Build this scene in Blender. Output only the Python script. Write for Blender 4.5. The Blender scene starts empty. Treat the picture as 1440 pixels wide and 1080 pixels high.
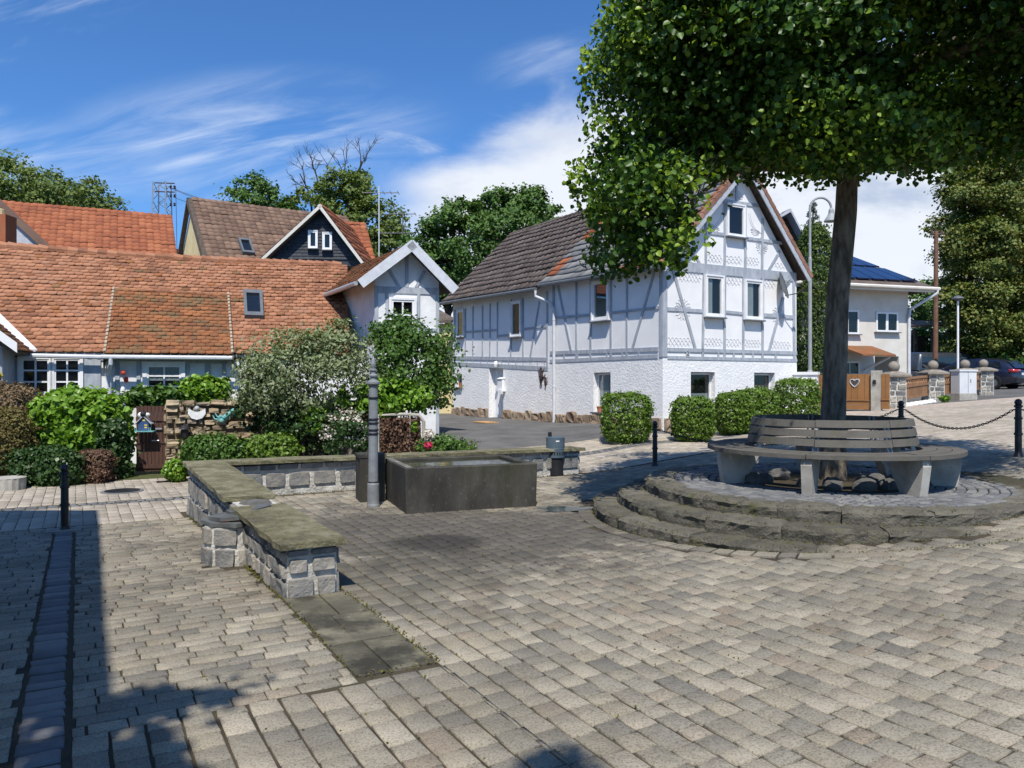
import bpy, math, random
import numpy as np
from math import sin, cos, pi, radians, sqrt, atan2
rng = np.random.default_rng(7); random.seed(7)
scene = bpy.context.scene
F = 1080.0; H = 1.6
A3 = lambda *p: np.array(p, float)
def P(u, v, d): return A3((u-720)/F*d, d, H-(v-540)/F*d)
def ss(a, b, x):
    t = np.clip((np.asarray(x, float)-a)/(b-a), 0, 1); return t*t*(3-2*t)
def nrm(v): v = np.asarray(v, float); return v/np.linalg.norm(v)
# ---------------------------------------------------------------- terrain
W0 = np.array([-1.69, 5.74]); E1 = nrm([-.492, .871]); E2 = nrm([.871, .492])
def AB(x, y): return (x-W0[0])*E1[0]+(y-W0[1])*E1[1], (x-W0[0])*E2[0]+(y-W0[1])*E2[1]
def XY(a, b): return W0[0]+a*E1[0]+b*E2[0], W0[1]+a*E1[1]+b*E2[1]
def sp(t, s=.4): return s*np.logaddexp(0, np.asarray(t, float)/s)
def hz(x, y):
    x = np.clip(np.asarray(x, float), -60, 28); y = np.clip(np.asarray(y, float), -30, 60)
    r = .102*sp(x-1.55)-.062*sp(x-9.5)
    lane = (.33*ss(13.5, 20, y)+.012*np.maximum(0, y-20))*ss(5.2, 2.2, x)*ss(-6, -3, x)
    a, b = AB(x, y)
    wd = .3+np.maximum(0, a-5.7)*1.2
    drop = -.04*np.clip(a, 0, 5.3)*(1-np.clip((b-.03)/wd, 0, 1)**2*(3-2*np.clip((b-.03)/wd, 0, 1)))
    return r+lane+drop
def hq(x, y): return float(hz(x, y))
def G(u, v):
    d = np.linspace(2, 70, 6000); x = (u-720)/F*d; z = H-(v-540)/F*d
    i = int(np.argmax(z <= hz(x, d))); return A3(x[i], d[i], float(hz(x[i], d[i])))
def GD(u, d): x = (u-720)/F*d; return A3(x, d, hq(x, d))
# ---------------------------------------------------------------- objects
COL = scene.collection
ORG = {}
def link(o): COL.objects.link(o); return o
def props(o, label=None, cat=None, group=None, kind=None):
    if label: o['label'] = label
    if cat: o['category'] = cat
    if group: o['group'] = group
    if kind: o['kind'] = kind
    return o
def thing(name, label, cat, loc, group=None):
    o = bpy.data.objects.new(name, None); link(o); o.location = tuple(float(c) for c in loc)
    o.empty_display_size = .2
    ORG[o] = np.array(o.location[:], float); return props(o, label, cat, group)
def np_mesh(name, V, faces, mats, midx=None, smooth=False):
    V = np.asarray(V, np.float32).reshape(-1, 3)
    me = bpy.data.meshes.new(name)
    me.vertices.add(len(V)); me.vertices.foreach_set('co', V.ravel())
    faces = [np.asarray(f, np.int32) for f in faces if len(f)]
    idx = np.concatenate([f.ravel() for f in faces]); tot = np.concatenate([np.full(len(f), f.shape[1], np.int32) for f in faces])
    st = np.concatenate([[0], np.cumsum(tot)[:-1]]).astype(np.int32)
    me.loops.add(len(idx)); me.loops.foreach_set('vertex_index', idx)
    me.polygons.add(len(tot)); me.polygons.foreach_set('loop_start', st); me.polygons.foreach_set('loop_total', tot)
    for m in mats: me.materials.append(m)
    if midx is not None: me.polygons.foreach_set('material_index', np.asarray(midx, np.int32))
    if smooth: me.polygons.foreach_set('use_smooth', np.ones(len(tot), bool))
    me.update(calc_edges=True); me.validate(); return me
def put(name, me, parent=None, org=None):
    """mesh with world vertices -> object whose origin is its parent's base (or org)"""
    o = bpy.data.objects.new(name, me)
    if parent is not None: base = ORG[parent]
    elif org is not None: base = np.asarray(org, float)
    else: base = np.zeros(3)
    n = len(me.vertices); co = np.empty(n*3, np.float32); me.vertices.foreach_get('co', co)
    me.vertices.foreach_set('co', (co.reshape(-1, 3)-base.astype(np.float32)).ravel()); me.update()
    link(o)
    if parent is not None: o.parent = parent
    else: o.location = tuple(base)
    ORG[o] = base; return o
class MB:
    def __init__(s): s.v = []; s.f = []; s.m = []; s.sm = []; s.mi = 0; s.smooth = False
    def add(s, vs, fs):
        k = len(s.v); s.v += [tuple(map(float, v)) for v in vs]
        for f in fs: s.f.append([k+i for i in f]); s.m.append(s.mi); s.sm.append(s.smooth)
    def box(s, c, dx, dy, dz):   # half-axes vectors
        c, dx, dy, dz = map(np.asarray, (c, dx, dy, dz))
        vs = [c+i*dx+j*dy+k*dz for k in (-1, 1) for j in (-1, 1) for i in (-1, 1)]
        s.add(vs, [(0, 2, 3, 1), (4, 5, 7, 6), (0, 1, 5, 4), (2, 6, 7, 3), (0, 4, 6, 2), (1, 3, 7, 5)])
    def abox(s, x0, x1, y0, y1, z0, z1):
        s.box(((x0+x1)/2, (y0+y1)/2, (z0+z1)/2), ((x1-x0)/2, 0, 0), (0, (y1-y0)/2, 0), (0, 0, (z1-z0)/2))
    def prism(s, poly, ext):
        poly = [np.asarray(p, float) for p in poly]; ext = np.asarray(ext, float); n = len(poly)
        s.add(poly+[p+ext for p in poly], [tuple(range(n))[::-1], tuple(range(n, 2*n))]+[(i, (i+1) % n, n+(i+1) % n, n+i) for i in range(n)])
    def quad(s, *p): s.add(p, [tuple(range(len(p)))])
    def tube(s, pts, rad, n=10, cap=True, wob=0):
        pts = [np.asarray(p, float) for p in pts]
        if np.isscalar(rad): rad = [rad]*len(pts)
        vs = []; up = A3(.13, .27, .95) if abs((pts[-1]-pts[0])[2]) < .9*np.linalg.norm(pts[-1]-pts[0]) else A3(1, .1, 0)
        for i, p in enumerate(pts):
            t = nrm(pts[min(i+1, len(pts)-1)]-pts[max(i-1, 0)]); a = nrm(np.cross(up, t)); b = np.cross(t, a)
            for k in range(n):
                w = rad[i]*(1+wob*random.uniform(-1, 1)); vs.append(p+w*(cos(2*pi*k/n)*a+sin(2*pi*k/n)*b))
        fs = [(i*n+k, i*n+(k+1) % n, (i+1)*n+(k+1) % n, (i+1)*n+k) for i in range(len(pts)-1) for k in range(n)]
        if cap: fs += [tuple(range(n))[::-1], tuple(range((len(pts)-1)*n, len(pts)*n))]
        s.add(vs, fs)
    def lathe(s, c, prof, n=20):  # prof [(r,z)]
        c = np.asarray(c, float); vs = []
        for r, z in prof:
            for k in range(n): vs.append(c+A3(r*cos(2*pi*k/n), r*sin(2*pi*k/n), z))
        m = len(prof)
        fs = [(i*n+k, i*n+(k+1) % n, (i+1)*n+(k+1) % n, (i+1)*n+k) for i in range(m-1) for k in range(n)]
        s.add(vs, fs+[tuple(range(n))[::-1], tuple(range((m-1)*n, m*n))])
    def sphere(s, c, r, n=14, m=9, sc=(1, 1, 1)):
        s.lathe_s(c, [(sin(pi*i/m)*r+1e-4, -cos(pi*i/m)*r) for i in range(m+1)], n, sc)
    def lathe_s(s, c, prof, n, sc):
        c = np.asarray(c, float); vs = [c+A3(r*cos(2*pi*k/n)*sc[0], r*sin(2*pi*k/n)*sc[1], z*sc[2]) for r, z in prof for k in range(n)]
        m = len(prof); s.add(vs, [(i*n+k, i*n+(k+1) % n, (i+1)*n+(k+1) % n, (i+1)*n+k) for i in range(m-1) for k in range(n)])
    def build(s, name, mats, parent=None, org=None):
        me = bpy.data.meshes.new(name); me.from_pydata(s.v, [], s.f)
        if not isinstance(mats, (list, tuple)): mats = [mats]
        for m in mats: me.materials.append(m)
        me.polygons.foreach_set('material_index', s.m); me.polygons.foreach_set('use_smooth', s.sm); me.update()
        return put(name, me, parent, org)
class Fr:
    """vertical facade frame: s along, n outward, z up (world z)"""
    def __init__(s, o, sdir, flip=False):
        s.o = np.asarray(o[:2], float); s.s = nrm(sdir); s.n = np.array([s.s[1], -s.s[0]])
        if flip: s.n = -s.n
    def w(s, a, z, n=0): q = s.o+a*s.s+n*s.n; return A3(q[0], q[1], z)
    def pt(s, u, v, n=0):
        k = (u-720)/F; o = s.o+n*s.n
        t = (k*o[1]-o[0])/(s.s[0]-k*s.s[1]); d = o[1]+t*s.s[1]
        return t, H-(v-540)/F*d
    def d(s, a): return s.o[1]+a*s.s[1]
def fbox(mb, f, s0, s1, z0, z1, n0, n1):
    mb.box(f.w((s0+s1)/2, (z0+z1)/2, (n0+n1)/2), np.append(f.s*(s1-s0)/2, 0), np.append(f.n*(n1-n0)/2, 0), (0, 0, (z1-z0)/2))
def beam(mb, f, p, q, w, n1=.028, n0=-.03):
    p = np.array(p); q = np.array(q); t = nrm(q-p); k = np.array([-t[1], t[0]])*w/2
    n1 = n1+random.uniform(-.0025, .0025)
    mb.prism([f.w(*(p-k), n0), f.w(*(q-k), n0), f.w(*(q+k), n0), f.w(*(p+k), n0)], np.append(f.n*(n1-n0), 0))
def B(mb, f, u0, v0, u1, v1, wpx, n1=.028):
    p = f.pt(u0, v0); q = f.pt(u1, v1); beam(mb, f, p, q, wpx*f.d((p[0]+q[0])/2)/F, n1)
def wall(mb, f, s0, s1, z0, z1, holes=(), depth=.2, n=0):
    S = sorted({s0, s1, *[h[0] for h in holes], *[h[1] for h in holes]}); Z = sorted({z0, z1, *[h[2] for h in holes], *[h[3] for h in holes]})
    for i in range(len(S)-1):
        for j in range(len(Z)-1):
            cs, cz = (S[i]+S[i+1])/2, (Z[j]+Z[j+1])/2
            if any(h[0] < cs < h[1] and h[2] < cz < h[3] for h in holes): continue
            mb.quad(f.w(S[i], Z[j], n), f.w(S[i+1], Z[j], n), f.w(S[i+1], Z[j+1], n), f.w(S[i], Z[j+1], n))
    for a, b, c, d in holes:
        for p, q in (((a, c), (b, c)), ((b, c), (b, d)), ((b, d), (a, d)), ((a, d), (a, c))):
            mb.quad(f.w(*p, n), f.w(*q, n), f.w(*q, n-depth), f.w(*p, n-depth))
# ---------------------------------------------------------------- materials
MT = {}
class NT:
    def __init__(s, m): m.use_nodes = True; s.t = m.node_tree; s.t.nodes.clear()
    def n(s, typ, ins=None, **pr):
        x = s.t.nodes.new('ShaderNode'+typ)
        for k, v in pr.items(): setattr(x, k, v)
        for k, v in (ins or {}).items(): s.set(x.inputs[k], v)
        return x
    def set(s, sock, v):
        if hasattr(v, 'bl_rna') and v.bl_rna.identifier.startswith('NodeSocket'): s.t.links.new(v, sock)
        elif hasattr(v, 'outputs'): s.t.links.new(v.outputs[0], sock)
        else:
            if isinstance(v, (tuple, list)) and len(v) == 3 and sock.type == 'RGBA': v = (*v, 1)
            sock.default_value = v
    def m(s, op, a, b=0, c=0):
        x = s.n('Math', operation=op); s.set(x.inputs[0], a); s.set(x.inputs[1], b); s.set(x.inputs[2], c); return x.outputs[0]
    def ramp(s, fac, stops):
        r = s.n('ValToRGB', {0: fac}); cr = r.color_ramp; k = len(stops)
        stops = [(st if len(st) == 2 else (i/(k-1), st)) for i, st in enumerate(stops)]
        while len(cr.elements) < k: cr.elements.new(.5)
        for e, (p, c) in zip(cr.elements, stops): e.position = p; e.color = (*c, 1)
        return r.outputs[0]
    def noise(s, vec, scale, detail=5, rough=.6, dist=0):
        x = s.n('TexNoise', {'Scale': scale, 'Detail': detail, 'Roughness': rough, 'Distortion': dist}); s.t.links.new(vec, x.inputs['Vector']); return x.outputs['Fac']
    def mix(s, fac, a, b, mode='MIX'):
        x = s.n('Mix', data_type='RGBA', blend_type=mode); s.set(x.inputs[0], fac); s.set(x.inputs[6], a); s.set(x.inputs[7], b); return x.outputs[2]
    def smooth(s, v, lo, hi):
        x = s.n('MapRange', {0: v, 1: lo, 2: hi}, interpolation_type='SMOOTHSTEP'); return x.outputs[0]
def M(name, stops, rough=.85, scale=5., isl=0., bump=0., bscale=60., spec=.3, blot=None, metal=0., bd=.01, stretch=None, bdet=6, extra=None, leaf=0., coat=0.):
    m = bpy.data.materials.new(name); MT[name] = m; t = NT(m)
    vec = t.n('TexCoord').outputs['Object']
    if extra == 'world': vec = t.n('NewGeometry').outputs['Position']
    if stretch: vec = t.n('Mapping', {0: vec, 3: stretch}).outputs[0]
    nz = t.noise(vec, scale)
    nz = t.smooth(nz, .28, .72)
    fac = nz
    if isl > 0:
        ri = t.n('NewGeometry').outputs['Random Per Island']
        fac = t.m('ADD', t.m('MULTIPLY', ri, isl), t.m('MULTIPLY', nz, 1-isl))
    col = t.ramp(fac, stops)
    for b in (blot or []):
        c, sc, lo, hi, am = b
        k = t.m('MULTIPLY', t.smooth(t.noise(vec, sc, 7, .65), lo, hi), am); col = t.mix(k, col, c)
    bs = t.n('BsdfPrincipled', {'Base Color': col, 'Roughness': rough, 'Metallic': metal, 'Specular IOR Level': spec})
    if coat: bs.inputs['Coat Weight'].default_value = coat; bs.inputs['Coat Roughness'].default_value = .05
    if bump > 0:
        bp = t.n('Bump', {'Strength': bump, 'Distance': bd, 'Height': t.noise(vec, bscale, bdet, .65)}); t.set(bs.inputs['Normal'], bp)
    sh = bs
    if leaf > 0:
        tr = t.n('BsdfTranslucent', {'Color': t.mix(1.0, col, (1.0, 1.0, .35), 'MULTIPLY')}); sh = t.n('MixShader', {0: leaf}); t.set(sh.inputs[1], bs); t.set(sh.inputs[2], tr)
    o = t.n('OutputMaterial'); t.t.links.new(sh.outputs[0], o.inputs[0]); return m
def leafmat(name, stops, rough=.45, tr=.3, spec=.35): return M(name, stops, rough, .5, isl=.75, spec=spec, leaf=tr)
# stones and paving
m_joint = M('joint_soil', [(.03, .025, .016), (.065, .052, .034), (.045, .046, .02)], .95, 1.3, bump=.6, bscale=70)
m_lime = M('lime_mortar', [(.42, .4, .35), (.68, .66, .6)], .95, 7, bump=1., bscale=30, bd=.03, blot=[((.1, .095, .075), 3, .5, .75, .7)])
m_basalt = M('basalt_block', [(.1, .102, .106), (.19, .187, .18), (.31, .285, .24), (.42, .39, .335)], .85, 6, isl=.6, bump=.9, bscale=30, bd=.02, blot=[((.42, .4, .35), 8, .6, .75, .6), ((.06, .065, .03), 4, .58, .75, .5)])
m_field = M('field_stone', [(.15, .11, .07), (.28, .215, .135), (.4, .32, .21), (.2, .17, .14)], .9, 5, isl=.7, bump=.9, bscale=25, bd=.02, blot=[((.4, .36, .28), 9, .62, .8, .5)])
m_plinth = M('plinth_stone', [(.14, .1, .07), (.27, .2, .14), (.36, .3, .22)], .9, 5, isl=.6, bump=.9, bscale=20, bd=.03, blot=[((.06, .05, .04), 5, .55, .75, .6)])
m_mossslab = M('mossy_slab', [(.1, .092, .055), (.185, .168, .095), (.27, .25, .165)], .95, 3.5, bump=1., bscale=38, bd=.03, bdet=8, blot=[((.28, .265, .2), 30, .52, .66, .6), ((.035, .033, .022), 16, .54, .7, .7), ((.1, .1, .03), 5, .5, .7, .5)])
m_slate = M('slate_slab', [(.07, .075, .075), (.13, .135, .13)], .7, 6, bump=.7, bscale=30, blot=[((.2, .1, .07), 5, .6, .72, .6)])
m_step = M('step_basalt', [(.075, .07, .052), (.15, .138, .108), (.24, .222, .178)], .92, 5, isl=.45, bump=1, bscale=45, bd=.035, bdet=9, blot=[((.08, .082, .022), 5, .52, .68, .75), ((.045, .036, .026), 13, .54, .7, .55), ((.24, .215, .165), 40, .56, .7, .55), ((.3, .28, .24), 14, .62, .78, .5)])
m_steptop = M('step_top_stone', [(.13, .122, .105), (.24, .225, .19), (.17, .165, .155)], .92, 5, isl=.6, bump=.9, bscale=30, bd=.02, blot=[((.1, .1, .035), 4, .52, .7, .7)])
m_cobble = M('basalt_cobble', [(.09, .092, .096), (.15, .152, .155), (.22, .215, .2)], .75, 8, isl=.75, bump=.6, bscale=40)
m_conc = M('weathered_concrete', [(.3, .28, .24), (.46, .44, .39)], .9, 4, bump=.4, bscale=60, blot=[((.14, .14, .1), 5, .55, .8, .6)])
m_trough = M('trough_concrete', [(.027, .025, .021), (.048, .044, .036), (.078, .072, .06)], .7, 3.2, bump=.6, bscale=40, stretch=(1, 1, .45), blot=[((.2, .195, .175), 30, .62, .7, .55), ((.04, .042, .018), 2, .5, .7, .6)])
m_troughrim = M('trough_rim', [(.2, .19, .16), (.1, .095, .08), (.3, .29, .25)], .85, 12, bump=.5, bscale=50)
m_asph = M('asphalt', [(.085, .083, .08), (.145, .14, .133)], .95, 1.2, bump=.9, bscale=55, bd=.015, blot=[((.27, .26, .24), 38, .56, .7, .65), ((.05, .048, .046), 30, .58, .7, .6)], extra='world')
# walls
m_plw = M('rough_white_plaster', [(.76, .755, .745), (.84, .835, .82)], .9, 2.2, bump=.75, bscale=16, bd=.03, bdet=3)
m_plb = M('smooth_white_plaster', [(.74, .735, .73), (.82, .815, .805)], .9, 1.5, bump=.35, bscale=30)
m_plc = M('cottage_plaster', [(.66, .66, .66), (.8, .8, .79)], .9, 3, bump=.6, bscale=25, blot=[((.35, .34, .32), 6, .62, .8, .3)])
m_timb = M('grey_blue_timber', [(.29, .32, .36), (.42, .45, .49)], .75, 9, bump=.7, bscale=40, stretch=(1, 1, .3), blot=[((.24, .26, .29), 14, .58, .75, .5)])
m_orn = M('scratch_plaster_line', [(.5, .505, .52), (.6, .605, .62)], .9, 5)
m_cream = M('cream_plaster', [(.62, .5, .26), (.72, .6, .33)], .9, 2, bump=.3, bscale=20)
m_beige = M('beige_plaster', [(.58, .545, .48), (.66, .63, .57)], .9, 2, bump=.3, bscale=20)
m_wwood = M('white_painted_wood', [(.72, .72, .72), (.82, .82, .82)], .5, 3, bump=.1, bscale=20)
m_gwood = M('grey_board', [(.36, .38, .41), (.47, .49, .52)], .7, 8, bump=.2, bscale=25)
m_dwood = M('dark_roof_wood', [(.06, .045, .035), (.11, .085, .065)], .85, 8, bump=.4, bscale=25)
m_bwood = M('brown_gate_wood', [(.06, .03, .022), (.1, .05, .036)], .65, 5, bump=.4, bscale=30, stretch=(8, 8, .6))
m_owood = M('orange_stained_wood', [(.2, .095, .035), (.33, .16, .06)], .6, 4, isl=.5, bump=.3, bscale=25)
m_fwood = M('rustic_fence_wood', [(.19, .1, .05), (.33, .18, .09)], .8, 5, isl=.6, bump=.4, bscale=25)
m_bench = M('weathered_bench_wood', [(.06, .055, .047), (.12, .111, .096), (.092, .087, .078)], .85, 4, isl=.5, bump=.7, bscale=40, bd=.008, blot=[((.09, .088, .045), 5, .52, .7, .6)])
m_pole = M('pole_wood', [(.13, .065, .04), (.2, .11, .07)], .85, 4, bump=.4, bscale=20)
# roofs
m_tile = M('terracotta_tile', [(.17, .074, .042), (.28, .122, .064), (.385, .178, .096), (.28, .148, .094)], .8, .9, isl=.62, bump=.5, bscale=40, blot=[((.17, .085, .05), 1.2, .5, .72, .55), ((.14, .12, .1), 9, .62, .78, .35)])
m_tileb = M('mossy_brown_tile', [(.13, .055, .028), (.24, .095, .04), (.36, .14, .055)], .85, 1.4, isl=.55, bump=.5, bscale=40, blot=[((.13, .11, .055), 2.2, .45, .68, .75), ((.3, .26, .2), 24, .66, .76, .5)])
m_tiled = M('dark_concrete_tile', [(.06, .046, .04), (.115, .09, .076), (.16, .13, .112)], .85, 2, isl=.5, bump=.5, bscale=30, blot=[((.17, .155, .14), 5, .58, .8, .4)])
m_tileg = M('grey_slate_tile', [(.13, .13, .125), (.22, .215, .205), (.29, .28, .265)], .85, 2, isl=.7, bump=.5, bscale=30, blot=[((.08, .07, .065), 3, .55, .75, .5)])
m_tiler = M('red_pantile', [(.2, .062, .03), (.3, .095, .042), (.38, .135, .06)], .8, 1, isl=.6, bump=.4, bscale=30, blot=[((.14, .07, .045), 2.5, .55, .75, .5)])
m_clay = M('weathered_clay_verge', [(.17, .085, .055), (.27, .14, .095), (.34, .19, .135)], .85, 4, isl=.7, bump=.4, bscale=30)
m_tilebr = M('brown_pantile', [(.1, .062, .045), (.17, .105, .072), (.25, .16, .11)], .85, 1, isl=.6, bump=.4, bscale=30, blot=[((.3, .24, .18), 12, .64, .76, .5)])
m_deck = M('roof_deck', [(.05, .035, .025), (.09, .06, .045)], .9, 5)
m_vergew = M('pale_verge_tile', [(.34, .26, .18), (.46, .37, .27)], .8, 8, isl=.5)
m_shingle = M('dark_slate_shingle', [(.02, .023, .03), (.05, .055, .066)], .6, 4, isl=.6)
m_solar = M('solar_cell', [(.006, .013, .05), (.012, .025, .08)], .12, 3, spec=.6)
# metals, glass, misc
m_zinc = M('zinc', [(.42, .44, .46), (.52, .54, .56)], .4, 6, metal=.4)
m_zincw = M('pale_zinc_pipe', [(.52, .54, .57), (.63, .65, .68)], .5, 6)
m_iron = M('black_iron', [(.008, .008, .009), (.018, .018, .02)], .45, 8, spec=.5, bump=.1, bscale=40)
m_capst = M('weathered_cap_stone', [(.17, .15, .125), (.28, .25, .205)], .9, 5, bump=.5, bscale=40)
m_rust = M('rusty_chain', [(.035, .022, .018), (.07, .04, .03)], .7, 20)
m_cast = M('grey_cast_iron', [(.16, .168, .175), (.235, .245, .255)], .5, 7, spec=.5, bump=.25, bscale=35, blot=[((.3, .3, .29), 8, .6, .8, .35)])
m_bin = M('blue_grey_steel', [(.055, .085, .11), (.085, .12, .145)], .5, 6, spec=.5)
m_black = M('black_plastic', [(.012, .012, .013), (.022, .022, .024)], .6, 6)
m_alu = M('galvanised_steel', [(.42, .43, .44), (.55, .56, .57)], .4, 8, metal=.6)
m_dgrey = M('dark_grey_frame', [(.1, .11, .12), (.14, .15, .16)], .5, 6)
m_lampgrey = M('lamp_paint', [(.26, .28, .28), (.33, .35, .35)], .5, 6)
m_cab = M('cabinet_plastic', [(.55, .57, .58), (.63, .65, .66)], .5, 3)
m_bark = M('furrowed_bark', [(.07, .058, .043), (.17, .142, .108), (.27, .235, .185)], .95, 12, bump=1., bscale=26, bd=.05, stretch=(1, 1, .3), bdet=8, blot=[((.26, .25, .2), 3, .62, .75, .4)])
m_barkd = M('dark_bark', [(.04, .032, .025), (.09, .075, .06)], .95, 5, bump=.8, bscale=15, bd=.03)
m_rock = M('loose_rock', [(.05, .05, .05), (.11, .108, .102), (.18, .172, .158)], .9, 5, isl=.5, bump=1, bscale=14, bd=.03)
m_terra = M('terracotta_pot', [(.4, .15, .08), (.5, .2, .11)], .8, 6)
m_mat = M('coir_mat', [(.42, .24, .1), (.55, .33, .15)], .95, 20, bump=.6, bscale=90)
m_curt = M('net_curtain', [(.42, .45, .44), (.6, .63, .62)], .9, 9, stretch=(6, 6, .6))
m_curd = M('dark_curtain', [(.05, .055, .055), (.13, .14, .14)], .9, 9, stretch=(6, 6, .6))
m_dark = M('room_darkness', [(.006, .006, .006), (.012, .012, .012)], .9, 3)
m_blue = M('blue_paint', [(.03, .07, .17), (.05, .1, .22)], .6, 8)
m_teal = M('teal_glaze', [(.1, .33, .33), (.25, .5, .48)], .35, 14)
m_white = M('white_glaze', [(.6, .62, .6), (.8, .8, .78)], .5, 14, blot=[((.25, .27, .27), 30, .55, .7, .6)])
m_red = M('red_paint', [(.5, .05, .03), (.6, .09, .05)], .6, 8)
m_yel = M('yellow_petal', [(.6, .45, .04), (.7, .55, .1)], .7, 8)
m_pink = M('crimson_petal', [(.5, .02, .07), (.65, .06, .14)], .6, 8)
m_carb = M('dark_blue_car_paint', [(.006, .008, .022), (.009, .012, .03)], .25, 3, spec=.6, coat=1)
m_carg = M('dark_grey_van_paint', [(.03, .035, .042), (.045, .05, .058)], .3, 3, spec=.6, coat=.8)
m_carglass = M('tinted_car_glass', [(.008, .01, .012), (.012, .015, .018)], .04, 3, spec=.9)
m_tail = M('tail_light_red', [(.35, .008, .012), (.5, .02, .02)], .2, 10, spec=.7, coat=1)
m_rubber = M('tyre_rubber', [(.012, .012, .012), (.02, .02, .02)], .9, 10)
m_water = M('dark_water', [(.014, .02, .008), (.03, .035, .016)], .04, 3, spec=.6, bump=.12, bscale=5, bd=.02)
m_log = M('split_log', [(.3, .2, .11), (.5, .38, .23)], .9, 8, isl=.7)
def glassmat():
    m = bpy.data.materials.new('window_glass'); t = NT(m)
    a = t.n('BsdfTransparent', {0: (.62, .66, .66)}); g = t.n('BsdfGlossy', {0: (.9, .93, .95), 'Roughness': .02})
    lw = t.n('Fresnel', {0: 1.5}); f = t.m('MINIMUM', t.m('ADD', t.m('MULTIPLY', lw.outputs[0], .9), .02), .2)
    x = t.n('MixShader', {0: f}); t.set(x.inputs[1], a); t.set(x.inputs[2], g); o = t.n('OutputMaterial'); t.t.links.new(x.outputs[0], o.inputs[0]); return m
m_glass = glassmat()
def pavermat(name, stops, dark, wet=True):
    m = bpy.data.materials.new(name); t = NT(m)
    pos = t.n('NewGeometry'); vec = pos.outputs['Position']; ri = pos.outputs['Random Per Island']
    col = t.ramp(ri, stops)
    big = t.smooth(t.noise(vec, .45, 6, .65), .4, .68); mid = t.smooth(t.noise(vec, 2.6, 6, .7), .38, .7)
    col = t.mix(t.m('MULTIPLY', big, .5), col, dark)
    col = t.mix(t.m('MULTIPLY', mid, .38), col, dark)
    fine = t.noise(vec, 85, 4, .75); spk = t.smooth(fine, .33, .66)
    col = t.mix(1., col, t.ramp(spk, [(.5, .48, .45), (.92, .92, .92), (1.0, 1.0, 1.0)]), 'MULTIPLY')
    moss = t.smooth(t.noise(vec, 1.1, 7, .7), .58, .74)
    col = t.mix(t.m('MULTIPLY', moss, .35), col, (.1, .095, .045))
    rough = .85
    if wet:
        def blob(cx, cy, rx, ry, nz):
            d = t.n('VectorMath', {0: vec, 1: (cx, cy, 0)}, operation='SUBTRACT'); d2 = t.n('VectorMath', {0: d.outputs[0], 1: (1/rx, 1/ry, 0)}, operation='MULTIPLY')
            L = t.n('VectorMath', {0: d2.outputs[0]}, operation='LENGTH').outputs['Value']
            return t.smooth(t.m('ADD', L, t.m('MULTIPLY', t.m('SUBTRACT', t.noise(vec, 1.6, 6, .7), .5), nz)), 1.15, .55)
        st = blob(-.6, 8.4, 3.0, 2.1, 2.4); col = t.mix(t.m('MULTIPLY', st, .74), col, (.06, .055, .048))
        s2 = blob(-.75, 7.75, .55, .5, 1.2); col = t.mix(t.m('MULTIPLY', s2, .75), col, (.028, .026, .022))
        s3 = blob(-.9, 6.4, 1.2, 1.2, 2.4); col = t.mix(t.m('MULTIPLY', s3, .55), col, (.07, .065, .05))
    bs = t.n('BsdfPrincipled', {'Base Color': col, 'Roughness': rough, 'Specular IOR Level': .25})
    h = t.m('ADD', t.m('MULTIPLY', fine, .5), t.noise(vec, 22, 4, .6))
    bp = t.n('Bump', {'Strength': .8, 'Distance': .012, 'Height': h}); t.set(bs.inputs['Normal'], bp)
    o = t.n('OutputMaterial'); t.t.links.new(bs.outputs[0], o.inputs[0]); return m
m_pav = pavermat('granite_paver', [(.205, .192, .162), (.31, .28, .22), (.39, .35, .27), (.258, .24, .196), (.35, .308, .228), (.44, .395, .31), (.29, .238, .178)], (.125, .112, .087))
m_road = pavermat('street_paver', [(.36, .32, .255), (.46, .405, .325), (.54, .48, .395)], (.25, .215, .17), wet=False)
m_grass = M('grass_soil', [(.03, .045, .012), (.07, .085, .025), (.08, .065, .035)], .95, 1.5, bump=.6, bscale=50)
# leaves
l_linden = leafmat('linden_leaf', [(.028, .072, .007), (.052, .118, .013), (.09, .175, .02)], .42, .3, .35)
l_linden_lit = leafmat('sunlit_linden_leaf', [(.17, .28, .025), (.27, .41, .04), (.38, .52, .08)], .4, .42, .4)  # brighter copy of the linden leaf, sunlight on the tufts put into its colour
l_bright = leafmat('bright_leaf', [(.09, .2, .015), (.17, .32, .03), (.28, .42, .07)], .4, .3)
l_mid = leafmat('mid_leaf', [(.045, .1, .018), (.085, .17, .03), (.14, .24, .05)], .45, .3)
l_dark = leafmat('dark_leaf', [(.018, .048, .012), (.04, .085, .02), (.075, .13, .04)], .4, .22)
l_silver = leafmat('silver_leaf', [(.12, .16, .065), (.22, .27, .135), (.4, .43, .28)], .6, .25, .15)
l_box = leafmat('clipped_hedge_leaf', [(.055, .115, .014), (.115, .2, .024), (.2, .3, .045)], .45, .25)
l_brown = leafmat('brown_hedge_leaf', [(.1, .065, .035), (.19, .13, .07), (.26, .19, .1)], .7, .15)
l_olive = leafmat('olive_hedge_leaf', [(.09, .07, .025), (.16, .13, .04), (.22, .2, .06)], .7, .2)
l_rust = leafmat('dry_vine_leaf', [(.08, .045, .03), (.15, .085, .055), (.22, .13, .08)], .7, .15)
l_far = leafmat('far_tree_leaf', [(.045, .1, .02), (.085, .165, .033), (.14, .23, .055)], .6, .25)
l_far2 = leafmat('far_light_leaf', [(.085, .135, .028), (.15, .205, .048), (.22, .28, .085)], .6, .3)
l_thuja = leafmat('thuja_spray', [(.03, .062, .010), (.075, .125, .02), (.12, .165, .03)], .6, .15)
l_spruce = leafmat('blue_spruce_needle', [(.04, .065, .05), (.08, .11, .09), (.12, .15, .12)], .6, .1)
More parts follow.
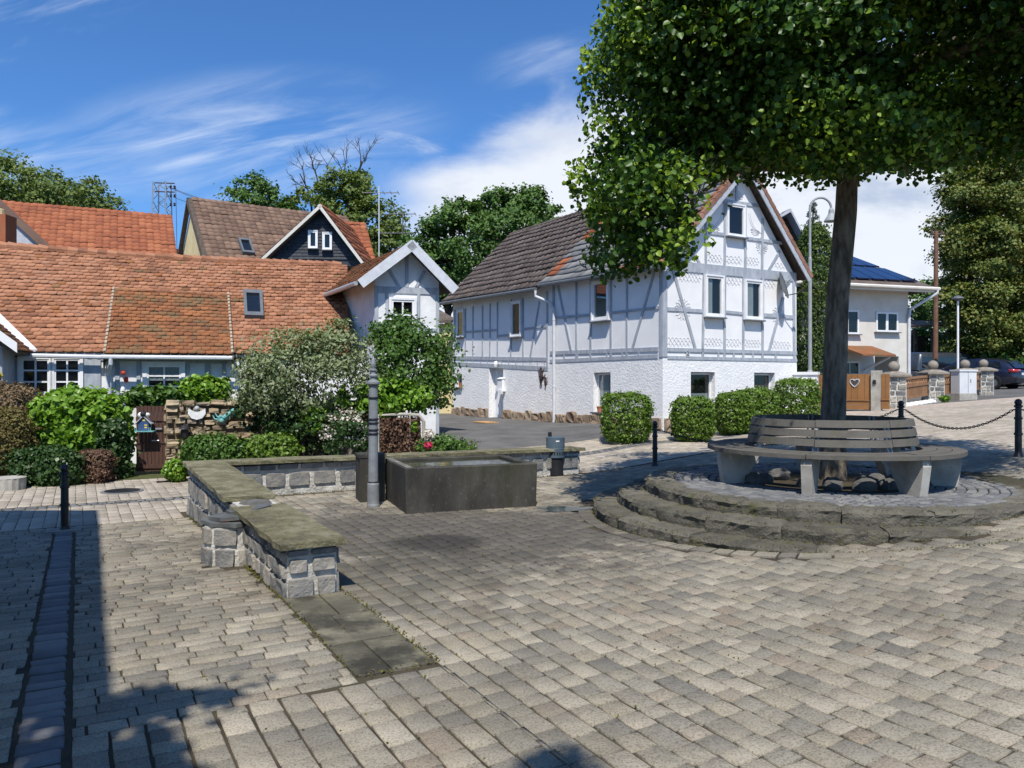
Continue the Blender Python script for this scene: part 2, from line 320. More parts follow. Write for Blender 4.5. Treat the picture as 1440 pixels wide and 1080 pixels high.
l_yew = leafmat('reddish_conifer_spray', [(.06, .11, .02), (.135, .175, .034), (.25, .22, .055)], .6, .2)
l_bloom = leafmat('small_blossom', [(.55, .5, .45), (.7, .66, .62), (.6, .4, .42)], .6, .25)
# ================================================================ GROUND
def axis(*segs):
    out = []
    for a, b, s in segs: out += list(np.arange(a, b, s))
    return np.array(out+[segs[-1][1]])
gx = axis((-300, -60, 40), (-60, -16, 2), (-16, 12, .2), (12, 30, 1), (30, 60, 3), (60, 300, 40))
gy = axis((-60, -4, 4), (-4, 20, .2), (20, 50, 1), (50, 90, 5), (90, 400, 40))
X, Y = np.meshgrid(gx, gy); Z = hz(X, Y)-.011
V = np.stack([X, Y, Z], -1).reshape(-1, 3); nx = len(gx)
ii, jj = np.meshgrid(np.arange(nx-1), np.arange(len(gy)-1)); k = (jj*nx+ii).ravel()
props(put('ground', np_mesh('ground', V, [np.stack([k, k+1, k+nx+1, k+nx], 1)], [m_joint], smooth=True)), kind='structure')
def sheet(name, a0, a1, b0, b1, off, mat, st=.4, keep=None):
    na = int((a1-a0)/st)+2; nb = int((b1-b0)/st)+2
    aa, bb = np.meshgrid(np.linspace(a0, a1, na), np.linspace(b0, b1, nb), indexing='ij'); x, y = XY(aa, bb)
    V = np.stack([x, y, hz(x, y)+off], -1).reshape(-1, 3)
    i, j = np.meshgrid(np.arange(na-1), np.arange(nb-1), indexing='ij'); k = (i*nb+j).ravel()
    fs = np.stack([k, k+nb, k+nb+1, k+1], 1)
    if keep is not None: fs = fs[keep(*(V[fs].mean(1)[:, :2].T))]
    return props(put(name, np_mesh(name, V, [fs], [mat], smooth=True)), kind='structure')
sheet('lane', 8.95, 34, 2.6, 40, -.004, m_asph)
sheet('garden_ground', 10.4, 30, -16, 2.6, -.002, m_grass)
PC = np.array([3.87, 9.35])    # platform centre
ZP = .42
def visible(x, y): return (y > 1.6) & (np.abs(x) < .80*y+2.4)
def lay(name, mat, along, a0, a1, b0, b1, w, lens, gap=.0155, z=0., keep=None, bev=.005, tilt=.0022, jit=.004, probs=None, wj=.04):
    """rows of single stones; along='a': the courses run along E1, else along E2"""
    R = []
    if along == 'a': c0, c1, l0, l1 = b0, b1, a0, a1
    else: c0, c1, l0, l1 = a0, a1, b0, b1
    c = c0
    while c < c1:
        ww = w*random.uniform(1-wj, 1+wj); p = l0-random.uniform(0, lens[-1])
        while p < l1:
            L = random.choices(lens, probs)[0]*random.uniform(.97, 1.03)
            q0 = max(p, l0); q1 = min(p+L, l1)
            if q1-q0 > .05: R.append((q0, q1, c, min(c+ww, c1)))
            p += L
        c += ww
    R = np.array(R)
    if along == 'a': A0, A1_, B0, B1 = R.T
    else: B0, B1, A0, A1_ = R.T
    xm, ym = XY((A0+A1_)/2, (B0+B1)/2); ok = visible(xm, ym) & (A1_ <= a1+.12) & (A0 >= a0-.12) & (B0 >= b0-.12) & (B1 <= b1+.12)
    if keep is not None: ok &= keep(xm, ym)
    A0, A1_, B0, B1 = A0[ok], A1_[ok], B0[ok], B1[ok]; n = len(A0)
    def ring(ins, jt):
        ia, ib = (ins-.003, ins) if along == 'a' else (ins, ins-.003)
        a = np.stack([A0+ia, A1_-ia, A1_-ia, A0+ia], 1)+jt[..., 0]; b = np.stack([B0+ib, B0+ib, B1-ib, B1-ib], 1)+jt[..., 1]; return XY(a, b)
    jt = rng.uniform(-jit, jit, (n, 4, 2)); g = gap/2
    xb, yb = ring(g, jt)
    base = hz(xb, yb)+z; dz = rng.uniform(-tilt, tilt, (n, 1))+rng.uniform(-tilt/2, tilt/2, (n, 4))
    r0 = np.stack([xb, yb, base-.03], -1); r1 = np.stack([xb, yb, base+dz-bev*.75], -1)
    xt, yt = ring(g+bev, jt*1.3); r2 = np.stack([xt, yt, hz(xt, yt)+z+dz], -1)
    V = np.concatenate([r0, r1, r2], 1).reshape(-1, 3); o = np.arange(n)[:, None]*12
    fs = [(0, 1, 5, 4), (1, 2, 6, 5), (2, 3, 7, 6), (3, 0, 4, 7), (4, 5, 9, 8), (5, 6, 10, 9), (6, 7, 11, 10), (7, 4, 8, 11), (8, 9, 10, 11)]
    Fs = np.concatenate([o+np.array(f) for f in fs])
    o_ = put(name, np_mesh(name, V, [Fs], [mat])); props(o_, kind='structure'); return o_
def prad(x, y): return np.hypot(x-PC[0], y-PC[1])
def offplat(x, y):
    r = prad(x, y); h = hz(x, y)
    return (r > 3.07) | ((r > 2.58) & (h > .125)) | ((r > 2.26) & (h > .265))
keepR = lambda x, y: offplat(x, y) & ((AB(x, y)[1] > .45) | (AB(x, y)[0] < -1.8) & ((AB(x, y)[1] > .0) | (AB(x, y)[0] < -1.86)) )
lay('paved_square', m_pav, 'a', -5.2, 5.35, .45, 10.6, .15, [.115, .15, .195, .235], probs=[2, 3, 3, 2], keep=offplat)
lay('paved_apron', m_pav, 'a', -5.2, -1.83, -1.38, .4465, .1522, [.115, .15, .195, .235], probs=[2, 3, 3, 2], wj=0.)
lay('paved_forecourt', m_pav, 'b', -5.2, 5.45, -10.5, -1.61, .125, [.18, .22, .27])
lay('paved_path', m_pav, 'b', -1.82, 5.45, -1.38, -.03, .118, [.17, .21, .26], keep=lambda x, y: ~((np.hypot(AB(x, y)[0]-1.75, AB(x, y)[1]) < .38)))
lay('gutter', m_cobble, 'a', -5.2, 5.3, -1.6, -1.4, .21, [.1, .13, .15], z=.0, gap=.022, bev=.012, tilt=.005, jit=.008)
lay('street', m_road, 'a', 5.5, 7.25, -14, 10.6, .15, [.28, .3, .33], z=-.003, gap=.007, bev=.005, tilt=.002, keep=lambda x, y: (AB(x, y)[0] > 5.95) | (AB(x, y)[1] < -.02) | (AB(x, y)[1] > 6.5))
lay('street_gutter', m_cobble, 'b', 7.27, 7.6, -14, 15, .16, [.12, .15], z=-.008, bev=.014)
lay('street_edge', m_road, 'a', 7.62, 10.4, -14, 2.6, .15, [.28, .3, .33], z=-.003, gap=.007, bev=.005, tilt=.002)
sw_keep = lambda x, y: offplat(x, y) & (y < 24)
lay('side_street', m_road, 'b', -9, 7.25, 10.62, 24, .11, [.2, .22], z=-.003, gap=.007, bev=.005, tilt=.002, keep=sw_keep)
def brickmat():
    m = bpy.data.materials.new('far_street_paver'); t = NT(m); vec = t.n('NewGeometry').outputs['Position']
    mp = t.n('Mapping', {0: vec, 2: (0, 0, -atan2(E2[1], E2[0]))})
    br = t.n('TexBrick', {'Color1': (.36, .3, .24), 'Color2': (.52, .44, .36), 'Mortar': (.16, .13, .1), 'Scale': 1., 'Mortar Size': .008, 'Brick Width': .21, 'Row Height': .11}); t.t.links.new(mp.outputs[0], br.inputs[0])
    c = t.mix(t.m('MULTIPLY', t.smooth(t.noise(vec, .8, 6, .7), .4, .7), .5), br.outputs[0], (.26, .22, .18))
    bs = t.n('BsdfPrincipled', {'Base Color': c, 'Roughness': .9}); o = t.n('OutputMaterial'); t.t.links.new(bs.outputs[0], o.inputs[0]); return m
m_farroad = brickmat()
far = sheet('upper_street', -20, 10.2, 15, 70, -.0055, m_farroad, st=.6, keep=lambda x, y: (y > 11))
m_kerb = M('stained_kerb_slab', [(.06, .056, .042), (.12, .112, .08), (.26, .235, .165)], .95, 3., isl=.5, bump=1., bscale=40, bd=.02, blot=[((.028, .026, .02), 2.2, .46, .62, .8), ((.3, .28, .2), 12, .62, .75, .6)], extra='world')
# mossy flush slabs that run on from the low wall
mb = MB()
for a, L in ((-.585, .57), (-1.19, .59), (-1.76, .55)):
    w_ = .21+random.uniform(-.05, .05)
    for b0, b1 in ((-.02, w_), (w_+.008, .445)):
        aa = a
        c = [XY(p, q) for p, q in ((aa, b0), (aa+L, b0), (aa+L, b1), (aa, b1))]
        mb.prism([A3(x+random.uniform(-.008, .008), y+random.uniform(-.008, .008), hq(x, y)-.05) for x, y in c], (0, 0, .048+random.uniform(0, .004)))
props(mb.build('kerb_slabs', m_kerb), kind='structure')
# manhole and drain in the street at the left
g = G(172, 691); t = thing('manhole_cover', 'round black iron manhole cover in the street before the garden gate', 'manhole cover', g)
mb = MB(); mb.lathe(g+A3(0, 0, -.02), [(.33, 0), (.33, .03), (.29, .034), (.285, .03), (.0, .03)], 28)
mb.build('ring', m_cobble, t); mb = MB(); mb.lathe(g+A3(0, 0, .0), [(.27, 0), (.27, .02), (.0, .021)], 28); mb.build('lid', m_iron, t)
g = G(245, 677); mb = MB(); mb.box(g+A3(0, 0, .005), np.append(E2*.3, 0), np.append(E1*.06, 0), (0, 0, .012)); props(mb.build('drain_grate', m_iron, org=g), 'narrow dark drain grate set in the street pavers beside the garden gate', 'drain grate')
# puddle beside the trough
mb = MB(); g = G(797, 716); pts = []
for k in range(26):
    th = 2*pi*k/26; r = 1+.25*sin(3*th+1)+.15*sin(5*th)
    x = g[0]+.36*r*cos(th); y = g[1]+.2*r*sin(th); pts.append(A3(x, y, hq(x, y)+.006))
mb.add(pts, [tuple(range(26))]); props(mb.build('puddle', m_water), kind='structure')
# ================================================================ STONEWORK
def nz3(x, y, z, s=1.): return sin(x*7.1*s+1.3*sin(y*5.7*s))*.5+sin(y*9.3*s+2.1*sin(z*6.1*s))*.3+sin(z*11.7*s+x*3.3*s)*.2
def stone(mb, f, s0, s1, z0, z1, out, res=4, irr=.12, n0=0.):
    w = s1-s0; h = z1-z0; k = irr*min(w, h)
    c = [[(s0+random.uniform(0, k), z0+random.uniform(0, k)), (s0+random.uniform(0, k), z1-random.uniform(0, k))], [(s1-random.uniform(0, k), z0+random.uniform(0, k)), (s1-random.uniform(0, k), z1-random.uniform(0, k))]]
    c = np.array(c); vs = []; sd = random.uniform(0, 50); tl = random.uniform(-.25, .25); tz = random.uniform(-.25, .25)
    K = [0, .06]+list(np.linspace(.3, .7, res-3) if res > 4 else [.5])+[.94, 1]; res = len(K)-1
    for i in range(res+1):
        for j in range(res+1):
            a = K[i]; b = K[j]
            if 1 < i < res-1: a += random.uniform(-.06, .06)
            if 1 < j < res-1: b += random.uniform(-.06, .06)
            # pull corners in -> rounded outline
            ca, cb = 2*a-1, 2*b-1; pull = 1-.10*(abs(ca)**3*abs(cb)**3); a2 = (ca*pull+1)/2; b2 = (cb*pull+1)/2
            p = (c[0, 0]*(1-a2)+c[1, 0]*a2)*(1-b2)+(c[0, 1]*(1-a2)+c[1, 1]*a2)*b2
            edge = i in (0, res) or j in (0, res)
            n = -.02 if edge else out*(.75+.35*nz3(a*2+sd, b*2, sd)+tl*ca*.5+tz*cb*.5+random.uniform(-.18, .18))
            vs.append(f.w(p[0], p[1], n0+n))
    q = res+1; fs = [(i*q+j, (i+1)*q+j, (i+1)*q+j+1, i*q+j+1) for i in range(res) for j in range(res)]
    mb.add(vs, fs)
def courses(mb, f, s0, s1, zb, zt, rows, lmin, lmax, out=.022, gap=.022, res=4, irr=.14, wave=.0):
    zb_ = zb if callable(zb) else (lambda s: zb); zt_ = zt if callable(zt) else (lambda s: zt)
    tot = sum(rows); acc = 0
    for r in rows:
        s = s0
        while s < s1-.02:
            L = random.uniform(lmin, lmax)
            if s1-(s+L) < lmin*.7: L = s1-s
            m = s+L/2; b = zb_(m); h = zt_(m)-b; w = wave*sin(m*2.1+acc*9)
            z0 = b+h*acc/tot+(w if acc > 0 else 0); z1 = b+h*(acc+r)/tot+(w if acc+r < tot else 0)
            g2 = gap/2*random.uniform(.5, 1.4)
            stone(mb, f, s+g2, s+L-g2, z0+g2, z1-g2, out*random.uniform(.6, 1.3), res, irr); s += L
        acc += r
def cap_slab(mb, poly, z_of, th, seg=.3):
    """thick slab with a slightly uneven rim; poly = 4 (a,b) corners"""
    (a0, b0), (a1, b1) = poly; na = max(2, int(abs(a1-a0)/seg)); nb = max(2, int(abs(b1-b0)/seg)); vs = []
    for lv in (0, 1):
        for i in range(na+1):
            for j in range(nb+1):
                a = a0+(a1-a0)*i/na; b = b0+(b1-b0)*j/nb; e = .012
                ja, jb = random.uniform(-e, e), random.uniform(-e, e); x, y = XY(a+ja, b+jb)
                ed = i in (0, na) or j in (0, nb)
                vs.append((x, y, z_of(a, b)-(th if lv == 0 else (.008 if ed else 0))+random.uniform(-.004, .004)))
    q = nb+1; m = (na+1)*q; fs = []
    for i in range(na):
        for j in range(nb): k = i*q+j; fs += [(k, k+1, k+q+1, k+q), (m+k, m+k+q, m+k+q+1, m+k+1)]
    for i in range(na):
        for j in (0, nb): k = i*q+j; fs.append((k, k+q, m+k+q, m+k) if j == 0 else (k+q, k, m+k, m+k+q))
    for j in range(nb):
        for i in (0, na): k = i*q+j; fs.append((k+1, k, m+k, m+k+1) if i == 0 else (k, k+1, m+k+1, m+k))
    mb.add(vs, fs)
FL_ = Fr(XY(0, 0), E1, True)       # left face of the low wall: n points to -E2
if np.dot(FL_.n, E2) > 0: FL_.n = -FL_.n
def frame_ab(a, b, sd, nd): f = Fr(XY(a, b), sd); f.n = np.asarray(nd, float); return f
def lowwall_body(mb, a0, a1, b0, b1, zb, zt):
    c = [XY(a0, b0), XY(a1, b0), XY(a1, b1), XY(a0, b1)]; mb.prism([A3(x, y, zb) for x, y in c], (0, 0, zt-zb))
# nearer, lower length
zc2 = .42; x, y = XY(0, 0)
t = thing('low_stone_wall', 'short low stone wall with one mossy slab on top, nearest the camera', 'stone wall', (x, y, hq(x, y)), 'low walls round the fountain square')
mb = MB(); lowwall_body(mb, .012, 1.98, .012, .388, -.2, zc2-.06); mb.build('mortar_core', m_lime, t)
mb = MB(); fF = frame_ab(0, 0, E2, -E1); fLf = frame_ab(0, 0, E1, -E2); fRt = frame_ab(0, .4, E1, E2)
courses(mb, fF, .0, .4, -.03, zc2-.12, [1.25, 1], .17, .24, .022, .022, 4, .09)
courses(mb, fF, .0, .4, zc2-.125, zc2-.065, [1], .1, .24, .015, .014, 4, .1)
courses(mb, fLf, .0, 1.98, -.05, zc2-.07, [1.2, 1, .7], .13, .3, .026, .02, 4, .1)
courses(mb, fRt, .0, 1.98, -.05, zc2-.07, [1.2, 1], .15, .35, .02, .026)
mb.build('stonework', m_basalt, t)
mb = MB(); cap_slab(mb, ((-.07, -.065), (1.97, .445)), lambda a, b: zc2, .052, .17); mb.build('cap_slab', m_mossslab, t)
# farther length and the corner
zc1 = lambda a: .46+.018*(a-2.35); x, y = XY(3.5, 0)
t = thing('low_stone_wall', 'low stone wall beyond the gap, its mossy slab turning the corner at the left', 'stone wall', (x, y, hq(x, y)), 'low walls round the fountain square')
mb = MB(); lowwall_body(mb, 2.0, 5.78, .012, .388, -.3, .40); mb.build('mortar_core', m_lime, t)
mb = MB(); courses(mb, fLf, 2.02, 5.8, lambda s: -.04*s-.03, lambda s: zc1(s)-.07, [1.2, 1.1, .5], .2, .42, .026, .02, 4, .1)
courses(mb, fRt, 2.0, 5.45, .0, .4, [1.2, 1, .5], .2, .4, .02, .026)
courses(mb, frame_ab(2.0, 0, E2, -E1), .0, .4, .1, .39, [1], .2, .25, .03, .02)
courses(mb, frame_ab(5.8, 0, E2, E1), .0, .4, -.2, .45, [1, 1, .6], .2, .3, .03, .02); mb.build('stonework', m_basalt, t)
mb = MB(); cap_slab(mb, ((2.36, -.07), (5.87, .45)), lambda a, b: zc1(a), .055, .2); mb.build('cap_slab', m_mossslab, t)
x, y = XY(5.65, 3.4)
t = thing('low_stone_wall', 'long low stone wall behind the trough, ending at the litter bin', 'stone wall', (x, y, hq(x, y)), 'low walls round the fountain square')
mb = MB(); lowwall_body(mb, 5.512, 5.79, .45, 6.42, -.25, .43); mb.build('mortar_core', m_lime, t)
mb = MB(); fI = frame_ab(5.5, 0, E2, -E1)
courses(mb, fI, .42, 6.43, .085, .345, [1], .24, .40, .024, .026, 4, .08); courses(mb, fI, .42, 6.43, .345, .45, [1], .2, .42, .018, .016, 4, .1)
courses(mb, frame_ab(5.8, 0, E2, E1), .4, 6.43, -.1, .44, [1.3, 1], .24, .42, .022, .035)
courses(mb, frame_ab(5.5, 6.43, E1, E2), 0, .3, .0, .44, [1.1, 1.2, .8], .14, .3, .03, .02); mb.build('stonework', m_basalt, t)
mb = MB()
b = .455
for L in (1.5, 1.6, 1.45, 1.5):
    cap_slab(mb, ((5.42, b), (5.865, min(b+L-.006, 6.5))), lambda a, b: .525-.008*b, .055, .17); b += L
mb.build('cap_slab', m_mossslab, t)
# masonry stump with slates at the gap
lay('street_verge', m_road, 'a', 7.62, 8.95, 2.6, 15, .15, [.28, .3, .33], z=-.003, gap=.007, bev=.005, tilt=.002)
cx, cy = XY(1.85, .0)
t = thing('masonry_stump', 'round stone stump with broken slate slabs on top, against the low wall', 'stone stump', (cx, cy, hq(cx, cy)))
mb = MB(); mb.lathe((cx, cy, 0), [(.325, -.15), (.32, .28), (.0, .285)], 24); mb.build('mortar_core', m_lime, t)
mb = MB()
class CFr:
    def __init__(s, c, r): s.c = c; s.r = r
    def w(s, a, z, n=0): th = a/s.r; return A3(s.c[0]+(s.r+n)*cos(th), s.c[1]+(s.r+n)*sin(th), z)
cf = CFr((cx, cy), .325)
for z0, z1, ls in ((-.1, .1, (.12, .26)), (.1, .285, (.1, .3))): courses(mb, cf, 0, 2*pi*.325, z0, z1, [1], *ls, .028, .016, 4, .08)
mb.build('stonework', m_basalt, t)
mb = MB()
for z, rot, r, off in ((.29, .3, .36, (-.02, 0)), (.335, 1.2, .31, (.03, .03)), (.375, .7, .22, (.07, .05))):
    pts = []
    for k in range(8):
        th = rot+2*pi*k/8; rr = r*random.uniform(.85, 1.08); pts.append(A3(cx+off[0]+rr*cos(th), cy+off[1]+rr*sin(th), z+random.uniform(-.004, .004)+.05*cos(th)*(.5 if z > .3 else .1)))
    mb.prism(pts, (0, 0, .034))
mb.build('slate_slab', m_slate, t)
mb = MB(); p = XY(2.15, .2); mb.lathe_s((p[0], p[1], .36), [(.001, -.1), (.13, -.09), (.17, 0), (.12, .07), (.001, .085)], 9, (1.2, .8, 1)); mb.build('bedding_stone', m_rock, t)
# ================================================================ TROUGH AND PUMP
c0 = np.array([-1.31, 9.44]); ux = nrm([.937, .348]); uy = nrm([-.348, .937]); zt = .565
t = thing('water_trough', 'long dark concrete water trough with stained sides, full of greenish water', 'trough', (*(c0+ux*.87+uy*.65), .03))
def tr(p, q, z): w = c0+ux*p+uy*q; return A3(w[0], w[1], z)
L, D, T = 1.75, 1.32, .115; mb = MB()
out = [(0, 0), (L, 0), (L, D), (0, D)]; inn = [(T, T), (L-T, T), (L-T, D-T), (T, D-T)]; e = .012
def ringpts(pl, z, g=0): return [tr(p+g*(1 if p < L/2 else -1), q+g*(1 if q < D/2 else -1), z) for p, q in pl]
rings = [ringpts(out, -.12, .015), ringpts(out, zt-e), ringpts(out, zt, e), ringpts(inn, zt, -e), ringpts(inn, zt-e), ringpts(inn, .2)]
vs = [p for r in rings for p in r]; fs = []; ms = []
for r in range(5):
    for k in range(4): fs.append((r*4+k, r*4+(k+1) % 4, r*4+4+(k+1) % 4, r*4+4+k))
mb.add(vs, fs+[(20, 21, 22, 23)])
for i in range(len(mb.m)): mb.m[i] = 1 if 8 <= i < 16 and False else 0
mb.build('basin', m_trough, t)
mb = MB()   # worn, limed rim strips along the left and front edges
for (p0, q0), (p1, q1) in (((.02, .02), (.02+.08, D-.05)),):
    mb.prism([tr(p0, q0, zt), tr(p1, q0, zt), tr(p1, q1, zt), tr(p0, q1, zt)], (0, 0, .004))
mb.build('worn_rim', m_troughrim, t)
mb = MB(); N_ = 14; vs = []
for i in range(N_+1):
    for j in range(N_+1): vs.append(tr(T-.005+(L-2*T+.01)*i/N_, T-.005+(D-2*T+.01)*j/N_, .532+.002*sin(i*1.7+j)*cos(j*1.3)))
mb.smooth = True; mb.add(vs, [(i*15+j, (i+1)*15+j, (i+1)*15+j+1, i*15+j+1) for i in range(N_) for j in range(N_)]); mb.build('water', m_water, t)
c = A3(-1.96, 10.62, 0); t = thing('spout_stone', 'squat dark stone post behind the grey pump column at the trough end', 'stone post', c)
mb = MB(); mb.box(c+A3(0, 0, .25), np.append(ux*.17, 0), np.append(uy*.2, 0), (0, 0, .36)); mb.box(c+A3(0, 0, .62), np.append(ux*.185, 0), np.append(uy*.21, 0), (0, 0, .022)); mb.build('stone_block', m_trough, t)
mb = MB(); mb.tube([c+np.append(ux*.16, .48), c+np.append(ux*.3, .49), c+np.append(ux*.34, .46)], [.02, .018, .016], 10); mb.build('spout', m_iron, t)
g = A3(-1.815, 10.05, 0); g[2] = hq(g[0], g[1])
t = thing('pump_column', 'tall grey cast iron pump column with ringed shaft and pointed finial', 'pump column', g)
PS = lambda r, z: (r*.79, z)
mb = MB(); mb.smooth = False
mb.lathe(g, [PS(*q) for q in [(.105, -.05), (.105, .02), (.098, .04), (.098, .29), (.088, .31)]], 28); mb.build('base', m_cast, t)
def flute(mb, c, r0, r1, z0, z1, n=40):
    vs = []; 
    for z, r in ((z0, r0), (z1, r1)):
        for k in range(n): rr = r*(1-.035*(k % 2)); vs.append(c+A3(rr*cos(2*pi*k/n), rr*sin(2*pi*k/n), z))
    mb.add(vs, [(k, (k+1) % n, n+(k+1) % n, n+k) for k in range(n)])
mb = MB(); flute(mb, g, .064, .057, .3, 1.6); mb.build('shaft', m_cast, t)
mb = MB()
for z in (.315, .95, 1.0, 1.09, 1.14, 1.42): mb.lathe(g, [PS(*q) for q in [(.06, z-.012), (.086, z-.012), (.09, z), (.086, z+.012), (.06, z+.012)]], 28)
mb.build('collar', m_iron, t)
mb = MB(); mb.lathe(g, [PS(*q) for q in [(.07, 1.56), (.082, 1.58), (.112, 1.6), (.112, 1.625), (.075, 1.645), (.05, 1.66), (.05, 1.69), (.072, 1.70), (.072, 1.715), (.045, 1.73), (.04, 1.76), (.06, 1.775), (.06, 1.79), (.035, 1.80), (.045, 1.83), (.047, 1.86), (.03, 1.92), (.012, 1.955), (.001, 1.965)]], 28); mb.build('finial', m_cast, t)
# ================================================================ PLATFORM
t = thing('tree_platform', 'round stepped platform of mossy basalt blocks around the tree and ring bench', 'stone platform', (*PC, hq(*PC)))
def arc_block(mb, r0, r1, th0, th1, z0, z1, out=.011):
    nt = max(4, int((th1-th0)*r1/.055)); prof = [(r1-.02, z0-.12), (r1, z0+(z1-z0)*.25), (r1+.002, z0+(z1-z0)*.55), (r1+.004, z1-.035), (r1-.03, z1-.004), ((r0+r1)/2, z1), (r0, z1-.003)]; vs = []
    dz = random.uniform(-.012, .012); dr = random.uniform(-.015, .012); sd = random.uniform(0, 60)
    for i in range(nt+1):
        th = th0+(th1-th0)*i/nt; ed = i in (0, nt)
        for k, (r, z) in enumerate(prof):
            j = random.uniform(-out, out)*(.9 if k in (1, 2, 3) else .35)+.009*sin(th*17+sd+k); rr = r+dr+(j if r > r0 else 0)-(.02 if ed and k in (1, 2, 3) else 0)
            vs.append((PC[0]+rr*sin(th), PC[1]-rr*cos(th), z+dz+(random.uniform(-.008, .008) if k >= 2 else 0)-(.012 if ed and k >= 3 else 0)))
    m = len(prof); fs = [(i*m+k, (i+1)*m+k, (i+1)*m+k+1, i*m+k+1) for i in range(nt) for k in range(m-1)]
    fs += [tuple(range(m)), tuple(range(nt*m, nt*m+m))[::-1]]; mb.add(vs, fs)
for r1, z0, z1, r0, lab in ((2.22, .27, .42, 1.88, 'top'), (2.54, .13, .28, 2.16, 'middle'), (2.86, -.02, .14, 2.48, 'bottom')):
    mb = MB(); th = -pi
    while th < pi-.05:
        L = random.uniform(.4, .95)/r1; L = min(L, pi-th); 
        if pi-(th+L) < .12: L = pi-th
        arc_block(mb, r0, r1, th+.0012, th+L-.0012, z0, z1); th += L
    mb.build('step', m_step if lab != 'x' else m_steptop, t)
mb = MB(); mb.lathe((*PC, 0), [(1.96, -.1), (1.96, ZP-.025), (.01, ZP-.02)], 64); mb.build('bedding_sand', m_joint, t)
mb = MB(); r = 1.02
while r < 1.86:
    n = int(2*pi*r/.125); o = random.random()
    for k in range(n):
        t0 = 2*pi*(k+o)/n+.006/r; t1 = 2*pi*(k+1+o)/n-.006/r; dz = random.uniform(-.005, .005); z = ZP+dz; rr0, rr1 = r+.006, r+.098
        p = lambda rr, th, zz: (PC[0]+rr*sin(th), PC[1]-rr*cos(th), zz)
        vs = [p(rr0, t0, z-.03), p(rr1, t0, z-.03), p(rr1, t1, z-.03), p(rr0, t1, z-.03)]; e = .012; te = e/r
        vs += [p(rr0, t0, z-.012), p(rr1, t0, z-.012), p(rr1, t1, z-.012), p(rr0, t1, z-.012), p(rr0+e, t0+te, z), p(rr1-e, t0+te, z), p(rr1-e, t1-te, z), p(rr0+e, t1-te, z)]
        mb.add(vs, [(0, 1, 5, 4), (1, 2, 6, 5), (2, 3, 7, 6), (3, 0, 4, 7), (4, 5, 9, 8), (5, 6, 10, 9), (6, 7, 11, 10), (7, 4, 8, 11), (8, 9, 10, 11)])
    r += .104
mb.build('cobble_ring', m_cobble, t)
mb = MB(); th = -1.75
while th < .62:
    L = random.uniform(.16, .3)/3.; c = [(2.885, th+.004), (3.05, th+.004), (3.05, th+L-.004), (2.885, th+L-.004)]; pts = []
    for r_, a_ in c: x = PC[0]+r_*sin(a_); y = PC[1]-r_*cos(a_); pts.append(A3(x, y, hq(x, y)-.03))
    if hq(pts[1][0], pts[1][1]) < .15: mb.prism(pts, (0, 0, .033))
    th += L
props(mb.build('kerb_ring', m_pav), kind='structure')
# loose rocks round the trunk
RLAB = {0: 'pale flat rock lying in front of the tree trunk under the ring bench', }
places = [(-.98, -.25, .2, 'broad grey rock at the left of the tree trunk under the bench'), (-.78, .02, .14, 'small rock at the left behind the broad grey rock by the trunk'), (-.5, -.42, .12, 'dark rock just left of the trunk foot'), (-.22, -.62, .17, 'flat grey rock in front of the trunk, left of centre'), (.1, -.66, .19, 'largest square grey rock straight in front of the trunk'), (.42, -.62, .16, 'squarish rock right of the largest rock in front of the trunk'),
          (.3, -.34, .17, 'taller rock leaning close to the right of the trunk'), (.62, -.4, .2, 'pointed grey rock further right of the trunk under the bench'), (.82, -.18, .16, 'rounded rock at the far right of the tree pit'), (.6, .1, .15, 'rock half hidden behind the pointed grey rock'), (.74, -.62, .13, 'small pale rock at the right near the front bench leg'), (-.5, .3, .18, 'rock behind the trunk on the left side')]
for dx, dy, r, lab in places:
    r *= .72
    c = A3(PC[0]+dx, PC[1]+dy, ZP-.02); mb = MB(); n, m = 9, 6; vs = []; sx, sy, sz = random.uniform(.9, 1.3), random.uniform(.8, 1.1), random.uniform(.6, .95); pl = [(nrm(rng.normal(size=3)), random.uniform(.62, .9)) for _ in range(9)]
    for i in range(m+1):
        for k in range(n):
            d = A3(sin(pi*(i+.01)/(m+.02))*cos(2*pi*k/n), sin(pi*(i+.01)/(m+.02))*sin(2*pi*k/n), -cos(pi*(i+.01)/(m+.02))); q = 1.0
            for pn, pd in pl:
                dd = float(np.dot(d, pn))
                if dd*q > pd: q = pd/dd
            vs.append(c+d*q*r*A3(sx, sy, sz)+A3(0, 0, r*.35))
    mb.add(vs, [(i*n+k, i*n+(k+1) % n, (i+1)*n+(k+1) % n, (i+1)*n+k) for i in range(m) for k in range(n)]+[tuple(range(n))[::-1], tuple(range(m*n, m*n+n))])
    props(mb.build('rock', m_rock, org=c), lab, 'rock', 'loose rocks around the tree trunk')
# ================================================================ RING BENCH
t = thing('ring_bench', 'round weathered wooden bench on concrete legs circling the tree trunk', 'bench', (*PC, ZP))
def pc(r, th, z): return A3(PC[0]+r*sin(th), PC[1]-r*cos(th), z)
def arc_board(mb, r0, r1, t0, t1, z0, z1, r0t=None, r1t=None, n=8):
    vs = []; r0t = r0 if r0t is None else r0t; r1t = r1 if r1t is None else r1t; dz = random.uniform(-.004, .004)
    for i in range(n+1):
        th = t0+(t1-t0)*i/n; vs += [pc(r0, th, z0+dz), pc(r1, th, z0+dz), pc(r1t, th, z1+dz), pc(r0t, th, z1+dz)]
    mb.add(vs, [(i*4+k, (i+1)*4+k, (i+1)*4+(k+1) % 4, i*4+(k+1) % 4) for i in range(n) for k in range(4)]+[(3, 2, 1, 0), (n*4, n*4+1, n*4+2, n*4+3)])
zs = ZP+.43
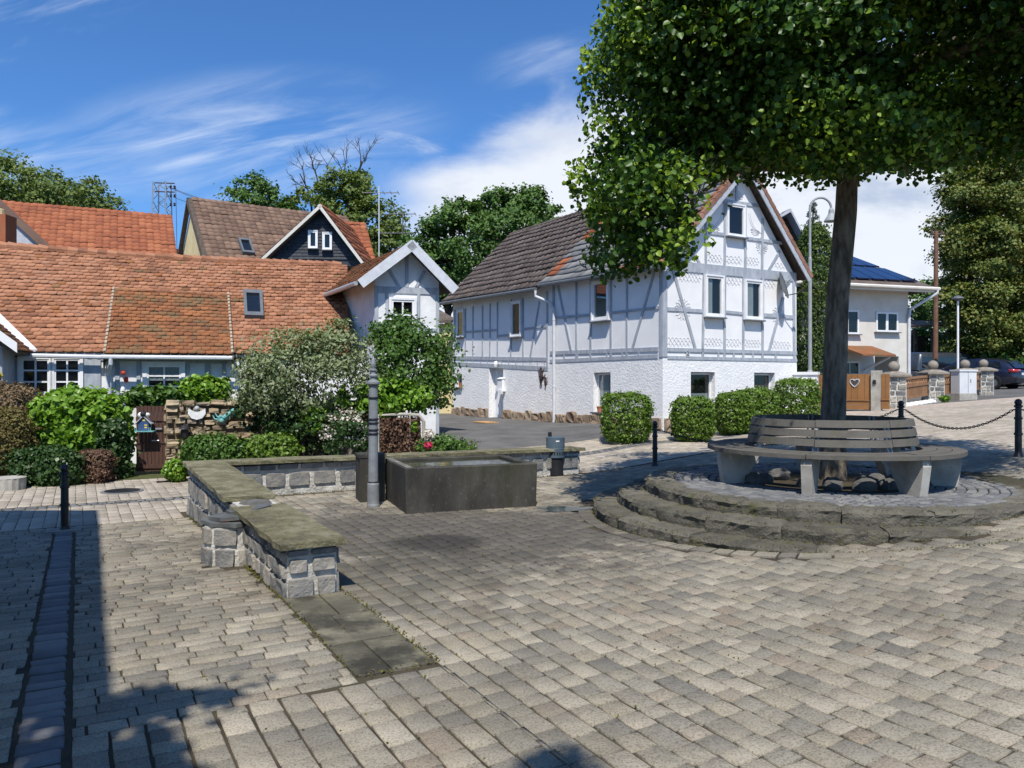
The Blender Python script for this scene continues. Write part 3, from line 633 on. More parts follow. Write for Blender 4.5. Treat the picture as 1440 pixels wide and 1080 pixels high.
for k in range(7):
    j0 = radians(-32+360/7*k)+.004; j1 = radians(-32+360/7*(k+1))-.004
    for r0, r1 in ((1.0, 1.142), (1.15, 1.292), (1.3, 1.445)):
        mb = MB(); arc_board(mb, r0, r1, j0, j1, zs-.045, zs); mb.build('seat_plank', m_bench, t)
    for zz, rr in ((zs+.055, .965), (zs+.16, .945), (zs+.265, .925)):
        mb = MB(); arc_board(mb, rr-.035, rr, j0, j1, zz, zz+.08, rr-.053, rr-.018); mb.build('back_slat', m_bench, t)
    th = radians(-32+360/7*k); d = A3(sin(th), -cos(th), 0); q = A3(cos(th), sin(th), 0)*.055
    mb = MB(); prof = [(1.12, ZP-.02), (1.36, ZP-.02), (1.41, zs-.12), (1.39, zs-.052), (.93, zs-.052), (.93, zs-.12)]
    mb.prism([A3(PC[0], PC[1], 0)+d*r+A3(0, 0, z)-q for r, z in prof], 2*q); mb.build('leg', m_conc, t)
    mb = MB()
    for sgn in (-1, 1):
        prof = [(1.0, zs-.2), (.93, zs-.2), (.88, zs+.03), (.84, zs+.335), (.865, zs+.335), (.915, zs+.03)]
        mb.prism([A3(PC[0], PC[1], 0)+d*r+A3(0, 0, z)+q*.5*sgn-q*.12 for r, z in prof], q*.24)
    mb.build('back_bracket', m_alu, t)
# ================================================================ BUILDING HELPERS
def tmpl_beaver():
    low = [(.02, .20), (.12, .08), (.3, .015), (.5, 0), (.7, .015), (.88, .08), (.98, .20)]
    v = [(s, t, .034) for s, t in low]+[(.98, 1.2, .006), (.02, 1.2, .006)]+[(s, t, .012) for s, t in low]
    return np.array(v), [[tuple(range(9))], [(9+i, 10+i, i+1, i) for i in range(6)]]
def tmpl_pan(h=.035, th=.022):
    S = np.linspace(0, 1, 7); prof = np.array([.0, .15, .55, .95, 1., .6, .1])*h
    v = [(s, 0, p+th) for s, p in zip(S, prof)]+[(s, 1.12, p*.95+.004) for s, p in zip(S, prof)]+[(s, 0, p+.001) for s, p in zip(S, prof)]
    f = [(i, i+1, 8+i, 7+i) for i in range(6)]+[(14+i, 15+i, 1+i, i) for i in range(6)]
    return np.array(v), [f]
def tmpl_flat(th=.03):
    v = [(.01, 0, th), (.99, 0, th), (.99, 1.15, .004), (.01, 1.15, .004), (.01, 0, .004), (.99, 0, .004)]
    return np.array(v), [[(0, 1, 2, 3), (4, 5, 1, 0)]]
TB, TP, TF = tmpl_beaver(), tmpl_pan(), tmpl_flat()
def tile_roof(name, el, er, rl, rr, w, e, tm, mats, parent, choose=None, stagger=True, jit=.004, sag=0., keep=None):
    """tiles over the bilinear quad eave-left, eave-right, ridge-left, ridge-right (seen from outside)"""
    el, er, rl, rr = [np.asarray(p, float) for p in (el, er, rl, rr)]
    nrows = max(2, round(np.linalg.norm((rl+rr-el-er)/2)/e)); ncols = max(2, round(np.linalg.norm((er+rr-el-rl)/2)/w))
    nv = nrm(np.cross(er-el, rl-el)); nv = nv if nv[2] > 0 else -nv
    T, FS = tm; Vs = []; mi = []; n = 0
    for j in range(nrows):
        off = .5 if (stagger and j % 2) else 0
        for i in range(-1 if off else 0, ncols):
            s = np.clip((i+off+T[:, 0])/ncols, 0, 1)
            if s.max()-s.min() < .2/ncols: continue
            if keep is not None and not keep((i+off+.5)/ncols, (j+.5)/nrows): continue
            t = np.clip((j+T[:, 1]+(.10*sin(i*.33+j*2.1)+.07*sin(i*.9+j*1.3)+.05*random.uniform(-1, 1) if 0 < j else 0))/nrows, 0, 1.0)[:, None]; s = s[:, None]
            p = (el*(1-s)+er*s)*(1-t)+(rl*(1-s)+rr*s)*t
            p = p+nv*(T[:, 2:3]+random.uniform(-jit, jit)+random.uniform(-jit, jit)*(s*ncols-i))
            p = p+nv*(.012*sin(i*.21+j*.13)+.008*sin(i*.07-j*.31))
            if sag: p[:, 2] -= sag*np.sin(pi*s[:, 0])*t[:, 0]
            Vs.append(p); mi.append(choose((i+.5)/ncols, (j+.5)/nrows) if choose else 0); n += 1
    k = len(T); o = np.arange(n)[:, None]*k; fs = []; midx = []
    for g in FS:
        for f in g: fs.append(o+np.array(f)); midx.append(np.array(mi))
    return put(name, np_mesh(name, np.concatenate(Vs), fs, mats, np.concatenate(midx)), parent)
def deck(mb, el, er, rl, rr, th=.1, drop=.012):
    el, er, rl, rr = [np.asarray(p, float) for p in (el, er, rl, rr)]
    nv = nrm(np.cross(er-el, rl-el)); nv = nv if nv[2] > 0 else -nv
    mb.prism([p-nv*drop for p in (el, er, rr, rl)], -nv*th)
def window(par, f, s0, s1, z0, z1, fw=.06, nx=1, ny=1, n=0., proud=.05, mat=None, sill=True, curtain=None, casing=0., bar=.025, sillmat=None, opaque=False, name='window'):
    """frame with glazing bars; glass lies at n+.012, the frame stands proud of it"""
    mat = mat or m_wwood; mb = MB(); c = casing
    if c:
        for a, b, p, q in ((s0-c, s0, z0-c, z1+c), (s1, s1+c, z0-c, z1+c), (s0, s1, z1, z1+c), (s0, s1, z0-c, z0)): fbox(mb, f, a, b, p, q, n-.02, n+proud*1.3)
    fbox(mb, f, s0, s0+fw, z0, z1, n-.02, n+proud); fbox(mb, f, s1-fw, s1, z0, z1, n-.02, n+proud)
    fbox(mb, f, s0+fw, s1-fw, z1-fw, z1, n-.02, n+proud-.002); fbox(mb, f, s0+fw, s1-fw, z0, z0+fw, n-.02, n+proud-.002)
    for i in range(1, nx): x = s0+(s1-s0)*i/nx; fbox(mb, f, x-bar/2, x+bar/2, z0+fw, z1-fw, n-.01, n+proud-.008)
    for j in range(1, ny): z = z0+(z1-z0)*j/ny; fbox(mb, f, s0+fw, s1-fw, z-bar/2, z+bar/2, n-.01, n+proud-.012)
    w = mb.build(name, mat, par)
    mb = MB(); g = fw*.9; mb.quad(f.w(s0+g, z0+g, n+.02), f.w(s1-g, z0+g, n+.02), f.w(s1-g, z1-g, n+.02), f.w(s0+g, z1-g, n+.02)); mb.build('pane', m_glass, w)
    if curtain != 'hole':
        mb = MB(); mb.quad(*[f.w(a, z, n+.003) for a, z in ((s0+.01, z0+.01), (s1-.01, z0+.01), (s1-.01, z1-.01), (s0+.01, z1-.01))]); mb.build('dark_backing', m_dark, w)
        if curtain is not None:
            m, a0, a1, b0, b1 = curtain; mb = MB(); N = 18; vs = []
            for i in range(N+1):
                a = s0+g+(s1-s0-2*g)*(a0+(a1-a0)*i/N); nn = n+.011+.004*sin(i*2.2)
                vs += [f.w(a, z0+g+(z1-z0-2*g)*b0, nn), f.w(a, z0+g+(z1-z0-2*g)*b1, nn)]
            mb.add(vs, [(2*i, 2*i+2, 2*i+3, 2*i+1) for i in range(N)]); mb.build('curtain', m, w)
    if sill:
        mb = MB(); c2 = c or .04; fbox(mb, f, s0-c2-.03, s1+c2+.03, z0-c-.035, z0-c, n-.02, n+proud+.09); mb.build('sill', sillmat or m_dgrey, w)
    return w
def winpx(par, f, u0, u1, v0, v1, **k):
    s0, zt = f.pt(u0, v0); s1, zb = f.pt(u1, v1); _, zt2 = f.pt(u1, v0); _, zb2 = f.pt(u0, v1)
    s0, s1 = min(s0, s1), max(s0, s1); return window(par, f, s0, s1, (zb+zb2)/2, (zt+zt2)/2, **k)
# ================================================================ WHITE HALF-TIMBERED HOUSE
C0 = A3((932-720)/F*20, 20, 0)
gd = nrm([.859, .512]); ld = nrm([-.512, .859])
fG = Fr(C0, gd); fL = Fr(C0, ld, False)
if np.dot(fG.n, [0, -1]) < 0: fG.n = -fG.n
if np.dot(fL.n, [-1, 0]) < 0: fL.n = -fL.n
t = thing('timber_framed_house', 'white house with grey-blue timber framing, scratched plaster gable and steep tiled roof', 'house', (C0[0], C0[1], hq(C0[0], C0[1])))
HW = t
GW, _ = fG.pt(1120, 500); LL, _ = fL.pt(637, 500); sJ, _ = fL.pt(772, 500)
zbeam = 2.31; zeave = 4.70
sA, _ = fG.pt(1040, 300); zA = 7.62     # ridge position along the gable and wall apex height
zbase = -.15
mb = MB()   # rough ground storey
def hole(f, u0, u1, v0, v1):
    a, z1 = f.pt(u0, v0); b, _ = f.pt(u1, v0); m_, z0 = f.pt((u0+u1)/2, v1); return (min(a, b), max(a, b), z0, z1)
gh1 = hole(fG, 971, 1005, 523, 589); gh2 = hole(fG, 1060, 1089, 523.5, 582)
gh2 = (gh2[0], gh2[1], gh1[2], gh1[3]); lh1 = hole(fL, 835, 859, 524, 580); lhd = hole(fL, 688, 708, 515, 593); lhs = hole(fL, 641.5, 650, 526, 545)
wall(mb, fG, -.012, GW, zbase, zbeam, [gh1, gh2], .22, .012); wall(mb, fL, -.012, LL, zbase, zbeam, [lh1, lhd, lhs], .3, .012)
for f, S in ((fG, GW), (fL, LL)): mb.quad(f.w(0, zbeam, .012), f.w(S, zbeam, .012), f.w(S, zbeam, -.02), f.w(0, zbeam, -.02))
mb.build('ground_floor_wall', m_plw, t)
mb = MB(); wall(mb, fG, 0, GW, zbeam, zeave); wall(mb, fL, 0, LL, zbeam, zeave+.25)
mb.add([fG.w(0, zeave), fG.w(GW, zeave), fG.w(sA, zA)], [(0, 1, 2)])
# back and right walls close the body
pR = fG.w(GW, 0); pB = fL.w(LL, 0); pRB = pR+np.append(ld*LL, 0)
for p, q in ((pR, pRB), (pRB, pB)): mb.quad(A3(p[0], p[1], zbase), A3(q[0], q[1], zbase), A3(q[0], q[1], zeave), A3(p[0], p[1], zeave))
apB = fG.w(sA, zA)+np.append(ld*LL, 0); mb.add([A3(pRB[0], pRB[1], zeave), A3(pB[0], pB[1], zeave), apB], [(0, 1, 2)])
mb.build('upper_wall', m_plb, t)
# ---- timbers (photo lines read off on each facade)
mb = MB(); k = 1.0
gz = [  # gable: u0,v0,u1,v1,width px
 (941, 373, 1119, 390, 13), (938, 491.5, 1120, 496.5, 5), (938, 502.8, 1120, 506.8, 4.5), (1115.5, 386, 1116.5, 505, 5),
 (989.5, 383, 987.5, 503, 4), (1019, 384, 1018, 504, 4), (1045, 386, 1044.5, 504, 4), (1072.5, 388, 1071.5, 505, 4),
 (946, 380, 977, 490, 4.5), (1101, 418, 1080.5, 494, 4.5), (938, 434.5, 988, 437.5, 5), (1020, 438.5, 1045, 441, 4), (1073, 443, 1115, 446, 5),
 (992, 306, 992, 372, 3.6), (1019, 284, 1018.5, 375, 4), (1047.5, 286, 1047.5, 378, 4), (1072, 307, 1071, 381, 4),
 (972, 349, 984, 372, 4), (1096, 353, 1079, 382, 4), (996, 327, 1019, 330, 4.2), (1049, 335, 1099, 342, 4.2), (1005, 280.5, 1066, 289.5, 4.5), (1035, 243, 1035, 284, 3.6),
 (966, 493, 966, 503, 3), (1009.5, 494, 1009.5, 504, 3), (1031, 495, 1031, 505, 3), (1058, 495, 1058, 505, 3), (1090, 496, 1090, 506, 3)]
for u0, v0, u1, v1, w in gz: B(mb, fG, u0, v0, u1, v1, w)
fbox(mb, fG, -.034, .13, zbeam, zeave+.1, -.03, .034)      # corner post, both faces
fbox(mb, fL, .0, .1, zbeam, zeave+.1, -.03, .036)
lz = [  # long side
 (926, 491, 774, 496.5, 5.5), (926, 501, 774, 508, 5), (882, 384, 882, 500, 3.4), (811, 392, 811, 505, 3.4), (779, 398, 779, 508, 5),
 (831.5, 388, 831, 503, 4), (859.5, 386, 859.5, 500, 4), (860, 440, 927, 432.5, 3.6), (780, 447, 831, 443, 3.6), (921, 381, 890, 490, 4), (785, 402, 804, 493, 3.6),
 (794, 496, 794, 507, 3), (813, 495, 813, 506, 3), (854, 493, 854, 504, 3), (876, 492, 876, 503, 3), (899, 492, 899, 502, 3),
 (638, 503, 771, 505.5, 5), (638, 511.5, 771, 518.5, 5.5),
 (640, 436, 640, 512, 3.2), (655, 434, 655, 504, 2.6), (665.5, 431, 665.5, 504, 2.6), (679, 429, 679, 504, 2.6), (689.5, 427, 689.5, 504, 2.6), (700, 425, 700, 504, 2.6), (719, 421, 719, 505, 3), (736, 419, 736, 505, 3), (770, 410, 770, 518, 3.5),
 (655, 467, 700, 464, 3), (700, 472.5, 719, 471, 3), (737, 463, 770, 458.5, 3.4), (759, 424, 746, 503, 3), (640, 477, 655, 475, 2.6)]
for u0, v0, u1, v1, w in lz: B(mb, fL, u0, v0, u1, v1, w)
for u in range(646, 770, 10): B(mb, fL, u, 505, u, 515, 1.9, .02)
mb.build('timber_frame', m_timb, t)
# ---- scratched plaster ornament on the gable
mb = MB()
def stroke(pts, r=.012): mb.tube([fG.w(a, z, .002) for a, z in pts], r, 4, False)
def rosette(u, v, r, a0=0, a1=2*pi, n=16, rr=.3):
    s, z = fG.pt(u, v); r = r*fG.d(s)/F
    for i in range(n):
        th = a0+(a1-a0)*(i+.5)/n; dt = (a1-a0)/n*.42; P0 = lambda q, h: (s+q*cos(h), z+q*sin(h))
        stroke([P0(r*rr, th-dt*.3), P0(r*.8, th-dt), P0(r, th), P0(r*.8, th+dt), P0(r*rr, th+dt*.3)])
O_ = lambda fn, *a, **k: (globals().__setitem__('mb', MB()), fn(*a, **k), mb.build('scratched_ornament', m_orn, t))
O_(rosette, 960, 435, 15.5); O_(rosette, 1094.5, 444, 13.5); O_(rosette, 1020+15, 283, 16, .12*pi, .88*pi, 10, .35); O_(rosette, 1071, 346, 12)
O_(rosette, 1006, 318, 9, pi*.9, pi*1.9, 7); O_(rosette, 1062, 322, 10, pi*1.0, pi*1.9, 8)
def waves(u0, v0, u1, v1, rows, hpx):
    p = np.array(fG.pt(u0, v0)); q = np.array(fG.pt(u1, v1)); sc = fG.d(p[0])/F; L = q-p; n = max(2, int(np.linalg.norm(L)/(.125)))
    for r in range(rows):
        for i in range(n):
            b = p+L*(i+(.5 if r % 2 else 0))/n-np.array([0, hpx*sc*(r+.5)/rows]); w = np.linalg.norm(L)/n*.5; h = hpx*sc/rows*.8
            w2 = w*random.uniform(.8, 1.15); h2 = h*random.uniform(.7, 1.2); stroke([(b[0]+w2*x, b[1]+h2*y) for x, y in ((-.9, -.5), (-.5, .3), (0, .5), (.5, .25), (.9, -.5))], .009)
for a in ((941, 381.5, 986, 386, 3, 13), (1022, 388, 1043, 390, 3, 13), (1075, 393, 1090, 395, 3, 12), (940, 474, 972, 475, 3, 13), (992, 475, 1016, 476, 3, 12), (1022, 476, 1042, 477, 3, 12), (1048, 477, 1070, 478, 3, 12), (1084, 479, 1112, 481, 3, 12),
          (953, 357, 976, 359, 3, 11), (996, 357, 1016, 359, 3, 12), (1022, 359, 1044, 361, 3, 12), (1050, 361, 1068, 363, 3, 12), (1088, 368, 1103, 371, 2, 9)): O_(waves, *a)
def arcline(u0, v0, u1, v1, u2, v2):
    p = [np.array(fG.pt(*q)) for q in ((u0, v0), (u1, v1), (u2, v2))]
    for e in (0, .07): stroke([tuple(p[0]*(1-x)**2+2*p[1]*x*(1-x)+p[2]*x*x+np.array([e, 0])) for x in np.linspace(0, 1, 9)], .008)
O_(arcline, 1052, 300, 1055, 325, 1070, 328); O_(arcline, 1016, 292, 1015, 315, 996, 322)
m_done = 1
# ---- windows
winpx(t, fG, 1021.5, 1045, 289, 332, fw=.055, casing=.035, proud=.06, curtain=(m_curd, 0, 1, 0, .0))
winpx(t, fG, 991, 1014, 389, 444, fw=.06, casing=.045, proud=.07, curtain=(m_curt, .0, .42, 0, 1))
winpx(t, fG, 1046.5, 1068.5, 396, 448, fw=.06, casing=.045, proud=.07, curtain=(m_curt, .05, .55, 0, 1))
winpx(t, fL, 836, 857.5, 396, 449, fw=.07, casing=.05, proud=.08, curtain=(m_curd, 0, 1, 0, 1))
winpx(t, fL, 721, 734, 425, 472, fw=.06, casing=.045, proud=.08)
winpx(t, fL, 644, 653, 437, 473, fw=.06, casing=.03, proud=.05)
def deepwin(f, h, cur=None, fw=.05):
    a, b, c, d = h; return window(t, f, a+.005, b-.005, c+.02, d-.02, fw=fw, n=-.19, proud=.05, sill=False, curtain=cur)
w = deepwin(fG, gh1, (m_curt, .05, .95, 0, .55)); deepwin(fG, gh2, (m_curd, 0, 1, .0, 1)); deepwin(fL, (lh1[0], lh1[1], lh1[2], lh1[3]), (m_curt, .3, 1, 0, 1)); deepwin(fL, lhs, None, .02)
mb = MB()
for f, h in ((fG, gh1), (fG, gh2), (fL, lh1), (fL, lhs)): fbox(mb, f, h[0]-.05, h[1]+.05, h[2]-.04, h[2]+.004, -.2, .1)
mb.build('stone_sill', m_dgrey, t)
# ---- door
a, b, c, d = lhd; mb = MB(); fbox(mb, fL, a+.06, b-.06, c, d-.06, -.24, -.2)
for i in range(5): x = a+.1+(b-a-.2)*i/4; fbox(mb, fL, x-.006, x+.006, c+.12, d-.14, -.2, -.192)
dr = mb.build('door', m_wwood, t); mb = MB(); fbox(mb, fL, a, a+.06, c, d, -.25, -.17); fbox(mb, fL, b-.06, b, c, d, -.25, -.17); fbox(mb, fL, a+.06, b-.06, d-.06, d, -.25, -.172); mb.build('door_frame', m_wwood, t)
mb = MB(); fbox(mb, fL, a+.12, a+.15, c+.85, c+1.05, -.2, -.15); fbox(mb, fL, a+.12, a+.22, c+.98, c+1.0, -.16, -.13); mb.build('handle', m_alu, dr)
# ---- plinth of rough stones
mb = MB()
def gr(f): return lambda s: float(hz(*f.w(s, 0, .1)[:2]))-.05
courses(mb, fL, .0, a-.02, gr(fL), lambda s: gr(fL)(s)+.36+.05*sin(s*5), [1], .28, .6, .1, .0, 5, .1); mb.build('plinth', m_plinth, t); mb = MB()
courses(mb, fL, b+.02, LL, gr(fL), lambda s: gr(fL)(s)+.38+.05*sin(s*4), [1], .25, .6, .1, .0, 5, .1); mb.build('plinth', m_plinth, t); mb = MB()
courses(mb, fG, .0, GW, gr(fG), lambda s: gr(fG)(s)+.38+.05*sin(s*5), [1], .28, .6, .1, .0, 5, .1); mb.build('plinth', m_plinth, t)
# ---- roof
ridge_f = fG.w(sA, 7.78, .28); ridge_b = fG.w(sA, 7.86)+np.append(ld*(LL+.25), 0)
oh = .34; slope = (7.78-zeave)/sA
eL = lambda s, z, o=oh: fL.w(s, z, o)
rp = lambda s: ridge_f+(ridge_b-ridge_f)*((s+.28)/(LL+.53))
eR0 = eL(-.28, zeave-.08); eJ = eL(sJ+.02, 4.78); eJ2 = eL(sJ+.02, 4.66, oh+.12); eB = eL(LL+.25, 4.84, oh+.05)
def patch(s, j):
    if s < .16: return 1 if ((.06 < j < .3 and s < .11) or (.5 < j < .72 and s < .08)) else 0   # s=0 at the junction (left)
    if s > .955: return 1
    return 1 if (.72 < s < .9 and .02 < j < .1) else 0
tile_roof('grey_roof', eJ, eR0, rp(sJ), ridge_f, .28, .31, tmpl_flat(.05), [m_tileg, m_tiler], t, patch, False, .007)
tile_roof('brown_roof', eB, eJ2, ridge_b, rp(sJ), .27, .33, tmpl_pan(.035, .055), [m_tiled], t, None, False, .004)
gR = lambda l, z, o: fG.w(GW+o, z)+np.append(ld*l, 0)
eRr0 = fG.w(GW+.3, zeave+.03, .28); eRrB = fG.w(GW+.3, zeave+.03)+np.append(ld*(LL+.25), 0)
tile_roof('rear_roof', eRr0, eRrB, ridge_f, ridge_b, .28, .33, TF, [m_tileg], t, None, False, .006)
mb = MB(); deck(mb, eJ, eR0, rp(sJ), ridge_f, .07); deck(mb, eB, eJ2, ridge_b, rp(sJ), .07, .014); deck(mb, eRr0, eRrB, ridge_f, ridge_b, .07, .016); mb.build('roof_deck', m_dwood, t)
for e0, sg in ((eR0, 1), (eRr0, -1)):   # barge boards
    mb = MB()
    e = e0+np.append(fG.n*.035, 0); r = ridge_f+np.append(fG.n*.035, 0)
    d = nrm(r-e); up = A3(0, 0, 1); q = nrm(up-d*np.dot(up, d)); mb.prism([e-q*.2, e-q*.01, r-q*.01, r-q*.2], np.append(-fG.n*.03, 0))
    mb.build('barge_board', m_gwood, t)
for e0 in (eR0, eRr0):   # clay verge tiles
    mb = MB(); n = 15; e = e0+np.append(fG.n*.05, 0); r = ridge_f+np.append(fG.n*.05, 0); d = nrm(r-e); q = nrm(A3(0, 0, 1)-d*d[2]); L = np.linalg.norm(r-e)
    for i in range(n):
        a0 = e+d*L*i/n; a1 = e+d*L*(i+1.08)/n; mb.prism([a0-q*.07+q*.02, a0+q*.065, a1+q*.045, a1-q*.07], np.append(-fG.n*.12, 0))
    mb.build('verge_tiles', m_clay, t)
mb = MB(); n = 34
for i in range(n):
    p = ridge_f+(ridge_b-ridge_f)*i/n; q = ridge_f+(ridge_b-ridge_f)*(i+1.1)/n; mb.tube([p+A3(0, 0, -.02), q+A3(0, 0, -.03)], [.11, .095], 8)
mb.build('ridge_tiles', m_tiled, t)
mb = MB(); mb.tube([eR0+A3(0, 0, -.04)+np.append(fL.n*.05, 0), eJ+A3(0, 0, -.05)+np.append(fL.n*.05, 0)], .06, 8); mb.tube([eJ2+A3(0, 0, -.05)+np.append(fL.n*.05, 0), eB+A3(0, 0, -.05)+np.append(fL.n*.05, 0)], .065, 8)
mb.build('gutter', m_dgrey, t)
p0 = eJ2+A3(0, 0, -.1)+np.append(fL.n*.04, 0); pw = fL.w(sJ+.0, 4.1, .09); xs = fL.w(sJ-.0, 0, .09)
mb = MB(); mb.tube([p0, p0+A3(0, 0, -.18), fL.w(sJ-.25, 4.18, .12), fL.w(sJ-.42, 3.95, .09), fL.w(sJ-.42, 2, .09), fL.w(sJ-.42, hq(*fL.w(sJ, 0, .1)[:2])-.02, .09)], .048, 10)
for z in (3.6, 1.5): mb.tube([fL.w(sJ-.42, z, .09), fL.w(sJ-.42, z+.05, .09)], .058, 10)
mb.build('downpipe', m_zincw, t)
# ---- house number, writing on the lower timber
s, z = fG.pt(966, 497.5); mb = MB(); fbox(mb, fG, s-.06, s+.06, z-.085, z+.085, .03, .038); pl = mb.build('house_number_plate', m_gwood, t)
cu = bpy.data.curves.new('n2', 'FONT'); cu.body = '2'; cu.size = .17; cu.align_x = 'CENTER'; cu.align_y = 'CENTER'; cu.extrude = .002
to = bpy.data.objects.new('n2', cu); link(to); dg = bpy.context.evaluated_depsgraph_get(); me = bpy.data.meshes.new_from_object(to.evaluated_get(dg)); bpy.data.objects.remove(to)
me.name = 'numeral'; co = np.empty(len(me.vertices)*3, np.float32); me.vertices.foreach_get('co', co); co = co.reshape(-1, 3)
me.vertices.foreach_set('co', np.array([fG.w(s+c[0], z+c[1], .0405+c[2]) for c in co], np.float32).ravel()); me.materials.clear(); me.materials.append(m_iron); me.update()
o = put('numeral', me, t); o.parent = pl
# ---- things fixed to the house
s, z = fL.pt(707.5, 540); g = fL.w(s, z-.2, .0)
q = thing('letter_box', 'white letter box on the wall right of the white house door', 'letter box', g); mb = MB(); fbox(mb, fL, s-.16, s+.16, z-.2, z+.18, .03, .14); mb.prism([fL.w(s-.18, z+.18, .02), fL.w(s-.18, z+.18, .17), fL.w(s-.18, z+.24, .02)], np.append(fL.s*.36, 0)); mb.build('box', m_wwood, q)
mb = MB(); fbox(mb, fL, s-.2, s+.2, z-.26, z-.2, .02, .2); mb.build('newspaper_shelf', m_wwood, q)
s, z = fL.pt(703, 512); g = fL.w(s, z, 0); q = thing('wall_lamp', 'small white lamp above the white house door', 'wall lamp', g); mb = MB(); mb.tube([g, g+np.append(fL.n*.16, .1)], .018, 8); mb.build('bracket', m_wwood, q); c = g+np.append(fL.n*.18, 0); mb = MB(); mb.lathe(c, [(.02, .1), (.06, .07), (.075, .0), (.055, -.09), (.01, -.1)], 14); mb.build('lamp_shade', m_wwood, q)
def lizard(par, f, pts, r, mat, nm='body', n0=.035):
    mb = MB(); k = len(pts); rad = [r*(.55+.45*sin(pi*(i+.5)/k*.8+.3)) if i < k*.6 else r*(1-(i-k*.6)/(k*.42)) for i in range(k)]
    rad = [max(x, r*.12) for x in rad]; mb.tube([f.w(a, z, n0) for a, z in pts], rad, 8)
    for i in (int(k*.25), int(k*.5)):
        a, z = pts[i]; 
        for sg in (-1, 1): mb.tube([f.w(a, z, n0), f.w(a+sg*r*2.4, z+r*.6, n0), f.w(a+sg*r*3.2, z+r*2, n0-.01)], [r*.35, r*.28, r*.2], 6)
    mb.build(nm, mat, par)
for u, v, ln, lab in ((762.5, 530, 26, 'larger dark lizard figure climbing the white wall below the timber'), (768.5, 538, 15, 'smaller dark lizard figure on the white wall beside the larger one')):
    s, z = fL.pt(u, v); k = ln*fL.d(s)/F; g = fL.w(s, z, 0); q = thing('lizard_figure', lab, 'wall ornament', g, 'lizard figures on the white house')
    lizard(q, fL, [(s+.05*sin(i*1.1)*k, z+k*(.5-i/9)) for i in range(10)], .1*k, m_rust)
# satellite dish
s, z = fG.pt(1100, 391); g = fG.w(s+.35, z, 0); q = thing('satellite_dish', 'grey satellite dish on an arm at the right end of the white gable', 'satellite dish', g)
c = P(1099.5, 402, 22.0); ax = nrm(A3(.93, -.22, .3)); a1 = nrm(np.cross(ax, A3(0, 0, 1))); a2 = np.cross(a1, ax); mb = MB(); vs = []
for i in range(6):
    for k in range(20): r = .36*(i+.02)/5; vs.append(c+a1*r*cos(2*pi*k/20)+a2*r*1.1*sin(2*pi*k/20)+ax*(r*r*.5))
fs = [(i*20+k, i*20+(k+1) % 20, i*20+20+(k+1) % 20, i*20+20+k) for i in range(5) for k in range(20)]; mb.smooth = True; mb.add(vs, fs); mb.add([v-ax*.012 for v in vs], fs); mb.build('dish', m_lampgrey, q)
mb = MB(); mb.tube([c-a2*.3, c-a2*.35+ax*.42], .015, 8); mb.tube([c-a2*.33+ax*.4, c-a2*.29+ax*.52], .035, 10); mb.build('feed_arm', m_black, q)
mb = MB(); mb.tube([g, c-ax*.04], .025, 8); mb.tube([g+A3(0, 0, -.12), c-ax*.06], .014, 8); mb.build('mount', m_alu, q)
def pot(par_lab, c, r, h, grp=None, bloom=None):
    q = thing('flower_pot', par_lab, 'flower pot', c, grp); mb = MB(); mb.lathe(c, [(r*.7, 0), (r, h*.85), (r*1.1, h*.85), (r*1.1, h), (r*.9, h), (r*.85, h*.8), (.001, h*.8)], 16); mb.build('pot', m_terra, q); return q
a, b, c_, d = lh1; pot('terracotta pot with a small plant on the sill of the lower window', fL.w((a+b)/2+.12, c_+.005, .0), .085, .17)
a, b, c_, d = lhs; pot('red terracotta pot in the smallest window of the white house', fL.w((a+b)/2, c_+.005, -.05), .07, .18)
g = G(683, 594.5); mb = MB(); mb.box(g+A3(0, 0, .018), np.append(fL.s*.42, 0), np.append(fL.n*.25, 0), (0, 0, .014)); props(mb.build('doormat', m_mat, org=g), 'orange brown doormat on the asphalt before the white house door', 'doormat')
# ================================================================ TILED COTTAGE
fC0 = Fr((-10.9, 20.5), (.960, .279)); 
if fC0.n[1] > 0: fC0.n = -fC0.n
def shifted(f, n): g = Fr(f.o+f.n*n, f.s); g.n = f.n; return g
fC = shifted(fC0, 3.53); fE = shifted(fC0, 3.65)
sL = fE.pt(-260, 490)[0]; sR = fE.pt(492, 505)[0]; g = fC.w((sL+sR)/2, 0)
t = thing('tiled_cottage', 'long low white cottage under a big orange beaver-tail tile roof behind the garden', 'house', (g[0], g[1], hq(g[0], g[1])))
ez = lambda s: 2.30+.0*s
zr = lambda s: 5.20-.022*(s+1)
sE0 = fE.pt(45, 496)[0]
tile_roof('roof', fE.w(sL, 2.30), fE.w(sR, 2.30), fC0.w(sL, zr(sL)), fC0.w(sR+.2, zr(sR)), .19, .158, TB, [m_tile, m_tileb], t, lambda s, q: 1 if random.random() < .06 else 0, True, .005, .10)
mb = MB(); deck(mb, fE.w(sL, 2.3), fE.w(sR, 2.3), fC0.w(sL, zr(sL)), fC0.w(sR+.2, zr(sR)), .1, .13)
bk = shifted(fC0, -3.6); mb.prism([bk.w(sL, 2.3), bk.w(sR, 2.3), fC0.w(sR, zr(sR)-.12), fC0.w(sL, zr(sL)-.12)], (0, 0, -.1)); mb.build('roof_deck', m_deck, t)
mb = MB(); n = 46
for i in range(n):
    s0 = sL+(sR-sL)*i/n; s1 = sL+(sR-sL)*(i+1.12)/n; dip = lambda s: -.10*sin(pi*(s-sL)/(sR-sL))
    mb.tube([fC0.w(s0, zr(s0)+.0+dip(s0)+random.uniform(-.006, .006)), fC0.w(s1, zr(s1)-.015+dip(s1))], [.12, .10], 10)
mb.build('ridge_tiles', m_tile, t)
mb = MB()
wh = []
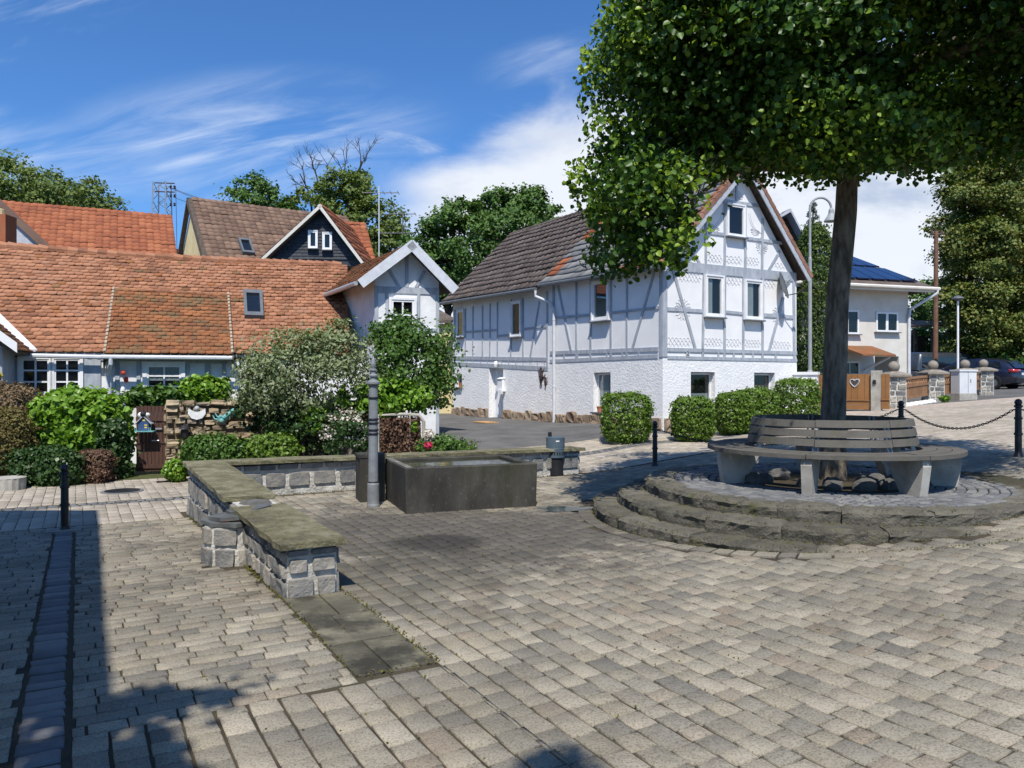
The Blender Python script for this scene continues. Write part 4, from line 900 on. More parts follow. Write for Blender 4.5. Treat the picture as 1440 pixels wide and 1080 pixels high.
def chole(u0, u1, v0, v1): a, z1 = fC.pt(u0, v0); b, z0 = fC.pt(u1, v1); return (a, b, z0, z1)
wall(mb, fC, sL, sR+.3, -.4, 2.3); mb.quad(fC.w(sL, 2.3), fC.w(sR, 2.3), bk.w(sR, 2.45), bk.w(sL, 2.45)); wall(mb, bk, sL, sR, -.4, 2.3); mb.build('wall', m_plc, t)
mb = MB()
for u0, v0, u1, v1, w in ((24, 500, 24, 620, 7), (46, 500, 320, 508, 8), (165, 505, 165, 620, 6), (195, 505, 195, 620, 5), (264, 508, 264, 620, 5), (292, 508, 292, 620, 7), (315, 508, 315, 620, 5), (14, 560, 330, 572, 5)): B(mb, fC, u0, v0, u1, v1, w)
a, z1 = fC.pt(119, 506); b, z0 = fC.pt(142, 552); fbox(mb, fC, a, b, z0-.3, z1, -.02, .035); mb.build('timber_frame', m_timb, t)
winpx(t, fC, 31, 70, 505, 553, nx=2, ny=3, fw=.035, casing=.07, proud=.05, bar=.035, sillmat=m_wwood); winpx(t, fC, 77, 113, 505, 553, nx=2, ny=3, fw=.035, casing=.07, proud=.05, bar=.035, sillmat=m_wwood)
w = winpx(t, fC, 207, 255, 514, 558, nx=2, ny=3, fw=.04, casing=.09, proud=.05, bar=.035, sillmat=m_wwood, curtain=(m_curt, 0, 1, .52, 1))
# lean-to section over the brown roof
fD = shifted(fC0, 1.57); fDe = shifted(fC0, 3.86)
dl0, dl1 = fDe.pt(147, 500)[0], fDe.pt(327, 504)[0]; zt0 = 2.30+(zr(0)-2.30)*(1-1.57/3.65)-.0
tl, trt = fD.pt(160, 410)[0], fD.pt(321, 418)[0]
q = [fDe.w(dl0, 2.27), fDe.w(dl1, 2.27), fD.w(tl, zt0+.04), fD.w(trt, zt0+.0)]
tile_roof('lean_to_roof', *q, .19, .15, TB, [m_tileb], t, None, True, .005)
mb = MB(); deck(mb, *q, .06, .01)
for a, b, c in ((q[0], q[2], -1), (q[1], q[3], 1)): mb.prism([a+A3(0, 0, -.02), b+A3(0, 0, -.02), b+A3(0, 0, -.2), a+A3(0, 0, -.42)], np.append(fC0.s*.03*c, 0))
mb.build('lean_to_cheek', m_dwood, t)
for a, b in ((q[0], q[2]), (q[1], q[3])):
    mb = MB()
    for i in range(18): p0 = a+(b-a)*i/18; p1 = a+(b-a)*(i+.9)/18; mb.tube([p0+A3(0, 0, .05), p1+A3(0, 0, .035)], .03, 6)
    mb.build('verge_tiles', m_vergew, t)
# left cross gable with white valley and verge board
zE = 2.28; se = sE0; kx = .8; f47 = shifted(fC0, 4.75); fm = shifted(fC0, 1.35)
top = 2.3
q = [f47.w(se, zE), fE.w(se, zE), f47.w(se-top, zE+kx*top), fm.w(se-top, zE+kx*top)]
tile_roof('cross_gable_roof', q[0], q[1], q[2], q[3], .19, .15, TB, [m_tileb], t)
mb = MB(); deck(mb, q[0], q[1], q[2], q[3], .05, .01); mb.build('cross_gable_deck', m_dwood, t)
mb = MB(); v0 = fE.w(se, zE+.03); v1 = fm.w(se-top, zE+kx*top+.09); mb.prism([v0-np.append(fC0.s*.1, 0), v0+np.append(fC0.s*.1, 0), v1+np.append(fC0.s*.1, .0), v1-np.append(fC0.s*.1, 0)], (0, 0, .05)); mb.build('valley_flashing', m_zincw, t)
mb = MB(); a = f47.w(se+.06, zE-.04, .04); b = f47.w(se-top, zE+kx*top+.0, .04); mb.prism([a, a+A3(0, 0, .2), b+A3(0, 0, .2), b], np.append(fC0.n*.03, 0)); mb.build('verge_board', m_wwood, t)
f45 = shifted(fC0, 4.35); mb = MB(); wall(mb, f45, se-top-1, se-.35, -.4, zE+.1); mb.add([f45.w(se-top-1, zE+.1), f45.w(se-.35, zE+.1), f45.w(se-top, zE+kx*(top-.3))], [(0, 1, 2)]); xs = f45.w(se-.35, 0); ys = fC.w(se-.35, 0); mb.quad(A3(xs[0], xs[1], -.4), A3(ys[0], ys[1], -.4), A3(ys[0], ys[1], 2.4), A3(xs[0], xs[1], 2.4)); mb.build('cross_gable_wall', m_timb, t)
mb = MB(); fG2 = shifted(fC0, 3.74); mb.tube([fG2.w(se, 2.22), fG2.w(dl0, 2.2)], .05, 8); fG3 = shifted(fC0, 3.93); mb.tube([fG3.w(dl0-.05, 2.2), fG3.w(dl1, 2.2)], .05, 8); mb.build('gutter', m_zincw, t)
mb = MB(); a = fG3.w(dl0+.14, 2.17); mb.tube([a, a+A3(0, 0, -.12), fC.w(dl0+.0, 1.8, .1), fC.w(dl0+.05, 1.6, .08), fC.w(dl0+.05, -.2, .08)], .045, 10); mb.build('downpipe', m_zincw, t)
# roof window
sl = (zr(0)-2.3)/3.65
def onroof(u, v):   # pixel -> point on the main roof plane
    best = None
    for n in np.linspace(.2, 3.6, 341):
        f = shifted(fC0, n); s, z = f.pt(u, v); zz = 2.3+(zr(s)-2.3)*(1-n/3.65)-.09*sin(pi*(s-sL)/(sR-sL))*(1-n/3.65)
        if best is None or abs(z-zz) < best[0]: best = (abs(z-zz), f.w(s, zz))
    return best[1]
def skylight(par, c4, th, mfr, nm='roof_window'):
    bl, br, tl_, tr_ = c4; nv = nrm(np.cross(br-bl, tl_-bl)); nv = nv if nv[2] > 0 else -nv; mb = MB(); k = .16
    pt = lambda s, q: (bl*(1-s)+br*s)*(1-q)+(tl_*(1-s)+tr_*s)*q
    for s0, s1, q0, q1 in ((0, k, 0, 1), (1-k, 1, 0, 1), (k, 1-k, 0, k*.8), (k, 1-k, 1-k*.8, 1)): mb.prism([pt(s0, q0), pt(s1, q0), pt(s1, q1), pt(s0, q1)], nv*th)
    w = mb.build(nm, mfr, par); mb = MB(); mb.quad(*[pt(s, q)+nv*th*.6 for s, q in ((k, k*.8), (1-k, k*.8), (1-k, 1-k*.8), (k, 1-k*.8))]); mb.build('pane', m_carglass, w)
skylight(t, [onroof(344, 448), onroof(371, 449), onroof(342, 412), onroof(369, 413)], .12, m_dgrey)
# things at the cottage
s, z = fC.pt(174, 530); g = fC.w(s, z-.3); q = thing('wall_ornament', 'red and white figure hanging on the cottage wall beside the downpipe', 'wall ornament', g)
mb = MB(); mb.sphere(fC.w(s, z+.1, .07), .055, 12, 8, (1, .6, 1)); mb.sphere(fC.w(s+.06, z-.06, .07), .06, 12, 8, (.9, .6, 1.2)); mb.build('red_ball', m_red, q); mb = MB(); mb.lathe(fC.w(s, z-.42, .1), [(.035, 0), (.06, .06), (.045, .16), (.02, .2)], 12); mb.build('white_body', m_white, q)
g = f45.w(se-.5, 1.75, .2); q = thing('hanging_basket', 'hanging basket with red and yellow flowers at the left cottage corner', 'hanging basket', g); 
mb = MB(); mb.lathe(g+A3(0, 0, -.2), [(.02, 0), (.15, .05), (.2, .18), (.001, .17)], 12); mb.build('basket', m_dwood, q); mb = MB(); mb.tube([g, g+A3(0, 0, .45)], .01, 6); mb.build('hanger', m_iron, q)
for mm, nn in ((m_red, 'red_blossoms'), (m_yel, 'yellow_blossoms')):
    mb = MB()
    for i in range(12): a = random.uniform(0, 6.3); r = random.uniform(0, .2); mb.sphere(g+A3(r*cos(a)+(-.1 if mm is m_red else .12), r*.6*sin(a), random.uniform(0, .1)), .045, 6, 4)
    mb.build(nn, mm, q)
# ================================================================ GABLED WING
wo = P(527, 540, 18.7); fB = Fr(wo, (.95, .3)); fB.n = fB.n if fB.n[1] < 0 else -fB.n
wW = fB.pt(617, 450)[0]; bd = nrm([-.57, 1]); bd3 = np.append(bd, 0); zW = 4.2
t = thing('gabled_wing', 'small white gabled house with grey timber and white barge boards left of the lane', 'house', (wo[0], wo[1], hq(wo[0], wo[1])))
sAp, _ = fB.pt(576, 350); zAp = 4.93; kk = (zAp-zW)/max(sAp, .1)
mb = MB(); wall(mb, fB, 0, wW, -.2, zW); mb.add([fB.w(0, zW), fB.w(wW, zW), fB.w(sAp, zAp)], [(0, 1, 2)])
pl, pr = fB.w(0, 0), fB.w(wW, 0)
for p in (pl, pr): q = p+bd3*4.5; mb.quad(A3(p[0], p[1], -.2), A3(q[0], q[1], -.2), A3(q[0], q[1], zW), A3(p[0], p[1], zW))
q0, q1 = pl+bd3*4.5, pr+bd3*4.5; ap = fB.w(sAp, zAp)+bd3*4.5; mb.add([(q0[0], q0[1], -.2), (q1[0], q1[1], -.2), (q1[0], q1[1], zW), tuple(ap), (q0[0], q0[1], zW)], [(0, 1, 2, 3, 4)]); mb.build('wall', m_plc, t)
mb = MB()
for u0, v0, u1, v1, w in ((529, 402, 529, 610, 5), (527, 407, 617, 410, 9), (615, 405, 615, 610, 4.5), (572, 355, 572, 404, 4.5), (545, 376, 561, 403, 4), (597, 381, 585, 404, 4), (544, 411, 544, 470, 4), (588.5, 412, 588.5, 470, 4), (530, 462, 546, 462.5, 4), (588, 463, 614, 464, 4)): B(mb, fB, u0, v0, u1, v1, w)
mb.build('timber_frame', m_timb, t)
winpx(t, fB, 550, 582, 422, 464, nx=2, ny=2, fw=.05, casing=.06, proud=.05, bar=.04)
zRf = zAp+.12; rf = fB.w(sAp, zRf, .36); rb = fB.w(sAp, zRf)+bd3*4.2
el_f = fB.w(-.44, 4.02, .36); el_b = fB.w(-.44, 4.02)+bd3*3.4; er_f = fB.w(wW+.4, 3.94, .36); er_b = fB.w(wW+.4, 3.94)+bd3*4.2
tile_roof('left_roof', el_b, el_f, rb, rf, .19, .16, TB, [m_tileb], t); tile_roof('right_roof', er_f, er_b, rf, rb, .19, .16, TB, [m_tiled], t)
mb = MB(); deck(mb, el_b, el_f, rb, rf, .07); deck(mb, er_f, er_b, rf, rb, .07, .014); mb.build('roof_deck', m_dwood, t)
mb = MB()
for e0 in (el_f, er_f):
    e = e0+np.append(fB.n*.04, 0)+A3(0, 0, .02); r = rf+np.append(fB.n*.04, 0)+A3(0, 0, .02); d = nrm(r-e); q = nrm(A3(0, 0, 1)-d*d[2]); mb.prism([e-q*.2, e+q*.03, r+q*.03, r-q*.2], np.append(-fB.n*.035, 0))
mb.build('barge_board', m_zincw, t)
mb = MB(); mb.tube([el_f+A3(-.05, 0, -.03), el_b+A3(-.05, 0, -.02)], .055, 8); mb.build('gutter', m_zinc, t)
# yellow house end seen between wing and white house
a = P(620, 540, 33); b = P(640, 540, 31.6); q = thing('cream_house', 'narrow slice of a cream plastered house end behind the white gabled house', 'house', (a[0], a[1], hq(a[0], a[1])))
mb = MB(); mb.prism([A3(a[0]-3, a[1]+.5, 0), A3(b[0], b[1], 0), A3(b[0]-1.5, b[1]+4, 0), A3(a[0]-3, a[1]+5, 0)], (0, 0, 4.1)); mb.build('wall', m_cream, q)
mb = MB(); mb.prism([A3(a[0]-3.2, a[1]+.2, 4.1), A3(b[0]+.1, b[1]-.3, 4.1), A3(b[0]-1.5, b[1]+4, 5.2), A3(a[0]-3, a[1]+5, 5.2)], (0, 0, .12)); mb.build('roof', m_tiled, q)
# ================================================================ ROOFS BEHIND
def ground_at(p): return (p[0], p[1], hq(p[0], p[1]))
rl, rr = P(-150, 268, 30), P(242, 303, 34.4); el, er = rl+A3(1.6, -3.1, -2.55), rr+A3(1.6, -3.1, -2.55)
t = thing('red_roofed_house', 'house with plain red pantile roof behind the cottage, far left', 'house', ground_at((el+er)/2))
tile_roof('roof', el, er, rl, rr, .27, .33, TP, [m_tiler], t, None, False); mb = MB(); deck(mb, el, er, rl, rr, .1, .06); mb.build('roof_deck', m_dwood, t)
mb = MB(); e2 = [A3(p[0], p[1]+1.0, 0) for p in (el, er)]; b2 = [A3(p[0]-4, p[1]+7, 0) for p in (er, el)]; mb.prism([e2[0], e2[1], b2[0], b2[1]], (0, 0, el[2]-.1)); mb.build('wall', m_beige, t)
mb = MB(); a0 = [P(-90, 348, 29.2), P(58, 348, 29.2), P(-32, 262, 29.2)]; mb.prism(a0, (0, .3, 0)); mb.build('cross_gable', m_gwood, t)
mb = MB(); r0, r1 = P(-33, 256, 29.05), P(64, 346, 29.05); mb.prism([r0, r1, r1+A3(0, 0, -.2), r0+A3(0, 0, -.2)], (0, .5, 0)); mb.build('cross_gable_roof', m_tilebr, t)
mb = MB(); c = P(2, 340, 26.8); mb.abox(c[0]-.34, c[0]+.34, c[1]-.3, c[1]+.3, c[2]-1.2, c[2]+.9); ch = mb.build('chimney', m_tiler, t); mb = MB(); mb.lathe(c+A3(-.1, 0, .9), [(.2, 0), (.2, .22), (.16, .24), (.001, .24)], 14); mb.build('chimney_cap', m_cream, ch)
rl, rr = P(269, 278, 37), P(488, 304.6, 41.2); el, er = rl+A3(2.28, -3.66, -3.61), rr+A3(2.28, -3.66, -3.61)
t = thing('brown_roofed_house', 'house with brown pantile roof, cream gable and a dark slate dormer behind the cottage', 'house', ground_at((el+er)/2))
tile_roof('roof', el, er, rl, rr, .3, .36, TP, [m_tilebr], t, None, False); mb = MB(); deck(mb, el, er, rl, rr, .12, .08); mb.build('roof_deck', m_dwood, t)
gl = rl+A3(-2.28, 3.66, -3.61); mb = MB(); mb.add([rl+A3(.06, 0, -.15), el+A3(.06, 0, -.15), gl], [(0, 1, 2)]); base = [el+A3(.1, .3, 0), er+A3(-.3, .6, 0), er+A3(-4.5, 7.3, 0), gl]; base = [A3(p[0], p[1], 0) for p in base]
mb.prism([b+A3(0, 0, 0) for b in base], (0, 0, el[2]-.2)); mb.build('wall', m_cream, t)
mb = MB(); d = nrm(rl-el); mb.prism([el, rl, rl+A3(-.05, 0, -.2), el+A3(-.05, 0, -.2)], (-.22, .05, 0)); d = gl-rl; mb.prism([rl, gl, gl+A3(0, 0, -.2), rl+A3(0, 0, -.2)], (-.2, -.05, 0)); mb.build('verge', m_dwood, t)
plane = lambda s, q: (el*(1-s)+er*s)*(1-q)+(rl*(1-s)+rr*s)*q
skylight(t, [plane(.195, .12), plane(.265, .12), plane(.195, .34), plane(.265, .34)], .2, m_dgrey)
# dormer
fd = Fr(P(383, 540, 32.2), (1, .06)); fd.n = fd.n if fd.n[1] < 0 else -fd.n
A = fd.w(*fd.pt(453, 298)); Lp = fd.w(*fd.pt(380, 364)); Rp = fd.w(*fd.pt(513, 376)); bk3 = A3(.35, 5.2, 0)
mb = MB(); mb.prism([Lp, Rp, A], bk3); mb.build('slate_dormer', m_shingle, t)
mb = MB()   # shingle courses on the dormer front
nrw = 15
for j in range(nrw):
    q = j/nrw; z = Lp[2]+(A[2]-Lp[2])*q; z2 = Lp[2]+(A[2]-Lp[2])*min(1, (j+1.15)/nrw); sl_ = fd.pt(380, 364)[0]; sr_ = fd.pt(513, 376)[0]; sa = fd.pt(453, 298)[0]
    x0 = sl_+(sa-sl_)*q+.05; x1 = sr_+(sa-sr_)*q-.05; n = max(1, int((x1-x0)/.22))
    for i in range(n):
        a = x0+(x1-x0)*i/n; b = x0+(x1-x0)*(i+1)/n-.008
        if z2 < A[2]-.1: mb.prism([fd.w(a, z, .05), fd.w(b, z, .05), fd.w(b, z2, .02), fd.w(a, z2, .02)], np.append(-fd.n*.018, 0))
mb.build('slate_shingles', m_shingle, t)
A2 = A+A3(0, -.45, .22); L2 = fd.w(*fd.pt(370, 366), .45); R2 = fd.w(*fd.pt(521, 380), .45); A2 = fd.w(*fd.pt(453, 290), .45)
tile_roof('dormer_roof', L2+bk3, L2, A2+bk3, A2, .27, .33, TP, [m_tiler], t, None, False); tile_roof('dormer_roof', R2, R2+bk3, A2, A2+bk3, .27, .33, TP, [m_tiler], t, None, False)
mb = MB(); deck(mb, L2+bk3, L2, A2+bk3, A2, .09); deck(mb, R2, R2+bk3, A2, A2+bk3, .09, .014); mb.build('dormer_eave', m_dwood, t)
mb = MB()
for e in (L2, R2): d = nrm(A2-e); q = nrm(A3(0, 0, 1)-d*d[2]); o = np.append(fd.n*.03, 0); mb.prism([e-q*.14+o, e-q*.02+o, A2-q*.02+o, A2-q*.14+o], np.append(-fd.n*.028, 0))
mb.build('barge_board', m_beige, t)
for u0, u1, v0, v1 in ((435, 446.5, 325.5, 349), (455, 466.5, 328, 351)): winpx(t, fd, u0, u1, v0, v1, fw=.07, n=.06, proud=.06, casing=.03)
# orange annex
rl, rr = P(474, 311, 37), P(514, 313.5, 37.4); el, er = P(480, 366, 34.4), P(528, 366, 34.8)
t = thing('orange_roofed_annex', 'small bright orange tiled roof right of the slate dormer', 'house', ground_at((el+er)/2)); tile_roof('roof', el, er, rl, rr, .3, .34, TP, [m_tiler], t, None, False); mb = MB(); deck(mb, el, er, rl, rr, .1, .1); mb.build('roof_deck', m_dwood, t)
mb = MB(); b = [A3(p[0], p[1], 0) for p in (el+A3(.1, .4, 0), er+A3(-.3, .4, 0), er+A3(-.3, 5, 0), el+A3(.1, 5, 0))]; mb.prism(b, (0, 0, el[2])); mb.build('wall', m_beige, t)
# dark gabled house right behind the white one
t = thing('dark_gabled_house', 'dark weatherboarded gable with deep eaves showing behind the white house', 'house', ground_at(P(1100, 540, 32)))
pts = [P(1070, 560, 32), P(1136, 560, 32), P(1136, 356, 32), P(1108, 302, 32), P(1070, 352, 32)]; mb = MB(); mb.prism(pts, (1, 9, 0)); mb.build('wall', m_dwood, t)
e = P(1143, 352, 31.2); r = P(1112, 293, 31.2); lf = P(1078, 312, 31.2); mb = MB(); mb.prism([r, e, e+A3(0, 0, -.14), r+A3(0, 0, -.14)], (1, 10, 0)); mb.prism([r, lf, lf+A3(0, 0, -.14), r+A3(0, 0, -.14)], (1, 10, 0)); mb.build('roof_deck', m_gwood, t)
tile_roof('roof', lf, lf+A3(1, 10, 0), r, r+A3(1, 10, 0), .3, .33, TF, [m_tileg], t, None, False)
# ================================================================ BEIGE HOUSE WITH SOLAR ROOF
wo = P(1277, 540, 30); fH = Fr(wo, (.95, .3)); fH.n = fH.n if fH.n[1] < 0 else -fH.n
t = thing('beige_house', 'beige two storey house with blue solar panels and white downpipe behind the tree', 'house', ground_at(wo))
zt = 5.28; s0 = -5.5; mb = MB(); hg = fH.pt(1230, 500)[0], fH.pt(1264, 500)[0], .6, fH.pt(1245, 501)[1]
wall(mb, fH, s0, 0, .3, zt, [hg], 1.6); bkv = np.append(-fH.n*8, 0)
for s in (s0, 0): p = fH.w(s, .3); mb.quad(p, p+bkv, p+bkv+A3(0, 0, zt-.3), p+A3(0, 0, zt-.3))
mb.build('wall', m_beige, t)
mb = MB(); fbox(mb, fH, hg[0]+.02, hg[1]-.02, .6, hg[3]-.02, -1.55, -1.5); mb.build('garage_door', m_wwood, t)
winpx(t, fH, 1231, 1262, 439, 467, nx=2, fw=.07, proud=.05, bar=.11); winpx(t, fH, 1190, 1207, 436, 470, fw=.07, proud=.05); winpx(t, fH, 1180, 1208, 508, 528, fw=.07, proud=.05, nx=2)
el, er = fH.w(s0-.5, zt+.05, .6), fH.w(.75, zt+.05, .6); rl, rr = P(1080, 348, 32.3), P(1190, 359, 33.5); erb = fH.w(.75, zt+.05, -8.5)
mb = MB(); deck(mb, el, er, rl, rr, .18, .0); mb.prism([er, erb, rr], (0, 0, -.15)); mb.build('roof', m_tiled, t)
mb = MB(); fbox(mb, fH, s0-.5, .75, zt-.16, zt+.04, .58, .66); mb.tube([fH.w(s0-.5, zt-.02, .72), fH.w(.8, zt-.02, .72)], .07, 8); mb.build('fascia', m_beige, t)
mb = MB(); pl_ = lambda s, q: (el*(1-s)+er*s)*(1-q)+(rl*(1-s)+rr*s)*q; nv = nrm(np.cross(er-el, rl-el)); nv = nv if nv[2] > 0 else -nv
for q0, q1, m in ((.1, .47, 8), (.53, .92, 8)):
    for i in range(m):
        a, b = .04+.9*i/m, .04+.9*(i+1)/m-.008; mb.prism([pl_(a, q0)+nv*.06, pl_(b, q0)+nv*.06, pl_(b, q1)+nv*.06, pl_(a, q1)+nv*.06], nv*.05)
mb.build('solar_panels', m_solar, t)
mb = MB(); a = fH.w(.7, zt-.06, .72); mb.tube([a, a+A3(0, 0, -.12), fH.w(.0, 4.5, .1), fH.w(-.03, 4.2, .08), fH.w(-.03, .6, .08)], .06, 10); mb.build('downpipe', m_zincw, t)
a = fH.pt(1180, 490)[0]; b = fH.pt(1226, 490)[0]; mb = MB(); p = [fH.w(a, 3.0, 0), fH.w(b, 3.0, 0)]; q = [fH.w(b, 2.62, 1.2), fH.w(a, 2.62, 1.2)]; mb.prism(p+q, (0, 0, .06)); mb.build('porch_canopy', m_tileb, t)
mb = MB(); mb.tube([fH.w(b-.1, 2.6, 1.0), fH.w(b-.45, 2.1, .05)], .05, 6); mb.build('canopy_bracket', m_wwood, t)
m_bankearth = M('wall_bedding', [(.08, .06, .04), (.15, .115, .075)], .95, 6, bump=.6, bscale=30)
# ================================================================ GARDEN WALL, GATE
gp = G(233, 667); fW = Fr(gp, (.98, .2)); fW.n = fW.n if fW.n[1] < 0 else -fW.n; zb = gp[2]; ztop = fW.pt(240, 566)[1]
t = thing('garden_wall', 'rough brown field stone garden wall right of the wooden gate', 'stone wall', gp); Lw = 4.6
mb = MB(); mb.prism([fW.w(.0, zb-.3, -.02), fW.w(Lw, zb-.3, -.02), fW.w(Lw, zb-.3, -.4), fW.w(0, zb-.3, -.4)], (0, 0, ztop-zb+.26)); mb.build('earth_core', m_bankearth, t)
mb = MB(); courses(mb, fW, 0, Lw, zb-.1, ztop, [random.uniform(.7, 1.3) for _ in range(13)], .1, .34, .07, .01, 4, .2, .035); eW = Fr(fW.w(0, 0)[:2], -fW.n); eW.n = -fW.s; courses(mb, eW, 0, .4, zb-.1, ztop, [1, .8, 1.2, .9, 1, 1.1, .8], .15, .3, .04, .02, 4, .25)
for i in range(16): s = Lw*(i+.5)/16; stone(mb, Fr(fW.w(s, 0, 0)[:2], fW.s), -.16, .16, ztop-.08, ztop+random.uniform(.02, .09), .09, 4, .3)
mb.build('stonework', m_field, t)
s0 = fW.pt(190, 600)[0]
t = thing('garden_gate', 'closed dark brown wooden garden gate between shrub and stone wall', 'gate', fW.w((s0)/2, zb)); zg = fW.pt(210, 571)[1]
mb = MB(); nb = 8
for i in range(nb): a = s0+(0-s0)*i/nb; fbox(mb, fW, a+.004, a-s0/nb-.004, zb+.06, zg+random.uniform(-.006, .006), -.1, -.07)
mb.build('board_panel', m_bwood, t); mb = MB(); fbox(mb, fW, s0, -.01, zb+.12, zb+.2, -.066, -.045); fbox(mb, fW, s0, -.01, zg-.3, zg-.22, -.066, -.045); fbox(mb, fW, s0+.01, -.02, zb+.62, zb+.655, -.066, -.05); mb.build('rail', m_bwood, t)
mb = MB(); a = -.13; fbox(mb, fW, a-.07, a+.05, zb+.9, zb+.93, -.045, -.03); mb.tube([fW.w(a, zb+.68, -.05), fW.w(a, zb+.68, .01), fW.w(a-.13, zb+.68, .01)], .012, 8); mb.build('handle', m_alu, t)
c = fW.w(fW.pt(204, 590)[0], fW.pt(204, 606)[1], .06); BS = .68; q = thing('birdhouse', 'blue birdhouse with gabled roof and little railing hanging on the brown gate', 'birdhouse', c)
class BF(Fr):
    def w(s, a, z, n=0): return Fr.w(s, a*BS, c[2]+(z-c[2])*BS, n*BS)
def lb(mb, s0, s1, z0, z1, n0, n1):
    mb.prism([f.w(s0, c[2]+z0, n0), f.w(s1, c[2]+z0, n0), f.w(s1, c[2]+z1, n0), f.w(s0, c[2]+z1, n0)], np.append(fW.n*(n1-n0)*BS, 0))
f = BF(c[:2], fW.s); f.n = fW.n
mb = MB(); lb(mb, -.14, .14, .02, .26, -.12, .1); mb.prism([f.w(-.14, c[2]+.26, -.12), f.w(.14, c[2]+.26, -.12), f.w(0, c[2]+.4, -.12)], np.append(f.n*.22*BS, 0)); mb.build('box', m_blue, q)
mb = MB(); 
for sg in (-1, 1): mb.prism([f.w(sg*.22, c[2]+.2, -.15), f.w(sg*.0, c[2]+.44, -.15), f.w(0, c[2]+.46, -.15), f.w(sg*.23, c[2]+.225, -.15)], np.append(f.n*.3*BS, 0))
mb.build('roof', m_gwood, q); mb = MB(); lb(mb, -.22, .3, -.015, .015, -.12, .2)
for x in (-.21, -.17, .17, .21): lb(mb, x-.008, x+.008, .016, .12, .16, .176)
mb.build('perch_rail', m_teal, q); mb = MB(); lb(mb, .03, .1, .16, .2, .1, .106); lb(mb, .03, .1, .09, .13, .1, .106); lb(mb, -.02, .05, .3, .34, .1, .106); mb.build('painted_window', m_yel, q)
mb = MB(); mb.sphere(f.w(-.08, c[2]+.47, .05), .06, 10, 7); mb.sphere(f.w(.09, c[2]+.48, .05), .06, 10, 7, (1, 1, .7)); mb.build('white_ornament', m_white, q); mb = MB(); mb.sphere(f.w(.0, c[2]+.5, .1), .06, 10, 7); mb.build('dark_knob', m_iron, q)
# ornaments on the wall
s, z = fW.pt(278, 581); g = fW.w(s, z, .05); q = thing('wall_mask', 'pale butterfly shaped ornament fixed on the stone garden wall', 'wall ornament', g); mb = MB()
for sg in (-1, 1):
    pts = [(0, -.13), (.1, -.1), (.17, -.01), (.16, .1), (.1, .06), (.04, .03), (0, .05)]; mb.prism([fW.w(s+sg*a, z+b, .06) for a, b in pts], np.append(fW.n*.03, 0))
mb.build('wings', m_white, q); mb = MB(); mb.sphere(fW.w(s, z+.1, .08), .05, 10, 7); mb.build('head', m_gwood, q)
s, z = fW.pt(322, 582); g = fW.w(s, z, .05); q = thing('wall_lizard', 'turquoise lizard figure with curled tail on the stone garden wall', 'wall ornament', g); k = .42
pts = [(s+.17, z+.13), (s+.1, z+.08), (s+.04, z+.03), (s-.03, z-.03), (s-.09, z-.08)]+[(s-.13+.05*cos(a)*r, z-.08+.05*sin(a)*r) for a, r in zip(np.linspace(0, -6.5, 12), np.linspace(1.1, .4, 12))]; lizard(q, fW, pts, .05, m_teal, 'body', .1)
s, z = fW.pt(262, 606); g = fW.w(s, z-.15, .0); q = thing('wall_lantern', 'small black lantern on the stone garden wall near the gate', 'lantern', g); c = fW.w(s, z-.12, .13); mb = MB(); mb.lathe(c, [(.04, -.02), (.065, 0), (.075, .16), (.03, .17)], 8); mb.build('lantern_body', m_iron, q); mb = MB(); mb.lathe(c, [(.12, .165), (.11, .185), (.05, .24), (.015, .26), (.001, .29)], 10); mb.build('roof', m_iron, q); mb = MB(); mb.tube([c+A3(0, 0, .0), fW.w(s, z-.14, 0)], .015, 6); mb.build('bracket', m_iron, q)
# concrete planter far left
g = G(8, 688); q = thing('concrete_planter', 'low round ribbed concrete planter at the left edge of the street', 'planter', g); mb = MB(); n = 36; vs = []
for z, r in ((-.02, .3), (.2, .31)):
    for k in range(n): rr = r*(1-.03*(k % 2)); vs.append(g+A3(rr*cos(2*pi*k/n), rr*sin(2*pi*k/n), z))
mb.add(vs, [(k, (k+1) % n, n+(k+1) % n, n+k) for k in range(n)]); mb.lathe(g, [(.31, .2), (.26, .205), (.25, .15), (.001, .15)], 24); mb.build('bowl', m_conc, q)
# trellis hedge screen beyond the far wall
g = G(563, 634); 
fT = Fr(GD(536, 14.6), (1, .12)); fT.n = fT.n if fT.n[1] < 0 else -fT.n; zb = float(hz(*fT.o)); Wt = fT.pt(592, 600)[0]; zt_ = fT.pt(560, 584)[1]
t = thing('vine_screen', 'low wire screen with a rounded rail, packed with dry brown vine leaves', 'screen', fT.w(Wt/2, zb)); TRELLIS = (fT, Wt, zb, zt_, t)
mb = MB(); mb.tube([fT.w(-.06, zb+.0, 0), fT.w(-.06, zt_, 0), fT.w(Wt*.55, zt_+.02, 0), fT.w(Wt*.95, zt_, 0), fT.w(Wt+.05, zt_-.12, 0), fT.w(Wt+.05, zb, 0)], .035, 8); mb.tube([fT.w(Wt*.72, zb, .04), fT.w(Wt*.72, zt_, .04)], .018, 6); mb.build('rail', m_conc, t)
